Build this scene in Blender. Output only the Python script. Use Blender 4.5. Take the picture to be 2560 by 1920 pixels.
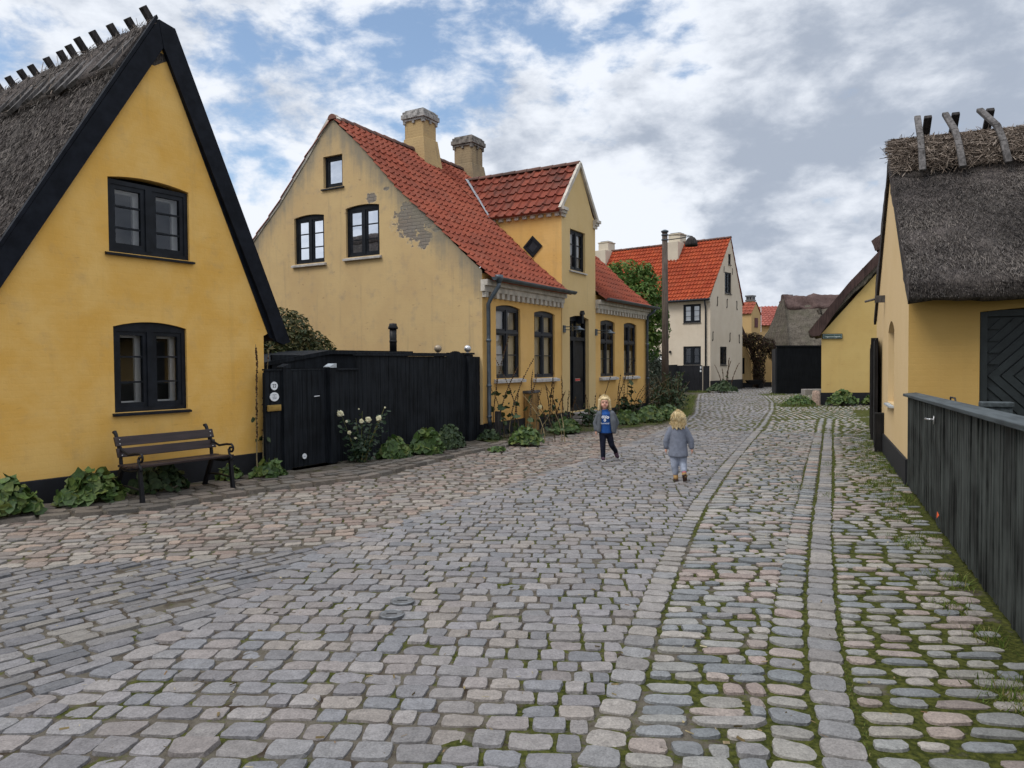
import bpy, math, random
import numpy as np
from mathutils import Vector, Matrix
from mathutils.geometry import tessellate_polygon

PI = math.pi
rnd = random.Random(7)
rs = np.random.RandomState(11)
scene = bpy.context.scene
for o in list(bpy.data.objects):
    bpy.data.objects.remove(o)
COL = scene.collection

# ---------------------------------------------------------------- camera
cam_d = bpy.data.cameras.new('camera')
cam = bpy.data.objects.new('camera', cam_d)
COL.objects.link(cam)
scene.camera = cam
cam_d.sensor_width = 36.0
cam_d.lens = 36.0 * 740.0 / 1024.0
cam_d.clip_start = 0.05
cam_d.clip_end = 2000.0
PITCH = math.atan(52.0 / 1850.0)
ROLL = -0.007
cam.matrix_world = (Matrix.Translation((0, 0, 1.62)) @ Matrix.Rotation(PI / 2 - PITCH, 4, 'X')
                    @ Matrix.Rotation(ROLL, 4, 'Z'))

# ---------------------------------------------------------------- exposure
scene.view_settings.view_transform = 'Standard'
scene.view_settings.look = 'None'
scene.view_settings.gamma = 1.0
scene.view_settings.exposure = 0.55
scene.cycles.max_bounces = 8
scene.cycles.diffuse_bounces = 4
scene.cycles.transparent_max_bounces = 8

# ---------------------------------------------------------------- sun (behind thin cloud)
SUN_DIR = Vector((-0.52, -0.30, 0.80)).normalized()
sun_d = bpy.data.lights.new('sun', 'SUN')
sun_d.energy = 1.25
sun_d.angle = math.radians(26)
sun_d.color = (1.0, 0.95, 0.87)
sun = bpy.data.objects.new('sun', sun_d)
COL.objects.link(sun)
sun.rotation_euler = SUN_DIR.to_track_quat('Z', 'Y').to_euler()
SUN_EL = math.asin(SUN_DIR.z)
SUN_AZ = math.atan2(SUN_DIR.x, SUN_DIR.y)


class NT:
    """small node-tree builder"""
    def __init__(s, tree):
        s.t = tree

    def n(s, typ, ins=None, **props):
        nd = s.t.nodes.new(typ)
        for k, v in props.items():
            setattr(nd, k, v)
        for k, v in (ins or {}).items():
            sock = nd.inputs[k]
            if isinstance(v, bpy.types.NodeSocket):
                s.t.links.new(v, sock)
            else:
                sock.default_value = v
        return nd

    def math(s, op, a, b=None, c=None, clamp=False):
        nd = s.n('ShaderNodeMath', operation=op, use_clamp=clamp)
        for i, v in enumerate((a, b, c)):
            if v is None:
                continue
            if isinstance(v, bpy.types.NodeSocket):
                s.t.links.new(v, nd.inputs[i])
            else:
                nd.inputs[i].default_value = v
        return nd.outputs[0]

    def vmath(s, op, a, b=None):
        nd = s.n('ShaderNodeVectorMath', operation=op)
        for i, v in enumerate((a, b)):
            if v is None:
                continue
            if isinstance(v, bpy.types.NodeSocket):
                s.t.links.new(v, nd.inputs[i])
            else:
                nd.inputs[i].default_value = v
        return nd.outputs['Value'] if op == 'DOT_PRODUCT' else nd.outputs['Vector']

    def scale(s, v, f):
        nd = s.n('ShaderNodeVectorMath', operation='SCALE')
        s.t.links.new(v, nd.inputs[0])
        if isinstance(f, bpy.types.NodeSocket):
            s.t.links.new(f, nd.inputs['Scale'])
        else:
            nd.inputs['Scale'].default_value = f
        return nd.outputs[0]

    def mix(s, f, a, b, blend='MIX'):
        nd = s.n('ShaderNodeMix', data_type='RGBA', blend_type=blend)
        for idx, v in ((0, f), (6, a), (7, b)):
            if isinstance(v, bpy.types.NodeSocket):
                s.t.links.new(v, nd.inputs[idx])
            elif idx == 0:
                nd.inputs[0].default_value = v
            else:
                nd.inputs[idx].default_value = (v[0], v[1], v[2], 1.0)
        return nd.outputs[2]

    def ramp(s, v, a, b, lo=0.0, hi=1.0, smooth=True):
        nd = s.n('ShaderNodeMapRange', interpolation_type='SMOOTHSTEP' if smooth else 'LINEAR')
        s.t.links.new(v, nd.inputs[0])
        for i, x in enumerate((a, b, lo, hi)):
            nd.inputs[i + 1].default_value = x
        return nd.outputs[0]

    def noise(s, vec, scale, detail=4.0, rough=0.55, dist=0.0, out='Fac'):
        nd = s.n('ShaderNodeTexNoise', {'Scale': scale, 'Detail': detail, 'Roughness': rough, 'Distortion': dist})
        if vec is not None:
            s.t.links.new(vec, nd.inputs['Vector'])
        return nd.outputs[out]


# ---------------------------------------------------------------- sky
BLUE = [(-0.192,0.911,0.364,4.6,0.80),(-0.120,0.921,0.371,4.3,0.90),(-0.064,0.929,0.365,3.9,0.80),(-0.252,0.903,0.348,3.2,0.70),(-0.305,0.880,0.364,2.1,0.50),(0.034,0.920,0.391,3.2,0.60),(-0.023,0.913,0.408,2.9,0.50),(0.141,0.913,0.382,2.5,0.60),(0.189,0.902,0.388,2.1,0.50),(-0.337,0.889,0.310,3.2,0.70),(-0.322,0.906,0.274,3.9,0.70),(-0.286,0.919,0.272,2.9,0.60),(0.049,0.947,0.316,2.5,0.50),(0.099,0.953,0.286,1.4,0.40),(-0.503,0.797,0.336,3.9,0.50),(-0.444,0.833,0.330,3.2,0.50),(-0.339,0.908,0.247,2.5,0.50),(-0.519,0.779,0.352,2.9,0.40),(0.078,0.904,0.420,2.5,0.30)]
DARK = [(0.361,0.898,0.251,6.8,0.80),(0.309,0.927,0.213,5.4,0.70),(0.374,0.876,0.304,4.3,0.60),(0.505,0.809,0.299,5.0,0.80),(0.471,0.837,0.279,3.9,0.60),(0.164,0.950,0.267,4.6,0.50),(0.411,0.833,0.370,5.7,0.45),(0.295,0.869,0.397,3.9,0.35),(0.345,0.930,0.128,3.9,0.35),(0.005,0.959,0.282,3.9,0.45),(0.233,0.945,0.230,3.9,0.50),(0.112,0.960,0.258,3.2,0.40),(0.543,0.798,0.260,4.3,0.50)]
BRIGHT = [(0.143,0.969,0.201,3.9,0.80),(-0.134,0.937,0.323,5.7,0.45),(0.257,0.906,0.337,5.0,0.45),(0.414,0.893,0.177,3.9,0.50),(0.441,0.878,0.185,3.2,0.40),(-0.308,0.930,0.201,3.9,0.50),(-0.194,0.895,0.402,3.9,0.30),(0.080,0.934,0.349,3.9,0.50),(0.179,0.969,0.170,3.2,0.50),(0.258,0.930,0.260,2.5,0.50)]
world = bpy.data.worlds.new('World')
scene.world = world
world.use_nodes = True
world.node_tree.nodes.clear()
W = NT(world.node_tree)
wdir = W.n('ShaderNodeTexCoord').outputs['Generated']
sep = W.n('ShaderNodeSeparateXYZ')
W.t.links.new(wdir, sep.inputs[0])
zz = W.math('MAXIMUM', sep.outputs['Z'], 0.0)
# clouds lie in a layer: project the view direction on a plane overhead
proj = W.vmath('MULTIPLY', W.vmath('ADD', wdir, (0.0, 0.0, 0.0)), (2.3, 2.3, 4.4))
warp = W.vmath('SUBTRACT', W.noise(proj, 1.7, 3, 0.6, out='Color'), (0.5, 0.5, 0.5))
proj_w = W.vmath('ADD', proj, W.scale(warp, 0.30))
n_cover = W.noise(proj_w, 1.9, 8, 0.55)
n_fine = W.noise(W.vmath('ADD', proj, W.scale(warp, 0.12)), 6.0, 9, 0.60)
n_shade = W.noise(W.vmath('ADD', proj_w, (3.1, 0.4, 1.7)), 2.2, 7, 0.5)
dwarp = W.vmath('SUBTRACT', W.noise(proj, 2.6, 6, 0.58, out='Color'), (0.5, 0.5, 0.5))
dird = W.vmath('NORMALIZE', W.vmath('ADD', wdir, W.scale(dwarp, 0.19)))


def patches(lst):
    acc = None
    for x, y, z, r, w in lst:
        v = Vector((x, y, z)).normalized()
        dp = W.vmath('DOT_PRODUCT', dird, tuple(v))
        g = W.ramp(dp, math.cos(math.radians(r * 1.6)), math.cos(math.radians(r * 0.25)), 0.0, w)
        acc = g if acc is None else W.math('MAXIMUM', acc, g)
    return acc


cover = W.math('ADD', W.math('MULTIPLY_ADD', W.math('SUBTRACT', n_cover, 0.5), 1.15, 0.80),
               W.math('MULTIPLY', W.math('SUBTRACT', n_fine, 0.5), 1.05))
cover = W.math('SUBTRACT', cover, W.math('MULTIPLY', patches(BLUE), 0.61))
cover = W.ramp(cover, 0.24, 0.58)
light = W.math('ADD', W.math('MULTIPLY_ADD', W.math('SUBTRACT', n_shade, 0.5), 1.35, 0.64),
               W.math('MULTIPLY', W.math('SUBTRACT', n_fine, 0.5), 1.15))
light = W.math('SUBTRACT', light, W.math('MULTIPLY', patches(DARK), 0.50))
light = W.math('ADD', light, W.math('MULTIPLY', patches(BRIGHT), 0.55))
light = W.ramp(light, 0.16, 0.86)
cloud = W.mix(light, (0.285, 0.325, 0.395), (0.62, 0.65, 0.70))
sky = W.n('ShaderNodeTexSky', sky_type='NISHITA', sun_disc=False, sun_elevation=SUN_EL, sun_rotation=SUN_AZ,
          air_density=1.0, dust_density=0.6, ozone_density=1.2)
sky_s = W.mix(1.0, sky.outputs[0], (0.098, 0.108, 0.112), 'MULTIPLY')
sky_s = W.mix(0.18, sky_s, (0.42, 0.50, 0.62))      # thin high veil
skyc = W.mix(cover, sky_s, cloud)
# an overcast sky is brighter towards the zenith than near the horizon
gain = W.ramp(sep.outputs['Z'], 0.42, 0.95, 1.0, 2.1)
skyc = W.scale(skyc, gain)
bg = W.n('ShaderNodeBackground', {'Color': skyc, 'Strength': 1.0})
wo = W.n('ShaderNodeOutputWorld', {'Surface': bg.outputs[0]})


# ---------------------------------------------------------------- materials
def newmat(name):
    m = bpy.data.materials.new(name)
    m.use_nodes = True
    m.node_tree.nodes.clear()
    T = NT(m.node_tree)
    return m, T


def finish(T, col, rough=0.8, bump=None, bstr=0.3, bdist=0.02, spec=0.3, metal=0.0, extra=None):
    ins = {'Base Color': col if isinstance(col, bpy.types.NodeSocket) else (col[0], col[1], col[2], 1),
           'Roughness': rough, 'Metallic': metal, 'Specular IOR Level': spec}
    ins.update(extra or {})
    b = T.n('ShaderNodeBsdfPrincipled', ins)
    if bump is not None:
        bn = T.n('ShaderNodeBump', {'Strength': bstr, 'Distance': bdist, 'Height': bump})
        T.t.links.new(bn.outputs[0], b.inputs['Normal'])
    T.n('ShaderNodeOutputMaterial', {'Surface': b.outputs[0]})
    return b


def objco(T):
    return T.n('ShaderNodeTexCoord').outputs['Object']


def scaled(T, v, s):
    m = T.n('ShaderNodeMapping', {'Scale': s})
    T.t.links.new(v, m.inputs['Vector'])
    return m.outputs[0]


def attr(T, name, out='Fac'):
    return T.n('ShaderNodeAttribute', attribute_name=name).outputs[out]


def plaster(name, base, alt, dark, mott=1.0, grime=0.25, streak=0.3, brick=0.25, bare=None, zlo=None, soft=False, edge=None):
    """lime-washed brick: mottles, faint courses in relief, run-off streaks, worn spots"""
    m, T = newmat(name)
    co = objco(T)
    n1 = T.noise(co, 1.5 if soft else 0.9, 8, 0.62, 0.3)
    n2 = T.noise(co, 3.2, 6, 0.65)
    n3 = T.noise(co, 22.0, 4, 0.6)
    c = T.mix(T.ramp(n1, 0.5 - 0.22, 0.5 + 0.2), base, alt)
    c = T.mix(T.math('MULTIPLY', T.ramp(n2, 0.50, 0.78), 0.55 * mott), c, dark)
    st = T.noise(scaled(T, co, (5.0, 5.0, 0.35)), 1.0, 5, 0.6)
    c = T.mix(T.math('MULTIPLY', T.ramp(st, 0.55, 0.8), streak), c, (dark[0] * 0.62, dark[1] * 0.66, dark[2] * 0.75))
    sp = T.noise(scaled(T, co, (6.0, 6.0, 17.0)), 1.0, 3, 0.5)
    c = T.mix(T.math('MULTIPLY', T.ramp(sp, 0.66, 0.76), grime), c, (dark[0] * 0.55, dark[1] * 0.45, dark[2] * 0.4))
    c = T.mix(T.math('MULTIPLY', T.math('SUBTRACT', n3, 0.5), 0.35), c, (1, 1, 1), 'ADD') if False else c
    # courses of brick showing faintly through the wash
    sx = T.n('ShaderNodeSeparateXYZ')
    T.t.links.new(co, sx.inputs[0])
    hor = T.math('ADD', sx.outputs['X'], sx.outputs['Y'])
    cmb = T.n('ShaderNodeCombineXYZ', {'X': hor, 'Y': sx.outputs['Z']})
    wob = T.vmath('ADD', cmb.outputs[0], T.scale(T.vmath('SUBTRACT', T.noise(co, 6.0, 3, out='Color'), (.5, .5, .5)), 0.035))
    bt = T.n('ShaderNodeTexBrick', {'Scale': 1.0, 'Mortar Size': 0.012, 'Mortar Smooth': 0.7, 'Brick Width': 0.24,
                                    'Row Height': 0.075, 'Color1': (.27, .205, .155, 1), 'Color2': (.19, .145, .115, 1),
                                    'Mortar': (.40, .37, .32, 1)})
    T.t.links.new(wob, bt.inputs['Vector'])
    h = T.math('MULTIPLY_ADD', bt.outputs['Fac'], -brick, T.math('MULTIPLY_ADD', n3, 0.5, T.math('MULTIPLY', n2, 0.9)))
    if bare:
        acc = None
        for (by, bz, ry, rz) in bare:
            d1 = T.math('DIVIDE', T.math('SUBTRACT', hor, by), ry)
            d2 = T.math('DIVIDE', T.math('SUBTRACT', sx.outputs['Z'], bz), rz)
            d = T.math('SUBTRACT', 1.0, T.math('ADD', T.math('MULTIPLY', d1, d1), T.math('MULTIPLY', d2, d2)))
            acc = d if acc is None else T.math('MAXIMUM', acc, d)
        nb = T.math('ADD', T.noise(co, 5.2, 9, 0.72), T.math('MULTIPLY', bt.outputs['Fac'], 0.02))
        acc = T.math('MULTIPLY_ADD', T.math('SUBTRACT', nb, 0.52), 4.6, acc)
        mk = T.ramp(acc, 0.18, 0.30)
        rim = T.math('MULTIPLY', T.ramp(acc, -0.05, 0.15), T.math('SUBTRACT', 1.0, mk))
        bc = T.mix(T.ramp(n2, 0.35, 0.65), bt.outputs['Color'], (.24, .215, .185))
        bc = T.mix(T.math('MULTIPLY', bt.outputs['Fac'], 0.75), bc, (.085, .07, .058))
        bc = T.mix(0.25, bc, (.20, .18, .16))
        c = T.mix(T.math('MULTIPLY', rim, 0.55), c, (.55, .45, .30))
        c = T.mix(mk, c, bc)
        h = T.math('ADD', h, T.math('MULTIPLY', T.math('SUBTRACT', 1.0, mk), 5.0))
        h = T.math('SUBTRACT', h, T.math('MULTIPLY', T.math('MULTIPLY', mk, bt.outputs['Fac']), 1.6))
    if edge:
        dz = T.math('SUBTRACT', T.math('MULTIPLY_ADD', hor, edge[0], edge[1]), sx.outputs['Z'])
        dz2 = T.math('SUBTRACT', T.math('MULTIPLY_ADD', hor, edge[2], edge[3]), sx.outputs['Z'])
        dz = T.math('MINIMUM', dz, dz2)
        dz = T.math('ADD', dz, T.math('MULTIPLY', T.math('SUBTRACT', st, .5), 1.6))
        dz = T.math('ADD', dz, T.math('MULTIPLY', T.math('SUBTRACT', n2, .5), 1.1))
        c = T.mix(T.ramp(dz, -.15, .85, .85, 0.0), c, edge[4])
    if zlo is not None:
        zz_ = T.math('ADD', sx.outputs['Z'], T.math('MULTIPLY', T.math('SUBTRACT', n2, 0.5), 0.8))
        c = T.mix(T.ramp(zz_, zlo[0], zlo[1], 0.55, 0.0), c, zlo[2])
    finish(T, c, 0.9, h, 0.35, 0.012, 0.15)
    return m


def paint(name, col, var=0.25, rough=0.5, grain=True, spec=0.35, axis='Z'):
    m, T = newmat(name)
    co = objco(T)
    sc = {'Z': (26, 26, 1.6), 'X': (1.6, 26, 26), 'N': (8, 8, 8)}[axis]
    n1 = T.noise(scaled(T, co, sc), 1.0, 5, 0.6)
    n2 = T.noise(co, 2.2, 4, 0.6)
    f = T.math('MULTIPLY_ADD', n1, 0.6, T.math('MULTIPLY', n2, 0.4))
    lo = tuple(c * (1 - var) for c in col)
    hi = tuple(min(1, c * (1 + var) + 0.004) for c in col)
    c = T.mix(T.ramp(f, 0.35, 0.65), lo, hi)
    finish(T, c, rough, n1 if grain else n2, 0.25, 0.004, spec)
    return m


def plain(name, col, rough=0.6, metal=0.0, spec=0.4, nv=0.15, nscale=12.0):
    m, T = newmat(name)
    n1 = T.noise(objco(T), nscale, 4, 0.6)
    c = T.mix(T.ramp(n1, 0.3, 0.7), tuple(x * (1 - nv) for x in col), tuple(min(1, x * (1 + nv)) for x in col))
    finish(T, c, rough, n1, 0.12, 0.004, spec, metal)
    return m


M = {}
M['wall_ochre'] = plaster('wall_ochre', (.745, .475, .155), (.68, .385, .085), (.51, .33, .135), 1.0, .25, .20, .09, soft=True)
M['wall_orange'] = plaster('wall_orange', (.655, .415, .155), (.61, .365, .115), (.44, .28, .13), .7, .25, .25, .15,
                           zlo=(0.3, 1.0, (.52, .28, .09)))  # flanks beside the bay: weathering plus shade under the eaves put into the colour
M['wall_bay'] = plaster('wall_bay', (.585, .435, .22), (.55, .395, .185), (.43, .33, .19), .6, .15, .35, .10)
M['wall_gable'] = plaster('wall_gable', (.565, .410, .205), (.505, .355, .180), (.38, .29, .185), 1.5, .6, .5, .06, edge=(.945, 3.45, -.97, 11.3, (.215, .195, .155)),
                          bare=[(1.75, 4.75, .60, .50), (1.5, 4.4, .26, .26), (1.15, 4.52, .16, .07), (2.95, 5.40, .17, .13), (2.5, 5.55, .10, .05)])
M['wall_cream'] = plaster('wall_cream', (.615, .535, .43), (.565, .48, .375), (.46, .39, .30), .5, .15, .2, .06)
M['wall_sand'] = plaster('wall_sand', (.69, .51, .28), (.66, .48, .25), (.58, .42, .21), .4, .08, .1, .06)
M['wall_straw'] = plaster('wall_straw', (.57, .41, .16), (.53, .365, .135), (.42, .29, .12), .7, .3, .1, .18)
M['wall_far'] = plaster('wall_far', (.52, .36, .17), (.47, .32, .15), (.36, .26, .14), .7, .2, .2, .05)
M['plinth'] = plain('tarred_plinth', (.0055, .006, .0085), .75, nv=.35, nscale=5)
M['navy'] = paint('navy_black_paint', (.004, .0058, .0105), .3, .6, spec=.12, axis='N')
M['fence_black'] = paint('black_wood_stain', (.0075, .0095, .0125), .5, .7, spec=.14)
M['fence_grey'] = paint('weathered_black_boards', (.034, .0385, .0355), .85, .75, spec=.14)
M['cap_grey'] = paint('weathered_grey_rail', (.050, .060, .064), .35, .7, spec=.2, axis='X')
M['plank_dark'] = paint('tarred_rough_planks', (.010, .009, .009), .6, .8, spec=.2)
M['frame_black'] = paint('window_black_paint', (.0045, .0065, .0105), .35, .5, spec=.22, axis='N')
M['frame_white'] = plain('white_paint', (.74, .74, .72), .5, nv=.05)
M['frame_slate'] = paint('slate_paint', (.012, .0145, .021), .35, .5, axis='N')
M['stone_sill'] = plain('painted_sill', (.40, .38, .36), .75, nv=.2, nscale=9)
M['cornice'] = plain('grey_lime_cornice', (.47, .43, .37), .85, nv=.22, nscale=7)
M['zinc'] = plain('zinc', (.085, .105, .125), .45, .55, nv=.3, nscale=4)
M['lead'] = plain('lead_flashing', (.37, .40, .42), .6, .2, nv=.2, nscale=6)
M['steel'] = plain('brushed_steel', (.55, .55, .56), .35, .9)
M['brass'] = plain('brass', (.45, .31, .10), .42, .8)
M['iron'] = plain('cast_iron_paint', (.005, .005, .007), .5, spec=.3)
M['iron_worn'] = plain('worn_cast_iron', (.16, .165, .17), .45, .7, nv=.3, nscale=30)
M['bench_wood'] = paint('bench_wood', (.026, .016, .0155), .4, .45, axis='X', spec=.3)
M['oldwood'] = paint('weathered_wood', (.095, .088, .085), .55, .85, spec=.15)
M['oldwood_dark'] = paint('dark_weathered_wood', (.035, .031, .030), .5, .85, spec=.15)
M['pole'] = paint('pole_wood', (.085, .067, .056), .4, .85, spec=.15)
M['crate'] = paint('oiled_slats', (.30, .175, .06), .35, .65, spec=.2)
M['barge_brown'] = paint('brown_barge', (.055, .032, .028), .4, .7, spec=.2)
M['enamel'] = plain('white_enamel', (.74, .76, .78), .25, nv=.05)
M['black_ink'] = plain('black_ink', (.01, .01, .012), .5)
M['grey_ink'] = plain('grey_ink', (.25, .27, .30), .5)
M['sign_green'] = plain('green_enamel', (.012, .05, .042), .3)
M['white_ink'] = plain('white_ink', (.62, .66, .64), .4)
M['granite'] = plain('granite_block', (.27, .25, .235), .85, nv=.35, nscale=40)
M['granite_pink'] = plain('pink_granite', (.33, .235, .185), .85, nv=.4, nscale=20)
M['curtain'] = plain('pale_curtain', (.52, .455, .345), .9, nv=.12, nscale=3)
M['blind'] = plain('white_blind', (.62, .61, .56), .9, nv=.1, nscale=3)
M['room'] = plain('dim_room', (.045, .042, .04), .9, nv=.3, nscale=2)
M['red_rag'] = plain('red_cloth', (.45, .05, .05), .8)
M['leaf_orange'] = plain('orange_leaf', (.65, .10, .03), .6)
M['black_gate'] = paint('matt_black_gate', (.004, .0055, .008), .2, .8, spec=.15)
M['charcoal'] = paint('charcoal_boards', (.017, .0175, .021), .3, .6, spec=.2)


def m_glass(name, refl, tint):
    m, T = newmat(name)
    lw = T.n('ShaderNodeLayerWeight', {'Blend': 0.35})
    f = T.math('MULTIPLY_ADD', lw.outputs['Fresnel'], 0.7, refl, clamp=True)
    wv = T.noise(objco(T), 2.3, 2, .5)
    bn = T.n('ShaderNodeBump', {'Strength': .05, 'Distance': .02, 'Height': wv})
    g = T.n('ShaderNodeBsdfGlossy', {'Roughness': .015, 'Color': (.92, .95, 1, 1)})
    T.t.links.new(bn.outputs[0], g.inputs['Normal'])
    t = T.n('ShaderNodeBsdfTransparent', {'Color': (tint, tint, tint, 1)})
    mx = T.n('ShaderNodeMixShader', {0: f, 1: t.outputs[0], 2: g.outputs[0]})
    T.n('ShaderNodeOutputMaterial', {'Surface': mx.outputs[0]})
    return m


M['glass'] = m_glass('window_glass', .035, .9)
M['glass_old'] = m_glass('old_window_glass', .19, .7)


def m_tiles(name, c1, c2, moss, mossf):
    m, T = newmat(name)
    r = attr(T, 'rnd')
    co = objco(T)
    n1 = T.noise(co, 1.1, 5, .6)
    n2 = T.noise(co, 9.0, 5, .65)
    c = T.mix(r, c1, c2)
    c = T.mix(T.ramp(r, .86, .93, 0.0, .5), c, moss)
    c = T.mix(T.ramp(T.noise(co, .55, 4, .6), .40, .65, 0.0, .45), c, tuple(.62 * x for x in c1))
    c = T.mix(T.math('MULTIPLY', T.ramp(T.math('ADD', T.math('MULTIPLY', n1, .6), T.math('MULTIPLY', n2, .4)), .42, .68), mossf), c, moss)
    c = T.mix(T.math('MULTIPLY', T.ramp(n2, .60, .80), .45), c, (.06, .045, .04))
    finish(T, c, .82, n2, .2, .006, .25)
    return m


M['tile_red'] = m_tiles('weathered_red_pantiles', (.225, .052, .029), (.30, .082, .046), (.17, .058, .041), .55)
M['tile_dark'] = m_tiles('dark_red_pantiles', (.17, .036, .021), (.27, .066, .036), (.075, .038, .03), .75)
M['tile_orange'] = m_tiles('orange_pantiles', (.29, .043, .0145), (.40, .078, .026), (.24, .05, .024), .35)
M['tile_pink'] = m_tiles('faded_red_pantiles', (.28, .075, .055), (.34, .11, .082), (.24, .07, .055), .3)
M['ridge_tile'] = m_tiles('dark_ridge_tiles', (.10, .055, .045), (.19, .085, .06), (.06, .05, .045), .6)


def m_thatch(name, c1, c2, c3, s=1.0):
    m, T = newmat(name)
    co = objco(T)
    n1 = T.noise(co, .8, 5, .6)
    n2 = T.noise(scaled(T, co, (55 * s, 24 * s, 24 * s)), 1.0, 5, .7, .6)
    n3 = T.noise(co, 7.0 * s, 5, .65)
    f = T.math('ADD', T.math('MULTIPLY', n2, .65), T.math('MULTIPLY', n3, .35))
    c = T.mix(T.ramp(f, .36, .62), c1, c2)
    c = T.mix(T.math('MULTIPLY', T.ramp(n1, .48, .72), .55), c, c3)
    finish(T, c, .95, f, 1.0, .06, .1)
    return m


M['thatch'] = m_thatch('old_reed_thatch', (.030, .026, .026), (.135, .115, .105), (.085, .08, .07))
M['thatch_far'] = m_thatch('mossy_reed_thatch', (.042, .036, .029), (.145, .125, .10), (.075, .075, .045), .5)
M['thatch_ridge'] = m_thatch('dark_heather_ridge', (.05, .032, .03), (.14, .095, .085), (.09, .06, .055), .6)


def m_rndcol(name, cols, rough=.85, nscale=40., nv=.25, spec=.2, trans=0.0):
    """colour picked per leaf, straw or stone from a short palette"""
    m, T = newmat(name)
    cr = T.n('ShaderNodeValToRGB')
    T.t.links.new(attr(T, 'rnd'), cr.inputs[0])
    el = cr.color_ramp.elements
    n = len(cols)
    while len(el) < n:
        el.new(0.5)
    for i, c in enumerate(cols):
        el[i].position = i / (n - 1)
        el[i].color = (c[0], c[1], c[2], 1)
    n1 = T.noise(objco(T), nscale, 3, .6)
    c = T.mix(1.0, cr.outputs[0], T.mix(T.ramp(n1, .3, .7), (1 - nv,) * 3, (1 + nv,) * 3), 'MULTIPLY')
    b = T.n('ShaderNodeBsdfPrincipled', {'Base Color': c, 'Roughness': rough, 'Specular IOR Level': spec})
    out = b.outputs[0]
    if trans:
        tr = T.n('ShaderNodeBsdfTranslucent', {'Color': c})
        out = T.n('ShaderNodeMixShader', {0: trans, 1: out, 2: tr.outputs[0]}).outputs[0]
    T.n('ShaderNodeOutputMaterial', {'Surface': out})
    return m


M['straw'] = m_rndcol('ridge_straw', [(.042, .031, .025), (.115, .088, .068), (.20, .158, .128), (.29, .24, .20)], .9, 30)
M['reed'] = m_rndcol('loose_reed', [(.03, .026, .025), (.10, .088, .08), (.19, .165, .145)], .9, 30)
M['leaf'] = m_rndcol('mallow_leaf', [(.026, .052, .014), (.046, .088, .020), (.075, .125, .028), (.125, .15, .035)], .55, 25, .3, .35, .22)
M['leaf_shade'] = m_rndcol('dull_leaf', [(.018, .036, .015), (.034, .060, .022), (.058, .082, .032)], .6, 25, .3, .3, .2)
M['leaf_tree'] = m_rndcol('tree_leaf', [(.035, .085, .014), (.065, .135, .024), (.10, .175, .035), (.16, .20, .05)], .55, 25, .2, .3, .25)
M['leaf_ivy'] = m_rndcol('ivy_leaf', [(.024, .036, .012), (.045, .060, .018), (.075, .078, .026), (.125, .10, .036)], .55, 25, .2, .3, .2)
M['leaf_rose'] = m_rndcol('rose_leaf', [(.013, .028, .014), (.024, .048, .022), (.045, .07, .03)], .5, 25, .2, .35, .15)
M['leaf_dead'] = m_rndcol('dry_creeper', [(.016, .011, .009), (.035, .02, .015), (.06, .035, .022), (.05, .05, .02)], .9, 20, .3)
M['grass'] = m_rndcol('grass_blade', [(.05, .085, .014), (.085, .13, .02), (.13, .17, .035), (.24, .20, .08)], .75, 10, .15, .2, .2)
M['stem_dry'] = m_rndcol('dry_stem', [(.05, .035, .022), (.13, .10, .05), (.25, .20, .11)], .8, 15, .2)
M['stem_green'] = m_rndcol('green_stem', [(.07, .085, .03), (.15, .15, .05), (.20, .18, .07)], .7, 15, .2)
M['pod'] = m_rndcol('seed_pod', [(.035, .018, .010), (.07, .035, .02), (.10, .07, .03)], .85, 15, .2)
M['petal'] = m_rndcol('rose_petal', [(.68, .62, .36), (.80, .76, .52), (.84, .80, .62)], .6, 10, .05, .2, .25)
M['bark'] = paint('bark', (.06, .045, .035), .4, .9, spec=.1)


def m_stone():
    m, T = newmat('granite_setts')
    c = attr(T, 'col', 'Color')
    co = objco(T)
    n1 = T.noise(co, 95.0, 3, .7)
    n2 = T.noise(co, 17.0, 4, .6)
    n3 = T.noise(co, 320.0, 2, .6)
    k = T.math('ADD', T.math('MULTIPLY', T.math('SUBTRACT', n1, .5), 1.5), T.math('MULTIPLY', T.math('SUBTRACT', n2, .5), .9))
    k = T.math('ADD', k, T.math('MULTIPLY', T.math('SUBTRACT', n3, .5), .55))
    mul = T.math('ADD', 1.0, k)
    cc = T.n('ShaderNodeCombineXYZ', {'X': mul, 'Y': mul, 'Z': mul})
    c2 = T.mix(1.0, T.mix(1.0, c, (.88, .875, .87), 'MULTIPLY'), cc.outputs[0], 'MULTIPLY')
    lich = T.math('MULTIPLY', T.ramp(T.noise(co, 7.0, 5, .7), .60, .74), .22)
    c2 = T.mix(lich, c2, (.42, .41, .37))
    h = T.math('ADD', T.math('MULTIPLY', n2, 1.0), T.math('MULTIPLY', n1, .45))
    finish(T, c2, .72, h, .55, .010, .32)
    return m


M['setts'] = m_stone()


def m_bed():
    m, T = newmat('joint_sand_and_moss')
    co = objco(T)
    g = attr(T, 'moss')
    n1 = T.noise(co, 2.3, 6, .65)
    n2 = T.noise(co, 34.0, 5, .65)
    n3 = T.noise(co, 160.0, 3, .6)
    sand = T.mix(n2, (.060, .051, .040), (.160, .142, .113))
    sand = T.mix(T.ramp(T.noise(co, 5.0, 5, .6), .45, .7), sand, (.042, .030, .021))
    moss = T.mix(T.ramp(n2, .35, .65), (.024, .030, .006), (.075, .080, .017))
    f = T.ramp(T.math('ADD', T.math('MULTIPLY', T.math('SUBTRACT', n1, .5), 2.2), T.math('MULTIPLY_ADD', n2, .5, T.math('SUBTRACT', g, .25))), .38, .62)
    c = T.mix(f, sand, moss)
    h = T.math('ADD', n2, T.math('MULTIPLY', n3, .4))
    finish(T, c, .95, h, .8, .02, .1)
    return m


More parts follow.
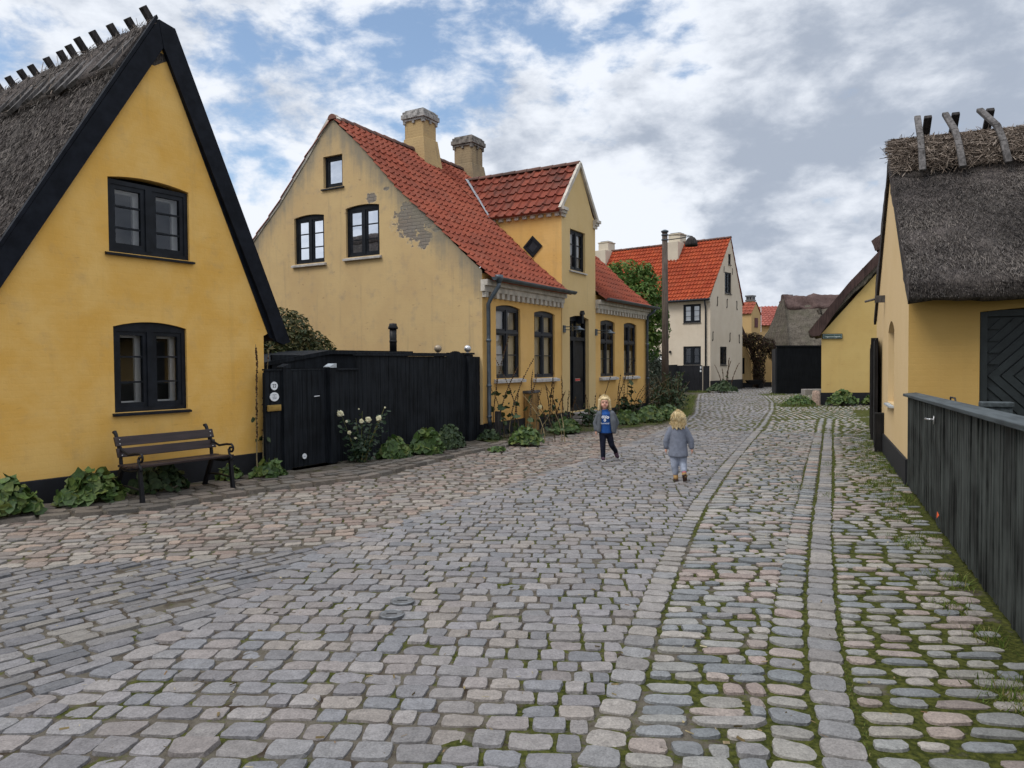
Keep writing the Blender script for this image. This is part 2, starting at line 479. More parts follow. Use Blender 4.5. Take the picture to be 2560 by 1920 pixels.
M['bed'] = m_bed()


def m_ground():
    m, T = newmat('soil_ground')
    co = objco(T)
    n1 = T.noise(co, 1.5, 6, .6)
    n2 = T.noise(co, 26.0, 5, .65)
    c = T.mix(n2, (.045, .036, .026), (.11, .092, .066))
    c = T.mix(T.ramp(n1, .45, .62), c, T.mix(n2, (.03, .040, .012), (.07, .08, .025)))
    finish(T, c, .95, n2, .8, .03, .1)
    return m


M['soil'] = m_ground()


def m_skin():
    m, T = newmat('skin')
    n1 = T.noise(objco(T), 30, 3)
    c = T.mix(n1, (.56, .30, .215), (.64, .37, .28))
    finish(T, c, .5, None, spec=.3, extra={'Subsurface Weight': .15, 'Subsurface Radius': (.02, .008, .004), 'Subsurface Scale': .5})
    return m


def m_hair():
    m, T = newmat('blond_hair')
    n1 = T.noise(scaled(T, objco(T), (130, 130, 14)), 1.0, 4, .6)
    c = T.mix(T.ramp(n1, .3, .7), (.36, .25, .11), (.74, .60, .36))
    finish(T, c, .5, n1, .6, .006, .35)
    return m


def m_cloth(name, col, nv=.15, bs=.25):
    m, T = newmat(name)
    co = objco(T)
    n1 = T.noise(co, 150, 3)
    n2 = T.noise(co, 14, 4, .6)
    c = T.mix(T.ramp(n2, .3, .7), tuple(x * (1 - nv) for x in col), tuple(x * (1 + nv) for x in col))
    finish(T, c, .9, T.math('MULTIPLY_ADD', n2, 2.0, n1), bs, .012, .15)
    return m


M['skin'] = m_skin()
M['hair'] = m_hair()
M['c_blue'] = m_cloth('blue_cotton', (.018, .072, .25))
M['c_greyjacket'] = m_cloth('dark_grey_fleece', (.10, .11, .125))
M['c_greycoat'] = m_cloth('blue_grey_felt', (.165, .18, .225))
M['c_navy'] = m_cloth('navy_denim', (.011, .013, .025), .3)
M['c_jeans'] = m_cloth('pale_denim', (.28, .31, .385), .2)
M['c_pink'] = m_cloth('pink_sock', (.42, .13, .17))
M['c_shoe'] = m_cloth('purple_shoe', (.06, .035, .05))
M['c_sole'] = plain('white_sole', (.55, .54, .52), .7)
M['c_tan'] = m_cloth('tan_shoe', (.36, .22, .09))
M['c_brown'] = plain('dark_sole', (.06, .035, .025), .8)
M['lip'] = plain('lip', (.34, .10, .09), .5)
M['eye'] = plain('eye', (.03, .035, .05), .2)


# ---------------------------------------------------------------- geometry helpers
def link(o, parent=None):
    COL.objects.link(o)
    if parent is not None:
        o.parent = parent
    return o


def tag(o, label=None, cat=None, group=None, kind=None):
    for k, v in (('label', label), ('category', cat), ('group', group), ('kind', kind)):
        if v is not None:
            o[k] = v
    return o


def thing(name, label, cat, A=(0, 0, 0), d=None, group=None):
    """empty at a thing's base; local x runs along d, local y away from the viewer, z up"""
    o = bpy.data.objects.new(name, None)
    o.empty_display_size = 0.2
    o.location = (A[0], A[1], A[2] if len(A) > 2 else 0.0)
    if d is not None:
        o.rotation_euler = (0, 0, math.atan2(d[1], d[0]))
    COL.objects.link(o)
    return tag(o, label, cat, group)


class MB:
    def __init__(s, T=None):
        s.v, s.f, s.m, s.r, s.T = [], [], [], [], T
        s.cur = 0
        s.mi = 0

    def P(s, p):
        return tuple(s.T(*p)) if s.T else tuple(p)

    def add(s, vs, fs, r=None, mi=None):
        b = len(s.v)
        s.v.extend(s.P(p) for p in vs)
        s.f.extend(tuple(i + b for i in f) for f in fs)
        s.m.extend([s.mi if mi is None else mi] * len(fs))
        s.r.extend([rnd.random() if r is None else r] * len(vs))
        return s

    def box(s, x0, x1, y0, y1, z0, z1, mi=None, r=None):
        vs = [(x, y, z) for z in (z0, z1) for y in (y0, y1) for x in (x0, x1)]
        return s.add(vs, [(0, 1, 3, 2), (4, 6, 7, 5), (0, 4, 5, 1), (2, 3, 7, 6), (0, 2, 6, 4), (1, 5, 7, 3)], r, mi)

    def beam(s, p0, p1, w, h, up=(0, 0, 1), taper=1.0, mi=None, r=None):
        p0, p1, up = Vector(p0), Vector(p1), Vector(up)
        d = (p1 - p0).normalized()
        a = d.cross(up).normalized()
        b = a.cross(d)
        vs = []
        for p, k in ((p0, 1.0), (p1, taper)):
            for i, j in ((-1, -1), (1, -1), (1, 1), (-1, 1)):
                vs.append(p + a * (i * w / 2 * k) + b * (j * h / 2 * k))
        return s.add(vs, [(3, 2, 1, 0), (4, 5, 6, 7), (0, 1, 5, 4), (1, 2, 6, 5), (2, 3, 7, 6), (3, 0, 4, 7)], r, mi)

    def prism(s, pts, fn, a, b, mi=None, r=None):
        """2-D outline swept between offsets a and b; fn(p, q, off) -> 3-D"""
        n = len(pts)
        vs = [fn(p[0], p[1], a) for p in pts] + [fn(p[0], p[1], b) for p in pts]
        tri = tessellate_polygon([[Vector((p[0], p[1], 0)) for p in pts]])
        fs = [tuple(t) for t in tri] + [tuple(i + n for i in reversed(t)) for t in tri]
        fs += [(i, (i + 1) % n, (i + 1) % n + n, i + n) for i in range(n)]
        return s.add(vs, fs, r, mi)

    def tube(s, path, rad, n=8, mi=None, r=None, flat=None):
        path = [Vector(p) for p in path]
        rads = rad if isinstance(rad, (list, tuple)) else [rad] * len(path)
        vs, fs = [], []
        ref = Vector((0, 0, 1))
        d0 = (path[1] - path[0]).normalized()
        if abs(d0.dot(ref)) > 0.9:
            ref = Vector((0, 1, 0))
        for i, p in enumerate(path):
            d = (path[min(i + 1, len(path) - 1)] - path[max(i - 1, 0)]).normalized()
            a = d.cross(ref)
            a = a.normalized() if a.length > 1e-6 else Vector((1, 0, 0))
            b = a.cross(d).normalized()
            ref = b
            for k in range(n):
                t = 2 * PI * k / n
                vs.append(p + a * (math.cos(t) * rads[i]) + b * (math.sin(t) * rads[i]))
        m = len(path)
        for i in range(m - 1):
            for k in range(n):
                k2 = (k + 1) % n
                fs.append((i * n + k, i * n + k2, (i + 1) * n + k2, (i + 1) * n + k))
        fs.append(tuple(range(n - 1, -1, -1)))
        fs.append(tuple((m - 1) * n + k for k in range(n)))
        return s.add(vs, fs, r, mi)

    def lathe(s, prof, c, n=16, mi=None, r=None, ax=None):
        """profile of (radius, height) turned about a vertical (or given) axis through c"""
        c = Vector(c)
        if ax is None:
            X, Y, Z = Vector((1, 0, 0)), Vector((0, 1, 0)), Vector((0, 0, 1))
        else:
            Z = Vector(ax).normalized()
            X = Z.orthogonal().normalized()
            Y = Z.cross(X)
        vs, fs = [], []
        for (q, h) in prof:
            for k in range(n):
                t = 2 * PI * k / n
                vs.append(c + X * (q * math.cos(t)) + Y * (q * math.sin(t)) + Z * h)
        m = len(prof)
        for i in range(m - 1):
            for k in range(n):
                k2 = (k + 1) % n
                fs.append((i * n + k, i * n + k2, (i + 1) * n + k2, (i + 1) * n + k))
        if prof[0][0] > 1e-5:
            fs.append(tuple(range(n - 1, -1, -1)))
        if prof[-1][0] > 1e-5:
            fs.append(tuple((m - 1) * n + k for k in range(n)))
        return s.add(vs, fs, r, mi)

    def ball(s, c, rx, ry=None, rz=None, n=12, mi=None, r=None, M3=None):
        ry = rx if ry is None else ry
        rz = rx if rz is None else rz
        c = Vector(c)
        h = max(4, n // 2)
        vs, fs = [], []
        for i in range(h + 1):
            ph = PI * i / h
            for k in range(n):
                t = 2 * PI * k / n
                q = Vector((rx * math.sin(ph) * math.cos(t), ry * math.sin(ph) * math.sin(t), rz * math.cos(ph)))
                if M3 is not None:
                    q = M3 @ q
                vs.append(c + q)
        for i in range(h):
            for k in range(n):
                k2 = (k + 1) % n
                fs.append((i * n + k, (i + 1) * n + k, (i + 1) * n + k2, i * n + k2))
        return s.add(vs, fs, r, mi)

    def capsule(s, p0, p1, r0, r1, n=12):
        p0, p1 = Vector(p0), Vector(p1)
        d = p1 - p0
        L = d.length
        d = d.normalized()
        path, rad = [], []
        for a in (-1.0, -.8, -.4):
            path.append(p0 + d * (r0 * a))
            rad.append(max(0.12, math.sqrt(1 - a * a)) * r0)
        path += [p0, p0 + d * (L / 2), p1]
        rad += [r0, (r0 + r1) / 2, r1]
        for a in (.4, .8, 1.0):
            path.append(p1 + d * (r1 * a))
            rad.append(max(0.12, math.sqrt(1 - a * a)) * r1)
        return s.tube(path, rad, n)

    def build(s, name, mats, parent=None, smooth=False, bevel=0.0, remesh=0.0, soft=0):
        me = bpy.data.meshes.new(name)
        me.from_pydata(s.v, [], s.f)
        mats = mats if isinstance(mats, (list, tuple)) else [mats]
        for mt in mats:
            me.materials.append(mt)
        if any(s.m):
            me.polygons.foreach_set('material_index', s.m)
        at = me.attributes.new('rnd', 'FLOAT', 'POINT')
        at.data.foreach_set('value', s.r)
        if smooth:
            me.polygons.foreach_set('use_smooth', [True] * len(me.polygons))
        me.update()
        o = bpy.data.objects.new(name, me)
        link(o, parent)
        if bevel:
            b = o.modifiers.new('bevel', 'BEVEL')
            b.width = bevel
            b.segments = 2
            b.limit_method = 'ANGLE'
        if remesh:
            b = o.modifiers.new('remesh', 'REMESH')
            b.mode = 'VOXEL'
            b.voxel_size = remesh
            b.use_smooth_shade = True
            if soft:
                b = o.modifiers.new('soft', 'SMOOTH')
                b.factor = .5
                b.iterations = soft
            bake(o)
        return o


def bake(o):
    dg = bpy.context.evaluated_depsgraph_get()
    me = bpy.data.meshes.new_from_object(o.evaluated_get(dg))
    mats = list(o.data.materials)
    o.modifiers.clear()
    o.data = me
    if not me.materials:
        for mt in mats:
            me.materials.append(mt)


def np_mesh(name, V, Q, mats, parent=None, smooth=True, rndv=None, colv=None, extra=None):
    """big meshes from numpy arrays, faces all quads"""
    me = bpy.data.meshes.new(name)
    n, m = len(V), len(Q)
    me.vertices.add(n)
    me.vertices.foreach_set('co', np.ascontiguousarray(V, np.float32).ravel())
    k = Q.shape[1]
    me.loops.add(m * k)
    me.loops.foreach_set('vertex_index', np.ascontiguousarray(Q, np.int32).ravel())
    me.polygons.add(m)
    me.polygons.foreach_set('loop_start', np.arange(0, m * k, k, dtype=np.int32))
    me.polygons.foreach_set('use_smooth', np.full(m, smooth))
    me.update(calc_edges=True)
    if rndv is not None:
        at = me.attributes.new('rnd', 'FLOAT', 'POINT')
        at.data.foreach_set('value', np.ascontiguousarray(rndv, np.float32))
    if colv is not None:
        at = me.attributes.new('col', 'FLOAT_COLOR', 'POINT')
        c4 = np.ones((n, 4), np.float32)
        c4[:, :3] = colv
        at.data.foreach_set('color', c4.ravel())
    for nm, arr in (extra or {}).items():
        at = me.attributes.new(nm, 'FLOAT', 'POINT')
        at.data.foreach_set('value', np.ascontiguousarray(arr, np.float32))
    for mt in (mats if isinstance(mats, (list, tuple)) else [mats]):
        me.materials.append(mt)
    o = bpy.data.objects.new(name, me)
    return link(o, parent)


def text(body, size, mat, name, parent, loc, rot, ext=0.002, align='CENTER'):
    cu = bpy.data.curves.new(name, 'FONT')
    cu.body = body
    cu.size = size
    cu.extrude = ext
    cu.align_x = align
    cu.align_y = 'CENTER'
    cu.resolution_u = 3
    o = bpy.data.objects.new(name, cu)
    COL.objects.link(o)
    dg = bpy.context.evaluated_depsgraph_get()
    me = bpy.data.meshes.new_from_object(o.evaluated_get(dg))
    bpy.data.objects.remove(o)
    o = bpy.data.objects.new(name, me)
    me.materials.clear()
    me.materials.append(mat)
    link(o, parent)
    o.location = loc
    o.rotation_euler = rot
    return o


# ----- walls, windows, roofs
def arch_poly(u0, u1, z0, z1, arch, n=8):
    pts = [(u0, z0), (u1, z0)]
    if arch <= 0:
        return pts + [(u1, z1), (u0, z1)]
    for i in range(n + 1):
        t = i / n
        pts.append((u1 + (u0 - u1) * t, z1 - arch + arch * 4 * t * (1 - t)))
    return pts


def wall_face(mb, outline, holes, depth=0.16, off=0.0):
    allp = list(outline)
    polys = [[Vector((p[0], p[1], 0)) for p in outline]]
    for h in holes:
        polys.append([Vector((p[0], p[1], 0)) for p in h])
        allp += h
    tris = tessellate_polygon(polys)
    mb.add([(p[0], off, p[1]) for p in allp], [tuple(t) for t in tris])
    for h in holes:
        n = len(h)
        mb.add([(p[0], off, p[1]) for p in h] + [(p[0], off + depth, p[1]) for p in h],
               [(i, (i + 1) % n, (i + 1) % n + n, i + n) for i in range(n)])


def window(parent, T, u0, u1, z0, z1, arch=0.0, setb=0.08, fw=.05, sash=.038, post=.06, transom=None, rows=(3,),
           leaves=2, fmat='frame_black', glass='glass', inner=False, curtain=None, sill=None, sillmat='stone_sill',
           archfill=None, vbars=0, name='window', room=True):
    mb = MB(T)
    top = z1 - arch
    d0, d1 = setb, setb + .07
    mb.box(u0, u0 + fw, d0, d1, z0, top)
    mb.box(u1 - fw, u1, d0, d1, z0, top)
    mb.box(u0 + fw, u1 - fw, d0, d1, z0, z0 + fw)
    mb.box(u0 + fw, u1 - fw, d0, d1, top - fw, top)
    if arch > 0:
        pts = [(u0, top), (u1, top)] + arch_poly(u0, u1, z0, z1, arch)[3:-1]
        mb.prism(pts, lambda p, q, o: (p, o, q), d0 + .004, d1)
    uc = (u0 + u1) / 2
    zs = [z0 + fw, top - fw] if transom is None else [z0 + fw, transom - fw * .6, transom + fw * .6, top - fw]
    if transom is not None:
        mb.box(u0 + fw, u1 - fw, d0 - .02, d1, transom - fw * .6, transom + fw * .6)
    us = [(u0 + fw, u1 - fw)] if leaves == 1 else [(u0 + fw, uc - post / 2), (uc + post / 2, u1 - fw)]
    if leaves == 2:
        for k in range(0, len(zs), 2):
            mb.box(uc - post / 2, uc + post / 2, d0 - .006, d1, zs[k], zs[k + 1])
    gl = MB(T)
    inn = MB(T)
    for k in range(0, len(zs), 2):
        za, zb = zs[k], zs[k + 1]
        nr = rows[k // 2] if k // 2 < len(rows) else 1
        for (a, b) in us:
            s0, s1 = d0 + .012, d1 - .01
            mb.box(a, a + sash, s0, s1, za, zb)
            mb.box(b - sash, b, s0, s1, za, zb)
            mb.box(a + sash, b - sash, s0, s1, za, za + sash * 1.2)
            mb.box(a + sash, b - sash, s0, s1, zb - sash, zb)
            for i in range(1, nr):
                zc = za + (zb - za) * i / nr
                mb.box(a + sash, b - sash, s0 + .006, s1 - .01, zc - .011, zc + .011)
            for i in range(1, vbars + 1):
                xc = a + sash + (b - a - 2 * sash) * i / (vbars + 1)
                mb.box(xc - .011, xc + .011, s0 + .007, s1 - .011, za + sash, zb - sash)
            gd = (s0 + s1) / 2 + .003
            gl.add([(a + sash, gd, za + sash), (b - sash, gd, za + sash), (b - sash, gd, zb - sash), (a + sash, gd, zb - sash)],
                   [(0, 1, 2, 3)])
            if inner:
                e0, e1, iw = d1 + .09, d1 + .13, .075
                inn.box(a, a + iw, e0, e1, za, zb)
                inn.box(b - iw, b, e0, e1, za, zb)
                inn.box(a + iw, b - iw, e0, e1, za, za + iw)
                inn.box(a + iw, b - iw, e0, e1, zb - iw, zb)
    w = mb.build(name, M[fmat], parent)
    gl.build('pane', M[glass], w)
    if inner:
        inn.box(u0, u0 + .015, d1, d1 + .13, z0, top)
        inn.box(u1 - .015, u1, d1, d1 + .13, z0, top)
        inn.box(u0 + .015, u1 - .015, d1, d1 + .13, z0, z0 + .02)
        inn.build('inner_frame', M['frame_white'], w)
    if curtain:
        mat, segs = curtain
        cb = MB(T)
        for (a, b, za, zb) in segs:
            n = 14
            vs, fs = [], []
            for i in range(n + 1):
                x = a + (b - a) * i / n
                y = d1 + .035 + .012 * math.sin(i * 2.2)
                vs += [(x, y, za), (x, y, zb)]
            fs = [(2 * i, 2 * i + 2, 2 * i + 3, 2 * i + 1) for i in range(n)]
            cb.add(vs, fs)
        cb.build('curtain', M[mat], w, smooth=True)
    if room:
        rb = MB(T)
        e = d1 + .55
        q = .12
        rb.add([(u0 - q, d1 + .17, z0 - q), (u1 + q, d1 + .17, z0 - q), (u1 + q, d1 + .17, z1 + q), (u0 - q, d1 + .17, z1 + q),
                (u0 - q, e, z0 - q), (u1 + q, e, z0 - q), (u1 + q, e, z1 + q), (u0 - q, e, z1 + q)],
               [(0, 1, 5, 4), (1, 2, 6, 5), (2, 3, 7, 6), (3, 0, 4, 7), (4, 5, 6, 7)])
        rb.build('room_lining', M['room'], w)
    if sill:
        ov, pr, th = sill
        sb = MB(T)
        sb.add([(u0 - ov, -pr, z0 - th), (u1 + ov, -pr, z0 - th), (u1 + ov, d0 + .01, z0 - th), (u0 - ov, d0 + .01, z0 - th),
                (u0 - ov, -pr, z0 - th * .45), (u1 + ov, -pr, z0 - th * .45), (u1 + ov, d0 + .01, z0 + .004), (u0 - ov, d0 + .01, z0 + .004)],
               [(0, 1, 2, 3), (7, 6, 5, 4), (0, 4, 5, 1), (2, 6, 7, 3), (0, 3, 7, 4), (1, 5, 6, 2)])
        sb.build('sill', M[sillmat], w)
    return w


def arc_profile(profile):
    pts = [np.array(p, float) for p in profile]
    L = [0.0]
    for a, b in zip(pts[:-1], pts[1:]):
        L.append(L[-1] + np.linalg.norm(b - a))

    def at(s):
        for i in range(len(pts) - 1):
            if s <= L[i + 1] or i == len(pts) - 2:
                t = (s - L[i]) / (L[i + 1] - L[i])
                d = (pts[i + 1] - pts[i]) / (L[i + 1] - L[i])
                return pts[i] + (pts[i + 1] - pts[i]) * t, np.array([-d[1], d[0]]) * (1 if d[0] >= 0 else -1)
    return at, L[-1]


def tile_roof(name, parent, T, profile, a0, a1, mat, tw=.235, course=.33, hh=.045, step=.03, side=1):
    """pantiles: S-shaped wave across, a lip at each course; T(a, p, z) -> local"""
    at, L = arc_profile(profile)
    nc = max(2, int(round(L / course)))
    cl = L / nc
    nt = max(1, int(round((a1 - a0) / tw)))
    tw = (a1 - a0) / nt
    ns = 8
    ph = np.arange(ns) / ns
    wav = np.where(ph < .34, np.sin(ph / .34 * PI) * 1.0, -.25 * np.sin((ph - .34) / .66 * PI))
    V, F, R = [], [], []
    nx = nt * ns + 1
    rows = []
    tr = rs.rand(nc, nt)
    jit = (rs.rand(nc, nt) - .5)
    for k in range(nc):
        for e in (0, 1):
            s_ = k * cl if e == 0 else (k + 1) * cl + .0
            (p, z), nrm = at(min(s_, L - 1e-6))
            off = step if e == 0 else 0.0
            row = []
            for i in range(nx):
                t = min(i // ns, nt - 1)
                h = hh * wav[i % ns] + off + jit[k, t] * .010 + .016 * math.sin(tw * i / ns * 1.1 + 1) * math.sin(s_ * 1.3 + .4) + .008 * math.sin(tw * i / ns * 3.7 + s_ * 2)
                ds = jit[k, t] * .018 if e == 0 else 0.0
                (p2, z2), _ = at(max(0.0, min(s_ + ds, L - 1e-6))) if e == 0 and k else ((p, z), None)
                row.append(len(V))
                V.append(T(a0 + tw * i / ns, p2 + nrm[0] * h, z2 + nrm[1] * h))
                R.append(tr[k, t])
            rows.append(row)
        # butt edge of the course
        (p, z), nrm = at(min(k * cl, L - 1e-6))
    for q in range(len(rows) - 1):
        a, b = rows[q], rows[q + 1]
        F += [(a[i], a[i + 1], b[i + 1], b[i]) for i in range(nx - 1)]
    (p, z), nrm = at(0)
    low = []
    for i in range(nx):
        low.append(len(V))
        V.append(T(a0 + tw * i / ns, p - nrm[0] * .02, z - nrm[1] * .02))
        R.append(.5)
    F += [(low[i], low[i + 1], rows[0][i + 1], rows[0][i]) for i in range(nx - 1)]
    o = np_mesh(name, np.array(V), np.array(F), mat, parent, smooth=False, rndv=np.array(R))
    return o


def ridge_row(name, parent, T, a0, a1, p, z, mat, r=.12, L=.38):
    mb = MB(T)
    n = max(1, int(round((a1 - a0) / L)))
    L = (a1 - a0) / n
    for i in range(n):
        x0, x1 = a0 + i * L, a0 + (i + 1) * L + .03
        vs, fs = [], []
        k = 8
        dz = rnd.uniform(-.006, .006)
        for x, q in ((x0, r), (x1, r * .86)):
            for j in range(k + 1):
                t = PI * j / k
                vs.append((x, p + math.cos(t) * q, z - .05 + dz + math.sin(t) * q))
        fs = [(j, j + 1, j + k + 2, j + k + 1) for j in range(k)]
        fs.append(tuple(range(k + 1)))
        mb.add(vs, fs)
    return mb.build(name, mat, parent)


def slab_thatch(name, parent, T, section, a0, a1, mat, amp=.03, da=.16, seed=1, sub=.16):
    """closed cross-section (p, z) swept from a0 to a1, surface made uneven"""
    pts = []
    n = len(section)
    for i in range(n):
        a, b = np.array(section[i], float), np.array(section[(i + 1) % n], float)
        k = max(1, int(np.linalg.norm(b - a) / sub))
        for j in range(k):
            pts.append(a + (b - a) * j / k)
    pts = np.array(pts)
    m = len(pts)
    cen = pts.mean(0)
    na = max(2, int((a1 - a0) / da))
    R = np.random.RandomState(seed)
    nz = R.randn(na + 1, m)
    for _ in range(2):
        nz = (nz + np.roll(nz, 1, 0) + np.roll(nz, -1, 0) + np.roll(nz, 1, 1) + np.roll(nz, -1, 1)) / 3.2
    V = []
    for i in range(na + 1):
        a = a0 + (a1 - a0) * i / na
        for j in range(m):
            d = pts[(j + 1) % m] - pts[j - 1]
            nr = np.array([d[1], -d[0]])
            nr = nr / (np.linalg.norm(nr) + 1e-9)
            q = pts[j] + nr * nz[i, j] * amp
            V.append(T(a + (0 if 0 < i < na else nz[i, j] * amp * .4), q[0], q[1]))
    F = []
    for i in range(na):
        for j in range(m):
            j2 = (j + 1) % m
            F.append((i * m + j, i * m + j2, (i + 1) * m + j2, (i + 1) * m + j))
    me = bpy.data.meshes.new(name)
    caps = []
    for base, rev in ((0, False), (na * m, True)):
        tri = tessellate_polygon([[Vector((p[0], p[1], 0)) for p in pts]])
        caps += [tuple(base + t for t in (reversed(tr) if rev else tr)) for tr in tri]
    me.from_pydata([tuple(v) for v in V], [], F + caps)
    me.materials.append(mat)
    me.polygons.foreach_set('use_smooth', [True] * len(F) + [False] * len(caps))
    me.update()
    o = bpy.data.objects.new(name, me)
    return link(o, parent)


def straws(name, parent, P, D, L, Wd, mat, rndv=None):
    """many thin flat stalks: centre P, direction D, length L, width Wd (numpy)"""
    n = len(P)
    up = rs.randn(n, 3)
    S = np.cross(D, up)
    S /= np.linalg.norm(S, axis=1)[:, None] + 1e-9
    h = D * (L / 2)[:, None]
    w = S * (Wd / 2)[:, None]
    V = np.stack([P - h - w, P - h + w, P + h + w, P + h - w], 1).reshape(-1, 3)
    Q = np.arange(n * 4).reshape(n, 4)
    r = np.repeat(rs.rand(n) if rndv is None else rndv, 4)
    return np_mesh(name, V, Q, mat, parent, smooth=False, rndv=r)


# ----- foliage
def leaf_quads(P, N, size, fold=.25, aspect=1.0, round_=True):
    """leaf blades as cupped 3x3 patches (rounded) or folded diamonds; returns V, Q"""
    n = len(P)
    N = N / (np.linalg.norm(N, axis=1)[:, None] + 1e-9)
    A = np.cross(N, rs.randn(n, 3))
    A /= np.linalg.norm(A, axis=1)[:, None] + 1e-9
    B = np.cross(N, A)
    if round_:
        g = []
        for j in (-1, 0, 1):
            for i in (-1, 0, 1):
                k = .92 if (i == 0 or j == 0) else .74
                g.append((i * k, j * k, -.0 if i == j == 0 else (.30 if i and j else .12)))
        g = np.array(g)
        q = np.array([(0, 1, 4, 3), (1, 2, 5, 4), (3, 4, 7, 6), (4, 5, 8, 7)])
    else:
        g = np.array([(0, -1, 0), (.5, -.1, fold), (0, 1, 0), (-.5, -.1, fold)])
        q = np.array([(0, 1, 2, 3)])
    k = len(g)
    jit = 1 + .22 * rs.randn(n, k)
    V = (P[:, None, :] + (A[:, None, :] * (g[None, :, 0] * jit * aspect)[..., None]
                          + B[:, None, :] * (g[None, :, 1] * jit)[..., None]
                          + N[:, None, :] * (g[None, :, 2] * jit)[..., None]) * size[:, None, None])
    Q = (q[None] + (np.arange(n) * k)[:, None, None]).reshape(-1, q.shape[1])
    return V.reshape(-1, 3), Q, k


def leaf_mesh(name, parent, P, N, size, mat, round_=True, aspect=1.0, shade=None):
    V, Q, k = leaf_quads(P, N, size, aspect=aspect, round_=round_)
    r = np.repeat(rs.rand(len(P)) if shade is None else np.clip(shade, 0, 1), k)
    return np_mesh(name, V, Q, mat, parent, smooth=round_, rndv=r)


def mallow(name, label, cat, loc, w, d, h, n, ls, group=None, mat='leaf', rot=0.0):
    """low clump of rounded, lobed leaves on stalks"""
    root = thing(name, label, cat, loc, group=group)
    n = int(n * 2.1)
    ls = ls * .72
    a = rs.rand(n) * 2 * PI
    q = np.sqrt(rs.rand(n))
    x, y = np.cos(a) * q * w / 2, np.sin(a) * q * d / 2
    z = h * (1 - .75 * q ** 2) * (.45 + .6 * rs.rand(n)) + .02
    c, s_ = math.cos(rot), math.sin(rot)
    P = np.stack([x * c - y * s_, x * s_ + y * c, z], 1)
    N = np.stack([P[:, 0] / w * 2.0, P[:, 1] / d * 2.0 - .35, .75 + 0 * z], 1) + rs.randn(n, 3) * .42
    sz = ls * (.55 + .7 * rs.rand(n))
    sh = .05 + .95 * rs.rand(n)
    leaf_mesh('leaves', root, P, N, sz, M[mat], shade=sh)
    mb = MB()
    for i in range(min(n, 60)):
        mb.tube([(P[i, 0] * .25, P[i, 1] * .25, 0), (P[i, 0] * .7, P[i, 1] * .7, P[i, 2] * .75), tuple(P[i] - np.array([0, 0, .005]))],
                [.005, .004, .003], 4)
    mb.build('stalks', M['stem_green'], root)
    return root


def stalk_plant(name, label, cat, loc, stems, group=None, leaves=6, pods=1.0, lm='leaf_shade', sm='stem_dry', pm='pod', ls=.05, pr=.016):
    """tall stems set with seed pods; stems = list of (dx, dy, lean_x, lean_y, height)"""
    root = thing(name, label, cat, loc, group=group)
    mb, pb = MB(), MB()
    LP, LN = [], []
    for (dx, dy, lx, ly, h) in stems:
        path, k = [], 7
        for i in range(k + 1):
            t = i / k
            path.append((dx + lx * t * t + rnd.uniform(-.012, .012) * (i > 0), dy + ly * t * t + rnd.uniform(-.012, .012) * (i > 0), h * t))
        mb.tube(path, [.011 * (1 - .65 * i / k) for i in range(k + 1)], 5)
        npod = int(h * 16 * pods)
        for j in range(npod):
            t = .30 + .68 * j / max(1, npod)
            i = min(int(t * k), k - 1)
            f = t * k - i
            p = Vector(path[i]).lerp(Vector(path[i + 1]), f)
            a = rnd.uniform(0, 2 * PI)
            e = rnd.uniform(.0, .008)
            pb.ball(p + Vector((math.cos(a) * e, math.sin(a) * e, .005)), pr * rnd.uniform(.7, 1.3), n=6)
        for j in range(leaves):
            t = rnd.uniform(.05, .6)
            i = min(int(t * k), k - 1)
            p = Vector(path[i])
            a = rnd.uniform(0, 2 * PI)
            e = rnd.uniform(.04, .11)
            LP.append(p + Vector((math.cos(a) * e, math.sin(a) * e, 0)))
            LN.append((math.cos(a), math.sin(a), .8))
    mb.build('stems', M[sm], root)
    if pb.v:
        pb.build('seed_pods', M[pm], root, smooth=True)
    if LP:
        LP, LN = np.array(LP), np.array(LN) + rs.randn(len(LP), 3) * .4
        leaf_mesh('leaves', root, LP, LN, ls * (.5 + .8 * rs.rand(len(LP))), M[lm])
    return root


def crown_points(n, blobs, seed=0):
    """points near the surfaces of several overlapping clumps"""
    R = np.random.RandomState(seed)
    w = np.array([b[3] * b[4] for b in blobs], float)
    pick = R.choice(len(blobs), n, p=w / w.sum())
    B = np.array(blobs)[pick]
    u = R.randn(n, 3)
    u /= np.linalg.norm(u, axis=1)[:, None]
    q = (.55 + .5 * R.rand(n) ** .6)
    P = B[:, :3] + u * q[:, None] * np.stack([B[:, 3], B[:, 3], B[:, 4]], 1)
    return P, u + R.randn(n, 3) * .5 + np.array([0, 0, .35])


# ---------------------------------------------------------------- ground and paving
def line(pts):
    p = np.array(pts)
    return lambda y: np.interp(y, p[:, 1], p[:, 0])


K1P = [(-.12, 1.5), (.33, 2.93), (.39, 3.13), (.53, 3.57), (.66, 4.02), (.86, 4.69), (1.2, 5.74), (1.62, 7.0), (2.11, 8.36), (3.07, 10.82),
       (4.56, 14.44), (6.56, 19.26), (8.72, 24.79), (10.42, 29.62), (12.37, 36.34), (13.5, 38.6), (15.6, 44), (17, 48)]
K2P = [(.85, 1.5), (1.33, 2.91), (1.42, 3.19), (1.53, 3.55), (1.75, 4.13), (2.15, 5.14), (2.92, 6.96), (4.05, 9.55), (5.5, 12.9), (7.9, 18.44), (8.88, 20.65)]
LBP = [(-2.5, 1.5), (-2.35, 3.33), (-2.29, 3.61), (-2.16, 3.89), (-2.07, 4.2), (-1.98, 4.75), (-1.85, 5.34), (-1.64, 6.39), (-1.28, 7.29), (-.76, 8.2),
       (-.22, 9.37), (.49, 10.71), (1.55, 12.8), (2.92, 15.9), (4.92, 21.02), (5.68, 23.36), (7.43, 30.2), (9.3, 37.3), (11.0, 40.6), (14, 44.8), (15, 48)]
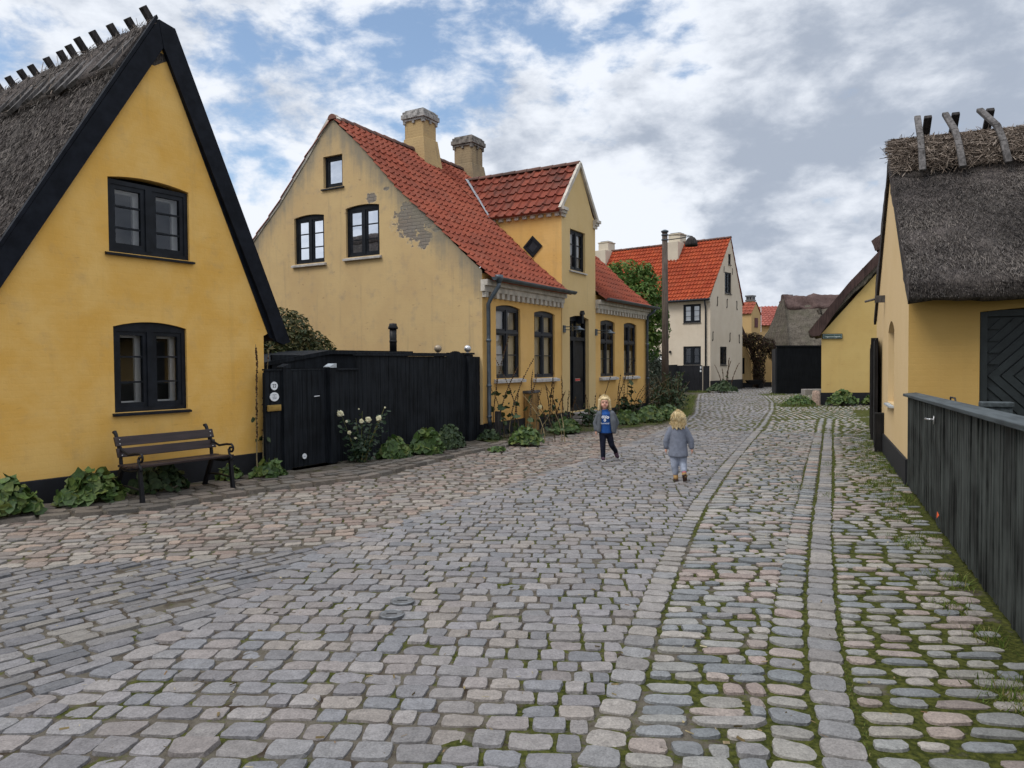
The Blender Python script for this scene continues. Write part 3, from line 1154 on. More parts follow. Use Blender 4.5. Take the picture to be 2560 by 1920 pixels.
KBP = [(-9.0, 6.2), (-5.36, 7.68), (-4.14, 8.23), (-3.29, 9.43), (-2.96, 9.69), (-2.08, 10.54), (-1.68, 11.44), (-.88, 13.34), (-.25, 14.18), (.5, 16.0),
       (1.5, 17.1), (2.64, 17.92), (4.12, 19.46), (5.0, 21.1)]
RBP = [(1.95, 1.5), (2.35, 2.8), (2.79, 4.0), (3.07, 4.71), (4.05, 7.11), (5.1, 9.5), (6.42, 12.72), (7.5, 15.07), (8.7, 17.75), (10.2, 21.9), (11.3, 24.5)]
K1x, K2x, LBx, KBx, RBx = line(K1P), line(K2P), line(LBP), line(KBP), line(RBP)
LZy = lambda x: np.interp(x, [-9, -4.13, -2.39, -1.13, 0], [5.2, 5.92, 6.23, 6.95, 7.7])

PAL = {'road': [(0.185, 0.175, 0.179), (0.199, 0.187, 0.187), (0.172, 0.167, 0.172), (0.213, 0.197, 0.189), (0.185, 0.18, 0.181), (0.226, 0.201, 0.181), (0.161, 0.161, 0.169), (0.204, 0.182, 0.173), (0.191, 0.182, 0.181)],
       'mid': [(0.224, 0.211, 0.197), (0.205, 0.197, 0.195), (0.255, 0.215, 0.19), (0.172, 0.177, 0.181), (0.244, 0.23, 0.207), (0.261, 0.208, 0.184), (0.146, 0.154, 0.159), (0.225, 0.22, 0.206), (0.27, 0.247, 0.221)],
       'right': [(0.234, 0.222, 0.195), (0.264, 0.24, 0.213), (0.204, 0.204, 0.195), (0.272, 0.222, 0.192), (0.181, 0.189, 0.192), (0.287, 0.263, 0.227), (0.249, 0.207, 0.185)],
       'skew': [(0.138, 0.134, 0.14), (0.159, 0.153, 0.156), (0.172, 0.163, 0.16), (0.123, 0.123, 0.13), (0.151, 0.144, 0.142), (0.183, 0.169, 0.152)],
       'pink': [(0.225, 0.182, 0.155), (0.198, 0.171, 0.153), (0.248, 0.192, 0.156), (0.189, 0.176, 0.165), (0.204, 0.154, 0.13), (0.238, 0.215, 0.187), (0.161, 0.142, 0.129), (0.262, 0.232, 0.201), (0.178, 0.149, 0.132)],
       'walk': [(0.126, 0.108, 0.089), (0.152, 0.127, 0.104), (0.108, 0.096, 0.083), (0.164, 0.136, 0.113), (0.139, 0.124, 0.107)],
       'kerb': [(0.217, 0.201, 0.19), (0.198, 0.19, 0.186), (0.233, 0.213, 0.193), (0.182, 0.179, 0.179)]}
STN = {k: [] for k in ('near', 'mid', 'far')}     # rows of cx, cy, hw, hl, ang, zoff, round, drop, r, g, b


def put(cx, cy, hw, hl, ang, z, n, pal):
    c = np.array(PAL[pal][rnd.randrange(len(PAL[pal]))]) * rnd.uniform(.84, 1.16)
    dist = math.hypot(cx, cy)
    lod = 'near' if dist < 9 else ('mid' if dist < 18 else 'far')
    STN[lod].append((cx, cy, hw, hl, ang, z, n, c[0], c[1], c[2]))


def rows_zone(test, box, ang, pitch, wr, gap, n, pal, z=0.0, vj=.0, hj=.08, wave=.03, left=None, right=None):
    """running-bond courses inside a zone; left / right = x(y) lines the courses are fitted between"""
    ca, sa = math.cos(ang), math.sin(ang)
    x0, x1, y0, y1 = box
    cs = [(x, y) for x in (x0, x1) for y in (y0, y1)]
    us = [x * ca + y * sa for x, y in cs]
    vs = [-x * sa + y * ca for x, y in cs]
    v = min(vs)
    ph = rnd.random() * 6

    def solve(fn, v, u):
        for _ in range(8):
            y = u * sa + v * ca
            u = (float(fn(y)) + v * sa) / ca
        return u
    while v < max(vs):
        p = pitch * rnd.uniform(1 - hj, 1 + hj)
        U, Wd = [], []
        ua = min(us) - rnd.random() * .3 if left is None else solve(left, v, min(us))
        ub = max(us) if right is None else solve(right, v, ua)
        u = ua
        while u < ub - (.03 if right else 0):
            w = rnd.uniform(*wr) if rnd.random() > .12 else rnd.uniform(wr[0] * .75, wr[0])
            if right is not None:
                rest = ub - u
                if rest < w * 1.25:
                    w = rest
                elif rest - w < wr[0] * .6:
                    w = rest / 2
            U.append(u + w / 2)
            Wd.append(w)
            u += w
        if U:
            U, Wd = np.array(U), np.array(Wd)
            V = v + wave * np.sin(U * .9 + ph + v * .35) + wave * .5 * np.sin(U * 2.3 + v * 1.1)
            X, Y = U * ca - V * sa, U * sa + V * ca
            ok = test(X, Y) & (X > x0) & (X < x1) & (Y > y0) & (Y < y1)
            ok &= (np.abs(X) < Y * .80 + 1.2)            # leave out what the lens can never reach
            for i in np.nonzero(ok)[0]:
                g = gap * rnd.uniform(.75, 1.4)
                put(X[i], Y[i], (Wd[i] - g) / 2, (p - g) / 2 * rnd.uniform(.96, 1.04), ang + rnd.gauss(0, .02), z + rnd.gauss(0, .004), n, pal)
        v += p


hk = .10
# carriageway, fieldstone margins, the skewed setts of the side street, the pinkish setts by the houses
rows_zone(lambda x, y: x > LBx(y), (-3, 17, 1.9, 47), math.radians(-4), .143, (.14, .225), .010, 7.0, 'road', left=lambda y: LBx(y) + .07, right=lambda y: K1x(y) - .095)
rows_zone(lambda x, y: (x > K1x(y)) & (x < K2x(y)), (-.5, 9, 1.9, 20.4), math.radians(-5), .124, (.12, .30), .020, 3.9, 'mid', hj=.2, wave=.04, left=lambda y: K1x(y) + .10, right=lambda y: K2x(y) - .305)
rows_zone(lambda x, y: (x > K2x(y)) & (x < RBx(y) - .05), (.5, 11, 1.9, 20.7), math.radians(-6), .128, (.15, .29), .033, 3.5, 'right', z=0.0, hj=.18, wave=.045, left=lambda y: K2x(y) + .10)
rows_zone(lambda x, y: (x < LBx(y) - .06) & (y < LZy(x)), (-8, 0, 1.9, 8), math.radians(49), .116, (.17, .30), .012, 7.5, 'skew', hj=.12)
rows_zone(lambda x, y: (x < LBx(y) - .02) & (y >= LZy(x)) & (x > KBx(y) + .16), (-8, 5, 5, 21), math.radians(9), .142, (.13, .25), .016, 5.0, 'pink', hj=.16, wave=.05)
rows_zone(lambda x, y: (x > K1x(y) + .15) & (y >= 20.9) & (x < RBx(y) + .0) & (y < 24.4), (6, 13, 20.9, 24.4), math.radians(80), .17, (.2, .34), .028, 3.4, 'mid')
rows_zone(lambda x, y: (x > K1x(y) + .12) & (y >= 24.4) & (y < 37), (8, 14.5, 24.4, 37), math.radians(14), .15, (.14, .26), .03, 3.2, 'right')


def course_along(pts, off, wid, length, gap, n, pal, z=0.0, y0=1.9, y1=99):
    p = np.array(pts, float)
    seg = np.linalg.norm(np.diff(p, axis=0), axis=1)
    L = np.concatenate([[0], np.cumsum(seg)])
    s = 0.0
    while s < L[-1]:
        w = length * rnd.uniform(.82, 1.18)
        c = s + w / 2
        x, y = np.interp(c, L, p[:, 0]), np.interp(c, L, p[:, 1])
        xa, ya = np.interp(c - .4, L, p[:, 0]), np.interp(c - .4, L, p[:, 1])
        xb, yb = np.interp(c + .4, L, p[:, 0]), np.interp(c + .4, L, p[:, 1])
        a = math.atan2(yb - ya, xb - xa)
        cx, cy = x + math.sin(a) * off, y - math.cos(a) * off
        if y0 < cy < y1 and abs(cx) < cy * .8 + 1.2:
            put(cx, cy, wid / 2 * rnd.uniform(.93, 1.06), (w - gap) / 2, a - PI / 2 + rnd.gauss(0, .025), z + rnd.gauss(0, .003), n, pal)
        s += w


course_along(K1P, 0, .175, .165, .018, 5.5, 'kerb')
course_along(K2P, 0, .175, .170, .014, 6.0, 'kerb', z=.004)
course_along(K2P, -.198, .185, .155, .03, 3.4, 'mid')
course_along(LBP, 0, .17, .22, .02, 4.5, 'road', y1=22)
course_along([(8.9, 20.75), (10.3, 21.35)], 0, .18, .24, .02, 5, 'kerb')
course_along(KBP, 0.02, .17, .33, .015, 6, 'walk', z=.045, y1=15.2)
course_along(KBP, -.19, .19, .30, .02, 4.5, 'walk', z=.05, y1=15.0)
course_along(KBP, -.40, .19, .26, .02, 4.5, 'walk', z=.052, y1=14.6)
course_along(KBP, -.61, .19, .28, .02, 4.5, 'walk', z=.054, y1=13.5)
course_along(KBP, -.82, .19, .24, .02, 4.5, 'walk', z=.055, y1=10.5)


def build_stones(lst, g, name):
    """one rounded, slightly uneven block per row of the list"""
    S = np.array(lst)
    n = len(S)
    lin = np.linspace(-1, 1, g)
    A, B = np.meshgrid(lin, lin, indexing='xy')
    a, b = A.ravel(), B.ravel()
    lev = np.maximum(np.abs(a), np.abs(b))
    th = np.arctan2(b, a)
    if g == 7:
        rad = np.interp(lev, [0, 1 / 3, 2 / 3, 1], [0, .60, .935, 1.0])
        prof = np.interp(lev, [0, 1 / 3, 2 / 3, 1], [.0, -.01, -.075, -1.0])
    elif g == 5:
        rad = np.interp(lev, [0, .5, 1], [0, .91, 1.0])
        prof = np.interp(lev, [0, .5, 1], [0, -.06, -1.0])
    else:
        rad = np.interp(lev, [0, 1], [0, 1.0])
        prof = np.interp(lev, [0, 1], [0, -.55])
    k = g * g
    ex = S[:, 6][:, None]
    ct, st = np.abs(np.cos(th))[None], np.abs(np.sin(th))[None]
    sup = 1.0 / (ct ** ex + st ** ex) ** (1.0 / ex)
    f1, f2, f3 = (rs.rand(n, 1) * 6.3 for _ in range(3))
    amp = np.clip(.17 / ex, .018, .06)
    sup = sup * (1 + amp * (np.cos(2 * th[None] + f1) * .7 + np.cos(3 * th[None] + f2) + .6 * np.cos(5 * th[None] + f3)))
    X = np.cos(th)[None] * sup * rad[None] * S[:, 2][:, None]
    Y = np.sin(th)[None] * sup * rad[None] * S[:, 3][:, None]
    X = X * (1 + rs.randn(n, 1) * .05 * (Y / S[:, 3][:, None]))
    drop = (np.where(S[:, 6] < 4, .034, .028) + np.maximum(S[:, 5] - .02, 0) * 1.6)[:, None]
    tx, ty = rs.randn(n, 1) * .022, rs.randn(n, 1) * .026
    Z = prof[None] * drop + tx * X + ty * Y + S[:, 5][:, None]
    Z += rs.randn(n, k) * .0016 * (lev[None] < .99)
    dome = np.where(S[:, 6] < 4, .008, .003)[:, None]
    Z += dome * (1 - lev[None] ** 2)
    ca, sa = np.cos(S[:, 4])[:, None], np.sin(S[:, 4])[:, None]
    V = np.stack([S[:, 0][:, None] + X * ca - Y * sa, S[:, 1][:, None] + X * sa + Y * ca, Z], -1).reshape(-1, 3)
    q = []
    for j in range(g - 1):
        for i in range(g - 1):
            q.append((j * g + i, j * g + i + 1, (j + 1) * g + i + 1, (j + 1) * g + i))
    Q = (np.array(q)[None] + (np.arange(n) * k)[:, None, None]).reshape(-1, 4)
    C = np.repeat(S[:, 7:10], k, axis=0)
    return V, Q, C


Vs, Qs, Cs, base = [], [], [], 0
for lod, g in (('near', 7), ('mid', 5), ('far', 3)):
    V, Q, C = build_stones(STN[lod], g, lod)
    Vs.append(V)
    Qs.append(Q + base)
    Cs.append(C)
    base += len(V)
print('stones', {k: len(v) for k, v in STN.items()})
tag(np_mesh('road', np.concatenate(Vs), np.concatenate(Qs), M['setts'], smooth=False, colv=np.concatenate(Cs)), kind='structure')

# bed between the stones: sand, dirt and moss
gx = np.arange(-9.5, 19.01, .25)
gy = np.arange(.5, 49.01, .25)
X, Y = np.meshgrid(gx, gy)
moss = np.full(X.shape, .40)
moss = np.where(X > K1x(Y) - .6, .56, moss)
moss = np.where(X > K1x(Y) + .1, .62, moss)
moss = np.where(X > K2x(Y) - .35, .78, moss)
moss = np.where(X > K2x(Y) + .1, .80, moss)
moss = np.where((X > K2x(Y) + .1) & (Y > 6.5) & (Y < 17), .98, moss)
moss = np.where((X < LBx(Y)) & (Y > LZy(X)), .27, moss)
moss = np.where((X < LBx(Y)) & (Y <= LZy(X)), .24, moss)
moss = np.where(X < KBx(Y), .22, moss)
moss = np.where((Y > 21) & (X < K1x(Y)), .40, moss)
Z = np.where(X > K2x(Y) + .05, -.008, np.where(X > K1x(Y), -.010, -.0095))
Z = np.where((X > K2x(Y) + .1) & (Y > 6.5) & (Y < 17), -.005, Z)
Z = np.where((X < KBx(Y) - .1) & (Y < 16) & (Y > 6), .035, Z)
ny, nx = X.shape
idx = np.arange(nx * ny).reshape(ny, nx)
Q = np.stack([idx[:-1, :-1], idx[:-1, 1:], idx[1:, 1:], idx[1:, :-1]], -1).reshape(-1, 4)
bed = np_mesh('road_bed', np.stack([X, Y, Z], -1).reshape(-1, 3), Q, M['bed'], smooth=True, extra={'moss': moss.ravel()})
tag(bed, kind='structure')
mb = MB()
mb.add([(-400, -60, -.05), (400, -60, -.05), (400, 700, -.05), (-400, 700, -.05)], [(0, 1, 2, 3)])
tag(mb.build('ground', M['soil']), kind='structure')

# planted strip along the middle house
strip_in = [(-.75, 15.2), (-.2, 16.2), (1.2, 18.6), (2.9, 21.6), (4.4, 24.2), (5.5, 26.6), (7.0, 31.0), (8.5, 37.0)]
strip_out = [(-.28, 14.5), (.55, 16.15), (1.75, 17.35), (3.0, 18.45), (4.2, 19.7), (5.25, 22.3), (6.35, 26.6), (8.4, 35.0)]
V, Q = [], []
ns = 60
for i in range(ns + 1):
    t = i / ns * (len(strip_in) - 1)
    k = min(int(t), len(strip_in) - 2)
    a = np.array(strip_in[k]) * (1 - (t - k)) + np.array(strip_in[k + 1]) * (t - k)
    b = np.array(strip_out[k]) * (1 - (t - k)) + np.array(strip_out[k + 1]) * (t - k)
    b = b + np.array([.06, -.04]) * math.sin(i * 1.7)
    for j in range(7):
        f = j / 6
        p = a * (1 - f) + b * f
        V.append((p[0], p[1], (.055 * math.sin(min(1, (1 - f) * 1.4 + .0) * PI / 2) + rs.randn() * .008) - .012 * (f > .99)))
for i in range(ns):
    for j in range(6):
        Q.append((i * 7 + j, i * 7 + j + 1, (i + 1) * 7 + j + 1, (i + 1) * 7 + j))
tag(np_mesh('planting_strip', np.array(V), np.array(Q), M['soil'], smooth=True), kind='structure')


def grass_patch(name, label, P, h, spread, mat='grass'):
    n = len(P)
    D = np.stack([rs.randn(n) * spread, rs.randn(n) * spread, np.ones(n)], 1)
    D /= np.linalg.norm(D, axis=1)[:, None]
    L = h * (.5 + rs.rand(n))
    S = np.stack([rs.randn(n), rs.randn(n), np.zeros(n)], 1)
    S /= np.linalg.norm(S, axis=1)[:, None]
    w = .0022 + .0022 * rs.rand(n)
    top = P + D * L[:, None] + np.stack([rs.randn(n) * .2, rs.randn(n) * .2, -np.abs(rs.randn(n)) * .1], 1) * L[:, None]
    V = np.stack([P - S * w[:, None], P + S * w[:, None], top + S * w[:, None] * .2, top - S * w[:, None] * .2], 1).reshape(-1, 3)
    o = np_mesh(name, V, np.arange(n * 4).reshape(n, 4), M[mat], smooth=False, rndv=np.repeat(rs.rand(n), 4))
    return tag(o, label, 'grass', kind='stuff')


def right_edge_points(n, y0, y1, sig, clus=26):
    yc = y0 + (y1 - y0) * rs.rand(clus)
    xc = RBx(yc) - np.abs(rs.randn(clus)) * sig - .03
    k = rs.randint(0, clus, n)
    x = xc[k] + rs.randn(n) * .07
    y = yc[k] + rs.randn(n) * .10
    ok = x < RBx(y) - .01
    return np.stack([x[ok], y[ok], np.full(ok.sum(), -.012)], 1)


P = np.concatenate([right_edge_points(7000, 3.2, 16, .24, 50), right_edge_points(5200, 8.5, 16, .6, 46), right_edge_points(800, 15, 21, .6, 12)])
grass_patch('grass', 'short tufts of grass and weeds growing between the stones beside the grey board fence', P, .05, .55)
tt = rs.rand(1500)
yy = 3 + 16 * tt ** 1.3
P = np.stack([K2x(yy) + .105 + rs.randn(1500) * .015, yy, np.full(1500, -.012)], 1)
grass_patch('grass', 'thin line of moss and grass along the straight course of setts', P, .016, .8)
# scrubby grass edge of the planted strip
t = rs.rand(5200)
k = np.clip((t * 6.6).astype(int), 0, 6)
f = t * 6.6 - k
so, si = np.array(strip_out), np.array(strip_in)
po = so[k] * (1 - f)[:, None] + so[k + 1] * f[:, None]
pi_ = si[k] * (1 - f)[:, None] + si[k + 1] * f[:, None]
e = rs.rand(5200)[:, None] ** 1.5
P2 = po * (1 - e) + pi_ * e + rs.randn(5200, 2) * .05
grass_patch('grass', 'scrubby dry grass edging the planted strip in front of the tiled house', np.concatenate([P2, np.full((5200, 1), .01)], 1), .07, .6)

# windblown scraps of leaf and straw caught in the joints
n = 700
yy = 2.2 + 14 * rs.rand(n) ** 1.3
xx = yy * (-.66 + 1.25 * rs.rand(n))
ok = (xx < RBx(yy) - .05) & (xx > KBx(yy) + .1)
P = np.stack([xx, yy, np.full(n, .006)], 1)[ok]
n = len(P)
D = np.stack([rs.randn(n), rs.randn(n), rs.randn(n) * .08], 1)
D /= np.linalg.norm(D, axis=1)[:, None]
tag(straws('leaf_litter', None, P, D, .012 + .03 * rs.rand(n), .003 + .010 * rs.rand(n) ** 2, m_rndcol('litter', [(.10, .07, .03), (.22, .17, .08), (.30, .26, .17), (.16, .09, .04)], .9, 30)),
    'tiny dry scraps of leaf and straw scattered over the cobbles', 'litter', kind='stuff')

n = 4200
yy = 21 + 14 * rs.rand(n) ** 1.2
xx = LBx(yy) - rs.rand(n) ** 1.4 * .9 + .04 * rs.randn(n)
grass_patch('grass', 'weedy verge of longer grass between the road and the black fence beyond the tiled house', np.stack([xx, yy, np.full(n, .0)], 1), .13, .5)


# ---------------------------------------------------------------- thatched ochre house with the tall gable
def ident(x, y, z):
    return (x, y, z)


dA = (.5566, .8308)
A = thing('thatched_house', 'deep ochre thatched house with black bargeboards and a bench at its wall', 'house', (-3.68, 10.99), dA)
Tf = ident
g_out = [(-3.62, -.2), (0, -.2), (0, 2.05), (.10, 2.10), (-1.515, 5.84), (-3.74, 2.14), (-3.62, 2.08)]
w_lo = (-2.22, -1.24, 1.04, 2.18, .07)
w_hi = (-2.25, -1.17, 3.03, 4.00, .06)
mb = MB()
wall_face(mb, g_out, [arch_poly(*w_lo), arch_poly(*w_hi)], .17)
mb.add([(0, 0, -.2), (0, 9, -.2), (0, 9, 2.05), (0, 0, 2.05)], [(0, 1, 2, 3)])
mb.add([(-3.62, 0, -.2), (-3.62, 9, -.2), (-3.62, 9, 2.2), (-3.62, 0, 2.2)], [(0, 1, 2, 3)])
mb.add([(p[0], 9, p[1]) for p in g_out], [tuple(range(len(g_out)))])
mb.build('wall', M['wall_ochre'], A)
mb = MB()
mb.box(-3.66, .03, -.035, 0, -.25, .33)
mb.box(0, .03, 0, 9, -.25, .31)
mb.build('plinth', M['plinth'], A, bevel=.01)
# hard black arch over the lower window is part of the frame; the upper one has only a shallow brick arch
window(A, Tf, *w_lo, setb=.035, fw=.055, sash=.05, post=.085, rows=(3,), inner=True, sill=(.03, .05, .045), sillmat='frame_black',
       curtain=('room', [(-2.0, -1.9, 1.1, 1.2)]) if False else None)
window(A, Tf, w_hi[0], w_hi[1], w_hi[2], 3.93, 0, setb=.035, fw=.055, sash=.055, post=.095, rows=(3,), inner=True, sill=(.05, .05, .045), sillmat='frame_black')
# roof of reed
sec = [(.46, 1.98), (.40, 2.10), (-1.37, 6.00), (-1.62, 6.06), (-3.98, 2.02), (-4.05, 1.88), (-3.80, 1.98), (-1.53, 5.84), (.16, 2.02)]
slab_thatch('roof', A, lambda a, p, z: (p, a, z), sec, .02, 9.2, M['thatch'], .02, .14, 3)
# bargeboards
mb = MB()
mb.prism([(-1.58, 6.07), (-1.36, 6.03), (.44, 1.97), (.31, 1.93), (.18, 1.97), (.02, 2.38), (-1.52, 5.73)], lambda p, q, o: (p, o, q), -.066, -.016)
mb.build('bargeboard', M['navy'], A, bevel=.006)
mb = MB()
mb.prism([(-1.585, 6.07), (-1.525, 5.73), (-3.78, 1.95), (-3.98, 1.86), (-4.02, 1.95)], lambda p, q, o: (p, o, q), -.064, -.014)
mb.prism([(-1.59, 6.08), (-4.03, 1.94), (-4.06, 1.96), (-1.61, 6.12)], lambda p, q, o: (p, o, q), -.07, -.01)
mb.build('bargeboard', M['navy'], A, bevel=.006)
mb = MB()
mb.prism([(-1.56, 5.95), (.33, 2.0), (.10, 2.02), (-1.525, 5.77), (-3.76, 2.0), (-3.93, 2.0)], lambda p, q, o: (p, o, q), -.013, -.003)
mb.build('soffit', M['navy'], A)
# boarded, straw-packed ridge with a row of wooden pegs
slab_thatch('ridge_cap', A, lambda a, p, z: (p, a, z), [(-1.22, 5.72), (-1.36, 5.98), (-1.47, 6.04), (-1.60, 6.05), (-1.70, 5.98), (-2.14, 5.30), (-2.05, 5.22)], 0.0, 9.0, M['thatch'], .02, .1, 5)
yb = .10
while yb < 8.5:
    wv = rnd.uniform(.16, .26)
    mb = MB()
    low = rnd.uniform(5.24, 5.38)
    pu = -1.66 - (6.12 - low) * .62
    mb.add([(-1.655, yb + .02, 6.02), (-1.655, yb + wv, 6.02), (pu, yb + wv + .05, low), (pu, yb, low + .05),
            (-1.62, yb + .02, 5.99), (-1.62, yb + wv, 5.99), (pu + .04, yb + wv + .05, low - .035), (pu + .04, yb, low + .01)],
           [(0, 1, 2, 3), (7, 6, 5, 4), (0, 4, 5, 1), (3, 2, 6, 7), (0, 3, 7, 4), (1, 5, 6, 2)])
    mb.build('ridge_board', M['oldwood'], A)
    yb += wv + rnd.uniform(.10, .26)
for py in (.20, .62, 1.04, 1.48, 1.88, 2.20, 2.50, 2.90, 3.36, 3.72, 4.16, 4.6, 5.0, 5.4):
    mb = MB()
    k = rnd.uniform(-.03, .03)
    mb.beam((-1.30, py, 5.84), (-1.64 + k, py - .02, 6.27 + rnd.uniform(-.03, .02)), .085, .075, (0, 1, 0))
    mb.build('ridge_peg', M['oldwood_dark'], A, bevel=.006)
# straw poking out along the ridge, reed ends on the slope
n = 700
yy = rs.rand(n) * 6
tt = rs.rand(n)
P = np.stack([-1.58 - tt * .55, yy, 6.10 - tt * .82], 1) + rs.randn(n, 3) * .015
D = np.stack([-.5 + rs.randn(n) * .3, rs.randn(n) * .8, -.85 + rs.randn(n) * .3], 1)
D /= np.linalg.norm(D, axis=1)[:, None]
straws('ridge_straw', A, P, D, .12 + .18 * rs.rand(n), .006 + .004 * rs.rand(n), M['straw'])
n = 16000
yy = rs.rand(n) ** 1.2 * 6
tt = rs.rand(n)
P = np.stack([-1.64 - tt * 2.36, yy, 6.05 - tt * 4.04], 1) + rs.randn(n, 3) * .012
D = np.stack([-.505 + rs.randn(n) * .25, rs.randn(n) * .30, -.863 + rs.randn(n) * .2], 1)
D /= np.linalg.norm(D, axis=1)[:, None]
straws('reed_ends', A, P + np.array([-.86, 0, .5]) * .015, D, .05 + .06 * rs.rand(n), .006 + .004 * rs.rand(n), M['reed'])

# ---------------------------------------------------------------- tiled house with the front gable
dB = (.4965, .8680)
B = thing('tiled_house', 'yellow house with red pantiles, two chimneys and a patch of bare brick', 'house', (-.61, 15.46), dB)
prof = [(-.30, 3.33), (-.06, 3.53), (.52, 4.02), (1.32, 4.77), (2.24, 5.57), (3.25, 6.62), (4.07, 7.37)]
profb = [(8.14 - p, z) for p, z in prof]
Tg = lambda u, d, z: (d, u, z)                       # gable wall, seen from outside
gw = [(0, -.2), (8.14, -.2), (8.14, 3.35), (7.62, 3.93), (6.82, 4.70), (5.9, 5.50), (4.89, 6.54), (4.20, 7.30), (4.05, 7.34), (3.92, 7.20), (3.25, 6.625), (2.24, 5.575),
      (1.32, 4.775), (.52, 4.02), (0, 3.56)]
gwin = [(4.40, 5.38, 4.06, 5.22, .05), (2.72, 3.72, 4.10, 5.28, .05), (3.80, 4.40, 5.78, 6.52, 0)]
mb = MB(Tg)
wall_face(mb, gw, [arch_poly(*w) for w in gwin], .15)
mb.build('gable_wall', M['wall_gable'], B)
for w in gwin[:2]:
    window(B, Tg, *w, setb=.06, fw=.06, sash=.042, post=.08, rows=(3,), glass='glass_old', sill=(.06, .07, .08),
           curtain=('blind', [(w[0] + .09, w[1] - .09, w[2] + .05, w[3] - .1)]) if False else None)
window(B, Tg, *gwin[2], setb=.08, fw=.05, sash=.05, leaves=1, rows=(1,), glass='glass_old', sill=(.05, .05, .05), sillmat='frame_slate')
# front walls either side of the bay
fw_l = [(.55, 1.63, 1.29, 2.90, .06), (2.30, 3.38, 1.27, 2.87, .06)]
fw_r = [(6.27, 7.34, 1.22, 2.84, .06), (8.08, 9.17, 1.21, 2.84, .06)]
mb = MB()
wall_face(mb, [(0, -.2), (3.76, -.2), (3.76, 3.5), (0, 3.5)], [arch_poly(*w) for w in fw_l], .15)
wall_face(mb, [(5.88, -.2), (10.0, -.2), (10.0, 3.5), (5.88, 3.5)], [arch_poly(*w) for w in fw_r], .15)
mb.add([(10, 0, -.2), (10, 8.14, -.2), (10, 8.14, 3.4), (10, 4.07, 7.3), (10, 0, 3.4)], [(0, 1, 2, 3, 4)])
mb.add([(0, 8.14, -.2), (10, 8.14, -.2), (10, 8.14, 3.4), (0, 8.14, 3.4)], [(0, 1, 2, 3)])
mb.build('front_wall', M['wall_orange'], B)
cur = {0: [(.78, 1.06, 2.34, 2.8), (1.12, 1.56, 1.34, 2.8), (.62, 1.06, 1.34, 2.24)], 1: [(2.62, 2.81, 2.34, 2.75), (2.87, 3.31, 1.32, 2.75), (2.37, 2.81, 1.32, 2.24)]}
for i, w in enumerate(fw_l):
    window(B, ident, *w, setb=.05, fw=.045, sash=.036, post=.075, transom=2.30, rows=(2, 1), fmat='frame_slate',
           sill=(.09, .10, .10), curtain=('curtain', cur[i]))
    # the sloping zinc board above the stone sill
for w in fw_r:
    window(B, ident, *w, setb=.05, fw=.045, sash=.036, post=.075, transom=2.22, rows=(2, 1), fmat='frame_slate', glass='glass',
           sill=(.09, .10, .10), curtain=('curtain', [(w[0] + .06, w[1] - .06, w[2] + .06, 1.98)]))
# the bay
mb = MB()
door = (4.21, 5.42, .34, 2.86, .07)
dwin = (4.25, 5.20, 4.03, 5.08, 0)
mb2 = MB()
wall_face(mb2, [(3.76, -.2), (5.88, -.2), (5.88, 5.52), (5.70, 5.62), (4.86, 6.80), (4.78, 6.80), (3.94, 5.62), (3.76, 5.52)], [arch_poly(*door), arch_poly(*dwin)], .20, -.02)
mb2.add([(5.88, -.02, -.2), (5.88, 0, -.2), (5.88, 0, 3.5), (5.88, -.02, 3.5)], [(0, 1, 2, 3)])
mb2.add([(3.76, -.02, -.2), (3.76, 0.001, -.2), (3.76, .001, 3.5), (3.76, -.02, 3.5)], [(0, 1, 2, 3)])
mb2.build('bay_wall', M['wall_bay'], B)
mb = MB()
mb.add([(3.76, -.02, 3.3), (3.76, 2.6, 5.5), (3.76, 2.6, 5.52), (3.76, -.02, 5.52)], [(0, 1, 2, 3)])
mb.add([(5.88, -.02, 3.3), (5.88, 2.6, 5.5), (5.88, 2.6, 5.52), (5.88, -.02, 5.52)], [(0, 1, 2, 3)])
mb.build('dormer_cheeks', M['wall_orange'], B)
window(B, lambda u, d, z: (u, d - .02, z), *dwin, setb=.06, fw=.05, sash=.045, post=.07, rows=(3,), glass='glass', sill=(.05, .05, .06),
       curtain=('blind', [(4.33, 4.70, 4.1, 5.02), (4.76, 5.12, 4.1, 5.02)]))
# lozenge window on the cheek
mb = MB(lambda u, d, z: (3.76 + d, u, z))
for r0, r1, a, b in ((.30, .22, -.03, .02), (.22, .15, -.015, .02)):
    for k in range(4):
        t0, t1 = k * PI / 2, (k + 1) * PI / 2
        p = [(.80 + math.cos(t) * q * .93, 4.61 + math.sin(t) * q * .93) for q, t in ((r0, t0), (r0, t1), (r1, t1), (r1, t0))]
        mb.prism(p, lambda x, y, o: (x, o, y), a, b)
lz = mb.build('diamond_window', M['frame_black'], B)
mb = MB(lambda u, d, z: (3.76 + d, u, z))
mb.add([(.80, -.004, 4.47), (.94, -.004, 4.61), (.80, -.004, 4.75), (.66, -.004, 4.61)], [(0, 1, 2, 3)])
mb.build('pane', M['frame_slate'], lz)
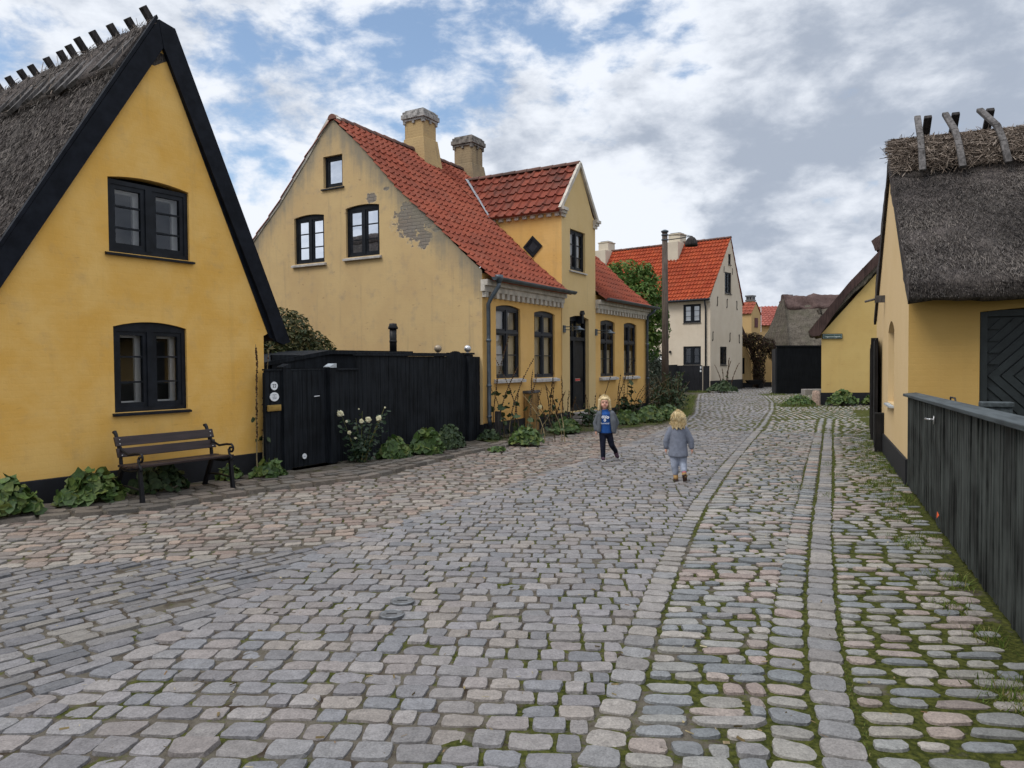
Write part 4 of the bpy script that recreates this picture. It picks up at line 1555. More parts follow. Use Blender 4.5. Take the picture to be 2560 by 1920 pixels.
# roofs
tx = lambda a, p, z: (a, p, z)
r1 = tile_roof('roof', B, tx, prof, -.05, 3.74, M['tile_red'], .212, .285, .046, .038)
tile_roof('roof', B, tx, prof, 5.90, 10.06, M['tile_red'], .212, .285, .046, .038)
tile_roof('roof', B, tx, [(2.05, 5.40), (2.24, 5.57), (3.25, 6.62), (4.07, 7.37)], 3.74, 5.90, M['tile_red'], .212, .285, .046, .038)
tile_roof('back_roof', B, tx, profb, -.05, 10.06, M['tile_red'], .235, .62)
ridge_row('ridge_tiles', B, tx, -.06, 10.06, 4.07, 7.40, M['ridge_tile'])
ty = lambda a, p, z: (p, a, z)
dl = [(3.60, 5.42), (3.80, 5.60), (4.82, 6.84)]
dr = [(6.04, 5.42), (5.84, 5.60), (4.82, 6.84)]
rd = tile_roof('dormer_roof', B, ty, dl, -.04, 3.5, M['tile_dark'], .25, .30, .05, .04)
tile_roof('dormer_roof', B, ty, dr, -.04, 3.5, M['tile_dark'], .25, .30, .05, .04)
ridge_row('ridge_tiles', B, ty, -.05, 3.45, 4.82, 6.88, M['ridge_tile'], .10)
# valley flashing
mb = MB()
mb.add([(3.50, 1.95, 5.42), (3.76, 2.12, 5.58), (4.74, 3.40, 6.86), (4.52, 3.36, 6.84)], [(0, 1, 2, 3)])
mb.build('flashing', M['lead'], B)
# verge of mortar on the far side of the gable
mb = MB(Tg)
path = [(8.14, 3.38), (7.62, 3.96), (6.82, 4.73), (5.9, 5.53), (4.89, 6.57), (4.22, 7.33), (4.06, 7.42), (3.95, 7.30)]
for (a, b) in zip(path[:-1], path[1:]):
    mb.beam((a[0], .05, a[1] + .03), (b[0], .05, b[1] + .03), .14, .07, (1, 0, 0))
mb.build('verge', M['cornice'], B)
# cornice with dentils, gutters, downpipes
for (a, b) in ((-.06, 3.76), (5.88, 10.05)):
    mb = MB()
    mb.box(a, b, -.10, -.001, 3.12, 3.24)
    mb.box(a, b, -.17, -.001, 3.24, 3.36)
    x = a + .06
    while x < b - .1:
        mb.box(x, x + .115, -.09, -.001, 3.00, 3.12)
        x += .225
    mb.build('cornice', M['cornice'], B, bevel=.005)
for (a, b) in ((-.05, 3.84), (5.95, 10.3)):
    mb = MB()
    vs, k = [], 8
    for x in (a, b):
        for j in range(k + 1):
            t = PI + PI * j / k
            vs.append((x, -.34 + math.cos(t) * .075, 3.40 + math.sin(t) * .075))
        for j in range(k, -1, -1):
            t = PI + PI * j / k
            vs.append((x, -.34 + math.cos(t) * .065, 3.405 + math.sin(t) * .065))
    m = 2 * (k + 1)
    fs = [(j, (j + 1) % m, (j + 1) % m + m, j + m) for j in range(m)]
    mb.add(vs, fs)
    for x in (a, b):
        mb.add([(x, -.34 + math.cos(PI + PI * j / k) * .074, 3.40 + math.sin(PI + PI * j / k) * .074) for j in range(k + 1)], [tuple(range(k + 1))])
    mb.build('gutter', M['zinc'], B)
mb = MB()
mb.tube([(.12, -.34, 3.33), (.12, -.33, 3.22), (.10, -.16, 2.98), (.10, -.09, 2.86), (.10, -.09, .45), (.10, -.12, .30)], .045, 10)
for z in (2.1, 1.15, .5):
    mb.lathe([(.047, -.03), (.056, -.02), (.056, .02), (.047, .03)], (.10, -.09, z), 10)
mb.lathe([(.09, .05), (.085, -.02), (.05, -.12)], (.12, -.34, 3.40), 12)
mb.build('downpipe', M['zinc'], B, smooth=True)
mb = MB()
mb.tube([(9.97, -.34, 3.33), (9.96, -.30, 3.24), (9.95, -.10, 3.12), (9.95, -.08, 2.9), (9.95, -.08, .2)], .042, 10)
for z in (2.2, 1.1):
    mb.lathe([(.047, -.03), (.056, -.02), (.056, .02), (.047, .03)], (9.95, -.08, z), 10)
mb.build('downpipe', M['zinc'], B, smooth=True)
# dormer eaves moulding and corbels
mb = MB()
mb.box(3.66, 3.76, -.06, 2.2, 5.40, 5.49)
for k in range(9):
    mb.box(3.69, 3.76, .02 + k * .235, .14 + k * .235, 5.32, 5.40)
mb.build('cornice', M['cornice'], B, bevel=.004)
for s, x in ((-1, 3.76), (1, 5.88)):
    mb = MB()
    for j, (e, z0, z1) in enumerate(((.05, 5.30, 5.38), (.09, 5.38, 5.45), (.13, 5.45, 5.53))):
        mb.box(min(x - .16 * (s > 0) + (0 if s > 0 else -e), x), max(x + (e if s > 0 else .16), x), -.02 - e, -.021, z0, z1)
    mb.build('corbel', M['cornice'], B, bevel=.004)
mb = MB()
for s in (-1, 1):
    xs = 4.82 + s * 1.20
    mb.beam((xs, -.05, 5.47), (4.82, -.05, 6.86), .07, .10, (1, 0, 0))
mb.build('barge_moulding', M['cornice'], B)
# plinth
mb = MB()
mb.box(-.02, 4.15, -.045, -.021, -.25, .36)
mb.box(5.46, 10.03, -.045, -.021, -.25, .30)
mb.box(-.035, -.003, -.045, 8.14, -.25, .34)
mb.build('plinth', M['plinth'], B)
# door
mb = MB(lambda u, d, z: (u, d - .02, z))
u0, u1, z0, z1, ar = door
mb.box(u0, u0 + .07, .10, .19, z0, z1 - ar)
mb.box(u1 - .07, u1, .10, .19, z0, z1 - ar)
mb.prism([(u0, z1 - ar - .07), (u1, z1 - ar - .07)] + arch_poly(*door)[2:], lambda p, q, o: (p, o, q), .10, .19)
mb.box(u0 + .07, u1 - .07, .085, .19, 2.20, 2.30)
mb.box(u0 + .36, u0 + .46, .07, .12, z0 + .1, 2.2)
for (a, b, c, d) in ((u0 + .12, u0 + .34, .55, 1.1), (u0 + .12, u0 + .34, 1.22, 2.1), (u0 + .50, u1 - .12, .55, 1.1), (u0 + .50, u1 - .12, 1.22, 2.1)):
    for q, e in ((0, .135), (.045, .12)):
        mb.box(a + q, b - q, e - .012, e + .02, c + q, d - q)
mb.box(u0 + .07, u1 - .07, .14, .19, z0, 2.2)
for x in (u0 + .35, u0 + .62):
    mb.box(x, x + .05, .12, .17, 2.3, z1 - ar - .07)
# small ornament over the door
mb.box(4.86, 4.96, -.06, .1, 2.66, 2.92)
mb.prism([(4.82, 2.90), (5.00, 2.90), (4.94, 3.0), (4.88, 3.0)], lambda p, q, o: (p, o, q), -.08, .1)
dd = mb.build('door', M['frame_black'], B, bevel=.004)
mb = MB(lambda u, d, z: (u, d - .02, z))
mb.add([(u0 + .07, .155, 2.3), (u1 - .07, .155, 2.3), (u1 - .07, .155, 2.75), (u0 + .07, .155, 2.75)], [(0, 1, 2, 3)])
mb.build('pane', M['glass'], dd)
mb = MB(lambda u, d, z: (u, d - .02, z))
mb.box(u0 + .52, u0 + .86, .105, .125, 1.13, 1.20)
mb.box(u0 + .55, u0 + .83, .095, .106, 1.14, 1.19, mi=1)
mb.build('letter_flap', [M['steel'], M['red_rag']], dd)
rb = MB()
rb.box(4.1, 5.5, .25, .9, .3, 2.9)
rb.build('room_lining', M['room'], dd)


def chimney(parent, xc, yc, z0, z1, wx, wy, flare, mat, capmat, name='chimney'):
    mb = MB()
    mb.box(xc - wx / 2, xc + wx / 2, yc - wy / 2, yc + wy / 2, z0, z1 - .02)
    if flare:
        mb.add([(xc - wx / 2 - .10, yc - wy / 2 - .12, z0), (xc + wx / 2 + .16, yc - wy / 2 - .12, z0), (xc + wx / 2 + .16, yc + wy / 2 + .1, z0), (xc - wx / 2 - .10, yc + wy / 2 + .1, z0),
                (xc - wx / 2 - .02, yc - wy / 2 - .02, z0 + flare), (xc + wx / 2 + .05, yc - wy / 2 - .02, z0 + flare), (xc + wx / 2 + .05, yc + wy / 2 + .02, z0 + flare), (xc - wx / 2 - .02, yc + wy / 2 + .02, z0 + flare)],
               [(0, 1, 5, 4), (1, 2, 6, 5), (2, 3, 7, 6), (3, 0, 4, 7), (4, 5, 6, 7)])
    c = mb.build(name, mat, parent, bevel=.01)
    mb = MB()
    k = .07
    for e, a, b in ((.04, -.26, -.20), (.075, -.20, -.08), (.045, -.08, 0), (.0, 0, .045)):
        mb.box(xc - wx / 2 - e, xc + wx / 2 + e, yc - wy / 2 - e, yc + wy / 2 + e, z1 + a, z1 + b)
    for i in range(3):
        x = xc - wx / 2 - .03 + i * (wx - .02) / 2
        for s in (-1, 1):
            mb.box(x, x + .08, yc + s * (wy / 2 + .02) - .02, yc + s * (wy / 2 + .02) + .02, z1 - .33, z1 - .26)
            mb.box(xc + s * (wx / 2 + .02) - .02, xc + s * (wx / 2 + .02) + .02, yc - wy / 2 - .03 + i * (wy - .02) / 2, yc - wy / 2 + .05 + i * (wy - .02) / 2, z1 - .33, z1 - .26)
    mb.build('chimney_cap', capmat, c, bevel=.008)
    return c


M['chim'] = plaster('chimney_plaster', (.47, .34, .165), (.40, .285, .145), (.26, .20, .13), 1.2, .4, .7, .4)
M['chim_old'] = plaster('old_chimney_plaster', (.33, .25, .15), (.25, .19, .12), (.14, .115, .085), 1.3, .5, .8, .6)
M['chimcap'] = plain('lichened_cap', (.26, .25, .24), .9, nv=.6, nscale=9)
M['chimcap_dark'] = plain('dark_lichened_cap', (.15, .135, .12), .9, nv=.6, nscale=9)
chimney(B, 3.33, 4.02, 6.85, 8.42, .58, .62, .85, M['chim'], M['chimcap'])
chimney(B, 5.72, 4.02, 6.85, 8.33, .60, .62, .70, M['chim_old'], M['chimcap_dark'])

# lamps beside the door
for i, (u, z, lab) in enumerate(((3.86, 2.48, 'zinc wall lamp with a flat shade left of the dark front door'),
                                 (5.90, 2.46, 'zinc wall lamp with a flat shade right of the dark front door'))):
    L = thing('wall_lamp', lab, 'wall lamp', (-.61 + dB[0] * u, 15.46 + dB[1] * u, z), dB, 'lamps beside the front door')
    mb = MB()
    mb.box(-.06, .06, -.05, -.022, -.09, .09)
    mb.tube([(0, -.05, .05), (0, -.38, .05), (0, -.42, .0)], .012, 6)
    mb.tube([(0, -.05, -.02), (0, -.20, -.03), (0, -.34, .03)], .010, 6)
    mb.build('bracket', M['zinc'], L)
    mb = MB()
    mb.lathe([(.03, .06), (.05, .02), (.15, -.03), (.155, -.04), (.06, -.03), (.055, -.09), (.03, -.11)], (0, -.44, 0), 18)
    mb.build('lamp_shade', M['zinc'], L, smooth=True)

# stone steps at the door
S = thing('stone_steps', 'low grey granite steps under the dark front door of the tiled house', 'steps', (-.61 + dB[0] * 4.2, 15.46 + dB[1] * 4.2), dB)
mb = MB()
mb.box(-.15, 1.5, -.62, -.05, -.05, .17)
mb.build('lower_step', M['granite'], S, bevel=.02)
mb = MB()
mb.box(-.05, 1.3, -.34, -.06, .172, .33)
mb.build('upper_step', M['granite'], S, bevel=.02)


# ---------------------------------------------------------------- black board fence and gate beside the ochre house
dF = (.527, .850)
F = thing('board_fence', 'tall black board fence with two ball finials left of the tiled house', 'fence', (-3.36, 11.16), dF)


def boards(mb, x0, x1, z0, top, w=.115, y=0.0, th=.025, proud=.006):
    x = x0
    while x < x1 - .01:
        b = min(x + w * rnd.uniform(.92, 1.08), x1)
        q = rnd.uniform(0, proud)
        zt = top((x + b) / 2) if callable(top) else top
        mb.box(x + .003, b - .003, y - q, y + th, z0, zt)
        x = b
    mb.box(x0, x1, y + th + .002, y + th + .02, z0, (top((x0 + x1) / 2) if callable(top) else top) - .03)


mb = MB()
boards(mb, .93, 1.46, .02, 1.52)
mb.build('low_panel', M['fence_black'], F)
mb = MB()
mb.box(.93, 1.46, -.03, .055, 1.522, 1.55)
mb.build('top_rail', M['fence_black'], F, bevel=.004)
mb = MB()
boards(mb, 1.46, 4.0, .03, 1.76)
mb.build('tall_panel', M['fence_black'], F)
mb = MB()
mb.box(1.44, 3.95, -.04, .07, 1.763, 1.795)
mb.box(1.44, 3.95, -.025, .055, 1.796, 1.825)
mb.build('top_rail', M['fence_black'], F, bevel=.004)
mb = MB()
boards(mb, 4.0, 4.60, .03, lambda x: 1.74 + .13 * math.sin(max(0, min(1, (x - 3.95) / .62)) * PI) ** .7, .05)
mb.build('curved_panel', M['fence_black'], F)
mb = MB()
mb.box(4.60, 4.76, -.07, .09, -.05, 1.80)
mb.box(4.575, 4.785, -.095, .115, 1.802, 1.84)
mb.build('post', M['fence_black'], F, bevel=.006)
mb = MB()
mb.box(3.78, 3.96, .06, .18, -.05, 1.80)
mb.box(3.76, 3.98, .04, .20, 1.802, 1.83)
mb.build('post', M['fence_black'], F, bevel=.006)
for (x, y, z, m) in ((3.83, .12, 1.915, 'brass_dull'), (4.68, .01, 1.925, 'steel')):
    mb = MB()
    mb.lathe([(.03, -.09), (.025, -.075)], (x, y, z), 12)
    mb.ball((x, y, z), .075, n=16)
    M.setdefault('brass_dull', plain('dull_brass', (.28, .23, .17), .5, .6))
    mb.build('ball_finial', M[m], F, smooth=True)
mb = MB()
boards(mb, 4.76, 5.14, .02, 1.76, .1)
mb.build('end_panel', M['fence_black'], F)

Gt = thing('garden_gate', 'low black garden gate with house number plates, between the ochre house and the tall fence', 'gate', (-3.36, 11.16), dF)
mb = MB()
boards(mb, -.46, -.14, .04, 1.535, .10)
mb.box(-.46, -.14, -.025, .05, 1.537, 1.56)
mb.build('side_panel', M['fence_black'], Gt)
mb = MB()
boards(mb, .0, .79, .05, 1.52, .09, y=.03)
mb.build('door_leaf', M['fence_black'], Gt)
mb = MB()
mb.box(-.14, .80, .03, .11, 1.525, 1.555)
mb.build('top_rail', M['fence_black'], Gt, bevel=.004)
for x0, x1, ya, yb in ((-.14, .0, -.035, .10), (.79, .91, -.055, .075)):
    mb = MB()
    mb.box(x0, x1, ya, yb, -.05, 1.57)
    mb.prism([(x0 - .008, 1.572), (x1 + .008, 1.572), (x1 + .008, 1.635), (x1 - .03, 1.635), (x0 - .008, 1.585)], lambda p, q, o: (p, o, q), ya - .008, yb + .008, mi=0 if x0 < 0 else 1)
    mb.build('post', [M['fence_black'], M['lead']], Gt, bevel=.004)
mb = MB()
mb.box(.575, .61, .03, .048, 1.03, 1.16)
mb.tube([(.592, .03, 1.125), (.592, -.01, 1.125), (.48, -.012, 1.12)], .009, 6)
mb.build('handle', M['steel'], Gt)
mb = MB()
mb.box(-.05, .95, -.16, .1, -.05, .035)
mb.build('threshold', M['granite'], Gt, bevel=.01)


def on_fence(x, y, z):
    return (-3.36 + dF[0] * x - dF[1] * y, 11.16 + dF[1] * x + dF[0] * y, z)


def plate(name, label, cat, x, z, rx, rz, y=-.012, mat='enamel'):
    p = thing(name, label, cat, on_fence(x, y, z), dF)
    mb = MB()
    n = 28
    mb.prism([(math.cos(2 * PI * k / n) * rx, math.sin(2 * PI * k / n) * rz) for k in range(n)], lambda a, b, o: (a, o, b), -.010, 0)
    mb.build('enamel_plate', M[mat], p, bevel=.003)
    return p


p = plate('number_plate', 'round white house number plate reading 22 on the black gate', 'house number', -.30, 1.31, .062, .062)
text('22', .072, M['black_ink'], 'number', p, (0, -.012, 0), (PI / 2, 0, 0))
p = plate('name_plate', 'oval white enamel plate with small faint lettering below the house number', 'name plate', -.30, 1.15, .082, .066)
mb = MB()
for k, (w, z) in enumerate(((.035, .030), (.012, .012), (.038, -.006), (.036, -.026))):
    x = -w
    while x < w:
        q = rnd.uniform(.004, .009)
        mb.box(x, min(x + q, w), -.0125, -.0105, z - .004, z + rnd.uniform(.002, .005))
        x += q + .002
mb.build('faint_lettering', M['grey_ink'], p)
p = thing('letter_slot', 'brass letter slot on the black gate below the two white plates', 'letter slot', on_fence(-.31, -.01, .985), dF)
mb = MB()
mb.box(-.125, .125, -.022, 0, -.045, .045)
mb.build('brass_frame', M['brass'], p, bevel=.004)
mb = MB()
mb.box(-.108, .108, -.030, -.0225, -.026, .026)
mb.build('flap', M['brass'], p, bevel=.003)
p = plate('cat_flap_plate', 'small white round plate low on the black gate near the ground', 'small plate', .29, .205, .042, .042, y=.018)
mb = MB()
mb.box(-.018, .018, -.0125, -.0105, -.006, .006)
mb.build('faint_lettering', M['grey_ink'], p)

# shed behind the fence with its flue
Sh = thing('garden_shed', 'low black garden shed with a sloping roof behind the board fence', 'shed', on_fence(.0, .75, 0), dF)
mb = MB()
mb.prism([(-.1, 0), (3.7, 0), (3.7, 1.81), (1.55, 1.81), (-.1, 1.57)], lambda p, q, o: (p, o, q), .02, 1.9)
mb.build('wall', M['fence_black'], Sh)
mb = MB()
mb.prism([(-.15, 1.62), (1.55, 1.87), (3.78, 1.87), (3.78, 1.80), (1.55, 1.80), (-.15, 1.56)], lambda p, q, o: (p, o, q), -.05, 2.0)
mb.build('roof', M['fence_black'], Sh)
mb = MB()
mb.box(.3, 1.45, -.02, .018, 1.56, 1.78)
mb.build('fascia', M['fence_black'], Sh)
mb = MB()
mb.tube([(3.53, .25, 1.8), (3.53, .25, 2.36)], .070, 16)
mb.lathe([(.072, -.02), (.076, 0), (.076, .02), (.072, .03)], (3.53, .25, 2.06), 16)
mb.lathe([(.095, 0), (.10, .03), (.075, .08), (.075, .11), (.0, .12)], (3.53, .25, 2.31), 16)
mb.build('flue_pipe', M['iron'], Sh, smooth=True)
# ball of clipped evergreen behind the gate
Bu = thing('shrub', 'rounded ochre-green evergreen shrub rising behind the black gate', 'shrub', (-4.25, 13.9, 0))
P, N = crown_points(12500, [(.40, .4, 1.75, .45, .5), (0, 0, 2.05, .52, .60), (-.25, -.35, 1.6, .50, .45), (.30, .15, 1.5, .55, .55), (-.55, -.6, 1.75, .35, .5), (.55, .45, 1.25, .35, .5), (0, .1, .9, .6, .7)], 4)
leaf_mesh('foliage', Bu, P, N, .038 + .024 * rs.rand(len(P)), M['leaf_ivy'], round_=False)
mb = MB()
for i in range(7):
    a = i * .9
    mb.tube([(0, 0, 0), (.1 * math.cos(a), .1 * math.sin(a), .9), (.35 * math.cos(a), .35 * math.sin(a), 1.9)], [.05, .03, .012], 6)
mb.build('trunk', M['bark'], Bu)

# ---------------------------------------------------------------- bench
dBe = dA
Be = thing('park_bench', 'dark brown slatted bench with scrolled iron ends against the ochre wall', 'bench', (-3.68 + dA[0] * -2.42 - dA[1] * -.90, 10.99 + dA[1] * -2.42 + dA[0] * -.90), dA)
LB = 1.24
for sx in (0.02, LB - .02):
    mb = MB()
    mb.beam((sx, .0, -.0), (sx, .05, .42), .045, .05, (0, 1, 0), .85)
    mb.lathe([(.035, 0), (.035, .015), (.022, .03)], (sx, .0, 0), 10)
    mb.build('front_leg', M['iron'], Be, bevel=.004)
    mb = MB()
    mb.beam((sx, .63, 0), (sx, .44, .40), .045, .05, (0, 1, 0), .9)
    mb.tube([(sx, .44, .38), (sx, .455, .52), (sx, .49, .66), (sx, .55, .80), (sx, .575, .83), (sx, .60, .825)], [.024, .022, .022, .022, .024, .02], 8)
    mb.build('rear_leg', M['iron'], Be)
    mb = MB()
    mb.tube([(sx, .02, .415), (sx, .2, .385), (sx, .36, .385), (sx, .46, .43)], .018, 8)
    mb.tube([(sx, .06, .18), (sx, .3, .20), (sx, .54, .19)], .012, 6)
    mb.build('seat_rail', M['iron'], Be)
    mb = MB()
    pts = [(sx, .50, .70), (sx, .42, .62), (sx, .28, .575), (sx, .12, .60), (sx, .04, .60)]
    c = Vector((sx, .035, .545))
    for i in range(15):
        t = PI / 2 + i * .52
        q = .060 * (1 - i / 17)
        pts.append((sx, c.y + math.cos(t) * q, c.z + math.sin(t) * q))
    mb.tube(pts, [.015] * 4 + [.014] * (len(pts) - 4), 8)
    mb.tube([(sx, .085, .54), (sx, .075, .49), (sx, .035, .44), (sx, .015, .40)], [.012, .014, .016, .018], 8)
    mb.build('armrest', M['iron'], Be, smooth=True)
for k, (y, z) in enumerate(((.04, .435), (.145, .425), (.25, .42), (.355, .425))):
    mb = MB()
    mb.box(-.03, LB + .03, y, y + .085, z, z + .03)
    mb.build('seat_slat', M['bench_wood'], Be, bevel=.006)
for (z0, y0, z1, y1) in ((.535, .44, .640, .475), (.665, .482, .775, .525)):
    mb = MB()
    mb.add([(-.03, y0, z0), (LB + .03, y0, z0), (LB + .03, y1, z1), (-.03, y1, z1), (-.03, y0 - .03, z0 + .004), (LB + .03, y0 - .03, z0 + .004), (LB + .03, y1 - .03, z1 + .004), (-.03, y1 - .03, z1 + .004)],
           [(0, 1, 2, 3), (7, 6, 5, 4), (0, 4, 5, 1), (3, 2, 6, 7), (0, 3, 7, 4), (1, 5, 6, 2)])
    s = mb.build('back_slat', M['bench_wood'], Be, bevel=.006)
    for x in (.02, LB - .02):
        for dy, dz in ((-.034, .025), (-.040, -.025)):
            mb = MB()
            mb.ball((x, (y0 + y1) / 2 + dy, (z0 + z1) / 2 + dz), .008, n=6)
            mb.build('bolt', M['steel'], s)

# ---------------------------------------------------------------- thatched house on the right
dR = (.924, -.382)
R = thing('thatched_barn', 'yellow thatched house with straw ridge and crossed timbers behind the grey board fence', 'house', (5.12, 9.56), dR)
Tr = lambda u, d, z: (d, u, z)
rw = (1.93, 2.97, .94, 2.25, .16)
mb = MB(Tr)
wall_face(mb, [(0, -.2), (5.6, -.2), (5.6, 2.52), (2.7, 4.72), (0, 2.52)], [arch_poly(*rw)], .20)
mb.build('gable_wall', M['wall_sand'], R)
window(R, Tr, *rw, setb=.17, fw=.06, sash=.05, post=.08, rows=(3,), sill=(.03, .06, .05), sillmat='lead')
rdoor = (.79, 3.1, 0, 2.28, .06)
mb = MB()
wall_face(mb, [(0, -.2), (8, -.2), (8, 2.52), (0, 2.52)], [arch_poly(*rdoor)], .14)
mb.add([(0, 5.6, -.2), (8, 5.6, -.2), (8, 5.6, 2.4), (0, 5.6, 2.4)], [(0, 1, 2, 3)])
M['wall_sand2'] = plaster('wall_sand_front', (.455, .295, .10), (.43, .27, .085), (.38, .235, .08), .5, .12, .1, .10)  # deeper orange paint than the gable, with the eave's shade mixed into the colour
mb.build('front_wall', M['wall_sand2'], R)
mb = MB()
mb.box(-.03, -.002, -.03, 5.6, -.25, .34)
mb.box(0, .78, -.03, -.002, -.25, .34)
mb.box(3.12, 8, -.03, -.002, -.25, .34)
mb.build('plinth', M['plinth'], R)
# barn door with boards laid in nested arrows
mb = MB()
mb.box(.80, .88, .04, .14, 0, 2.22)
mb.box(.88, 3.0, .10, .14, 0, 2.22)
mb.box(.88, 3.09, .04, .14, 2.16, 2.24)
zc = 1.42
for half, (xa, xb) in enumerate(((.89, 1.94), (1.96, 3.02))):
    mir = -1 if half else 1
    k = -14
    while k < 12:
        for s in (1, -1):
            a0 = xa + k * .145
            pts = []
            x0_, x1_ = max(xa, a0), min(xb, a0 + 1.8)
            z_lim = 2.14 if s > 0 else .08
            reach = abs(z_lim - zc)
            x1_ = min(x1_, a0 + reach)
            if x1_ > x0_ + .02:
                p = [(x0_, zc + s * (x0_ - a0)), (x1_, zc + s * (x1_ - a0)), (min(x1_ + .118, xb), zc + s * (min(x1_ + .118, xb) - a0 - .118)), (min(x0_ + .118, xb), zc + s * max(0, (min(x0_ + .118, xb) - a0 - .118)))]
                if mir < 0:
                    p = [(xa + xb - q[0], q[1]) for q in p]
                q0 = rnd.uniform(.068, .074)
                mb.prism(p, lambda u, v, o: (u, o, v), q0, .098)
        k += 1
mb.box(1.93, 1.97, .05, .10, .06, 2.16)
M['barn_door'] = paint('dark_green_door', (.011, .0155, .0165), .3, .5, axis='N')
mb.build('barn_door', M['barn_door'], R, bevel=.004)
mb = MB()
mb.box(.80, 2.4, -.5, .1, -.05, .12)
mb.build('doorstep', M['granite'], R, bevel=.02)
secR = [(-.02, 2.52), (-.38, 2.34), (-.44, 2.39), (-.44, 2.58), (1.2, 3.86), (2.45, 4.84), (2.7, 4.92), (2.95, 4.84), (5.8, 2.62), (5.8, 2.40), (5.6, 2.50), (2.7, 4.70)]
slab_thatch('roof', R, ident, secR, -.04, 8, M['thatch'], .022, .13, 8, .14)
mb = MB()
mb.prism([(-.40, 2.36), (2.7, 4.88), (2.7, 4.73), (-.05, 2.52), (-.36, 2.33)], lambda p, q, o: (o, p, q), -.045, -.004)
mb.prism([(2.7, 4.88), (5.8, 2.42), (5.7, 2.34), (2.7, 4.73)], lambda p, q, o: (o, p, q), -.045, -.004)
mb.build('verge_board', M['oldwood_dark'], R)
# shaggy reed surface
n = 46000
tt = rs.rand(n)
xx = -.03 + rs.rand(n) ** 1.25 * 5
P = np.stack([xx, -.43 + tt * 2.86, 2.58 + tt * 2.24], 1) + rs.randn(n, 3) * .014
D = np.stack([rs.randn(n) * .34, -.77 + rs.randn(n) * .22, -.64 + rs.randn(n) * .25], 1)
D /= np.linalg.norm(D, axis=1)[:, None]
cl = np.clip(.30 + .30 * np.sin(P[:, 0] * 2.3 + 1) * np.sin(P[:, 1] * 2.9) + .22 * rs.randn(n) + .25 * (tt < .16), 0, 1)
straws('reed_ends', R, P + np.array([0, -.63, .77]) * .02, D, .035 + .05 * rs.rand(n), .005 + .004 * rs.rand(n), M['reed'], cl)
# cut reed at the eave, facing the viewer
n = 5000
P = np.stack([-.03 + rs.rand(n) * 5, -.445 + rs.randn(n) * .008, 2.40 + rs.rand(n) * .18], 1)
D = np.stack([rs.randn(n) * .2, -.6 + rs.randn(n) * .2, -.75 + rs.randn(n) * .2], 1)
D /= np.linalg.norm(D, axis=1)[:, None]
straws('eave_reed', R, P, D, .04 + .04 * rs.rand(n), .005 + .003 * rs.rand(n), M['reed'], np.clip(.25 + .25 * rs.randn(n), 0, 1))
slab_thatch('ridge_cap', R, ident, [(1.92, 4.26), (1.82, 4.38), (2.05, 4.72), (2.40, 5.02), (2.7, 5.10), (2.95, 5.02), (3.25, 4.75), (3.45, 4.45), (3.35, 4.36), (2.7, 4.86)], .03, 8.05, M['thatch'], .03, .1, 12, .1)
n = 15000
tt = rs.rand(n)
ang = PI * (.97 - .62 * tt)
P = np.stack([.0 + rs.rand(n) ** 1.2 * 5, 2.70 - np.abs(np.cos(ang)) ** .8 * np.sign(-np.cos(ang)) * .90, 4.37 + np.sin(ang) ** .85 * .73], 1) + rs.randn(n, 3) * .009
D = rs.randn(n, 3) * np.array([.9, .75, .5])
Nr = np.stack([0 * ang, np.cos(ang) * 1.0, np.sin(ang)], 1)
D -= Nr * ((D * Nr).sum(1) * .85)[:, None]
D /= np.linalg.norm(D, axis=1)[:, None]
straws('ridge_straw', R, P, D, .10 + .20 * rs.rand(n), .006 + .005 * rs.rand(n), M['straw'])
# verge straw poking out on the gable side
n = 260
tt = rs.rand(n)
P = np.stack([np.full(n, .02), 1.9 + 1.1 * tt, 4.36 + .74 * np.sin(tt * PI * .62)], 1) + rs.randn(n, 3) * .03
D = np.stack([-.8 + rs.randn(n) * .3, rs.randn(n) * .5, rs.randn(n) * .6 - .1], 1)
D /= np.linalg.norm(D, axis=1)[:, None]
straws('ridge_straw', R, P, D, .08 + .14 * rs.rand(n), .005 + .003 * rs.rand(n), M['straw'])
# crossed ridge timbers
for (x0, x1, bow) in ((.33, .36, .0), (.84, .74, .02), (1.40, 1.20, .05), (1.98, 1.86, -.02), (2.6, 2.55, .0), (3.2, 3.2, 0), (3.9, 3.85, 0)):
    mb = MB()
    xm = (x0 + x1) / 2 + bow
    pts = [(x0, 1.63, 4.40), (x0 * .55 + xm * .45, 1.86, 4.76), (xm, 2.13, 5.07), (x1, 2.60, 5.47)]
    for a, b in zip(pts[:-1], pts[1:]):
        mb.beam(a, b, .09, .06, (0, -.6, .8))
    mb.build('ridge_timber', M['oldwood'], R, bevel=.012)
    mb = MB()
    mb.beam((x1 + .13, 3.75, 4.48), (x1 + .15, 2.60, 5.46), .11, .075, (0, .6, .8))
    mb.build('ridge_timber', M['oldwood_dark'], R, bevel=.012)
# small bracket lamp on the gable corner
mb = MB(Tr)
mb.box(3.66, 3.74, -.16, -.002, 2.64, 2.76)
mb.tube([(3.7, -.16, 2.70), (3.7, -.32, 2.66)], .022, 6)
mb.build('insulator_bracket', M['oldwood'], R)

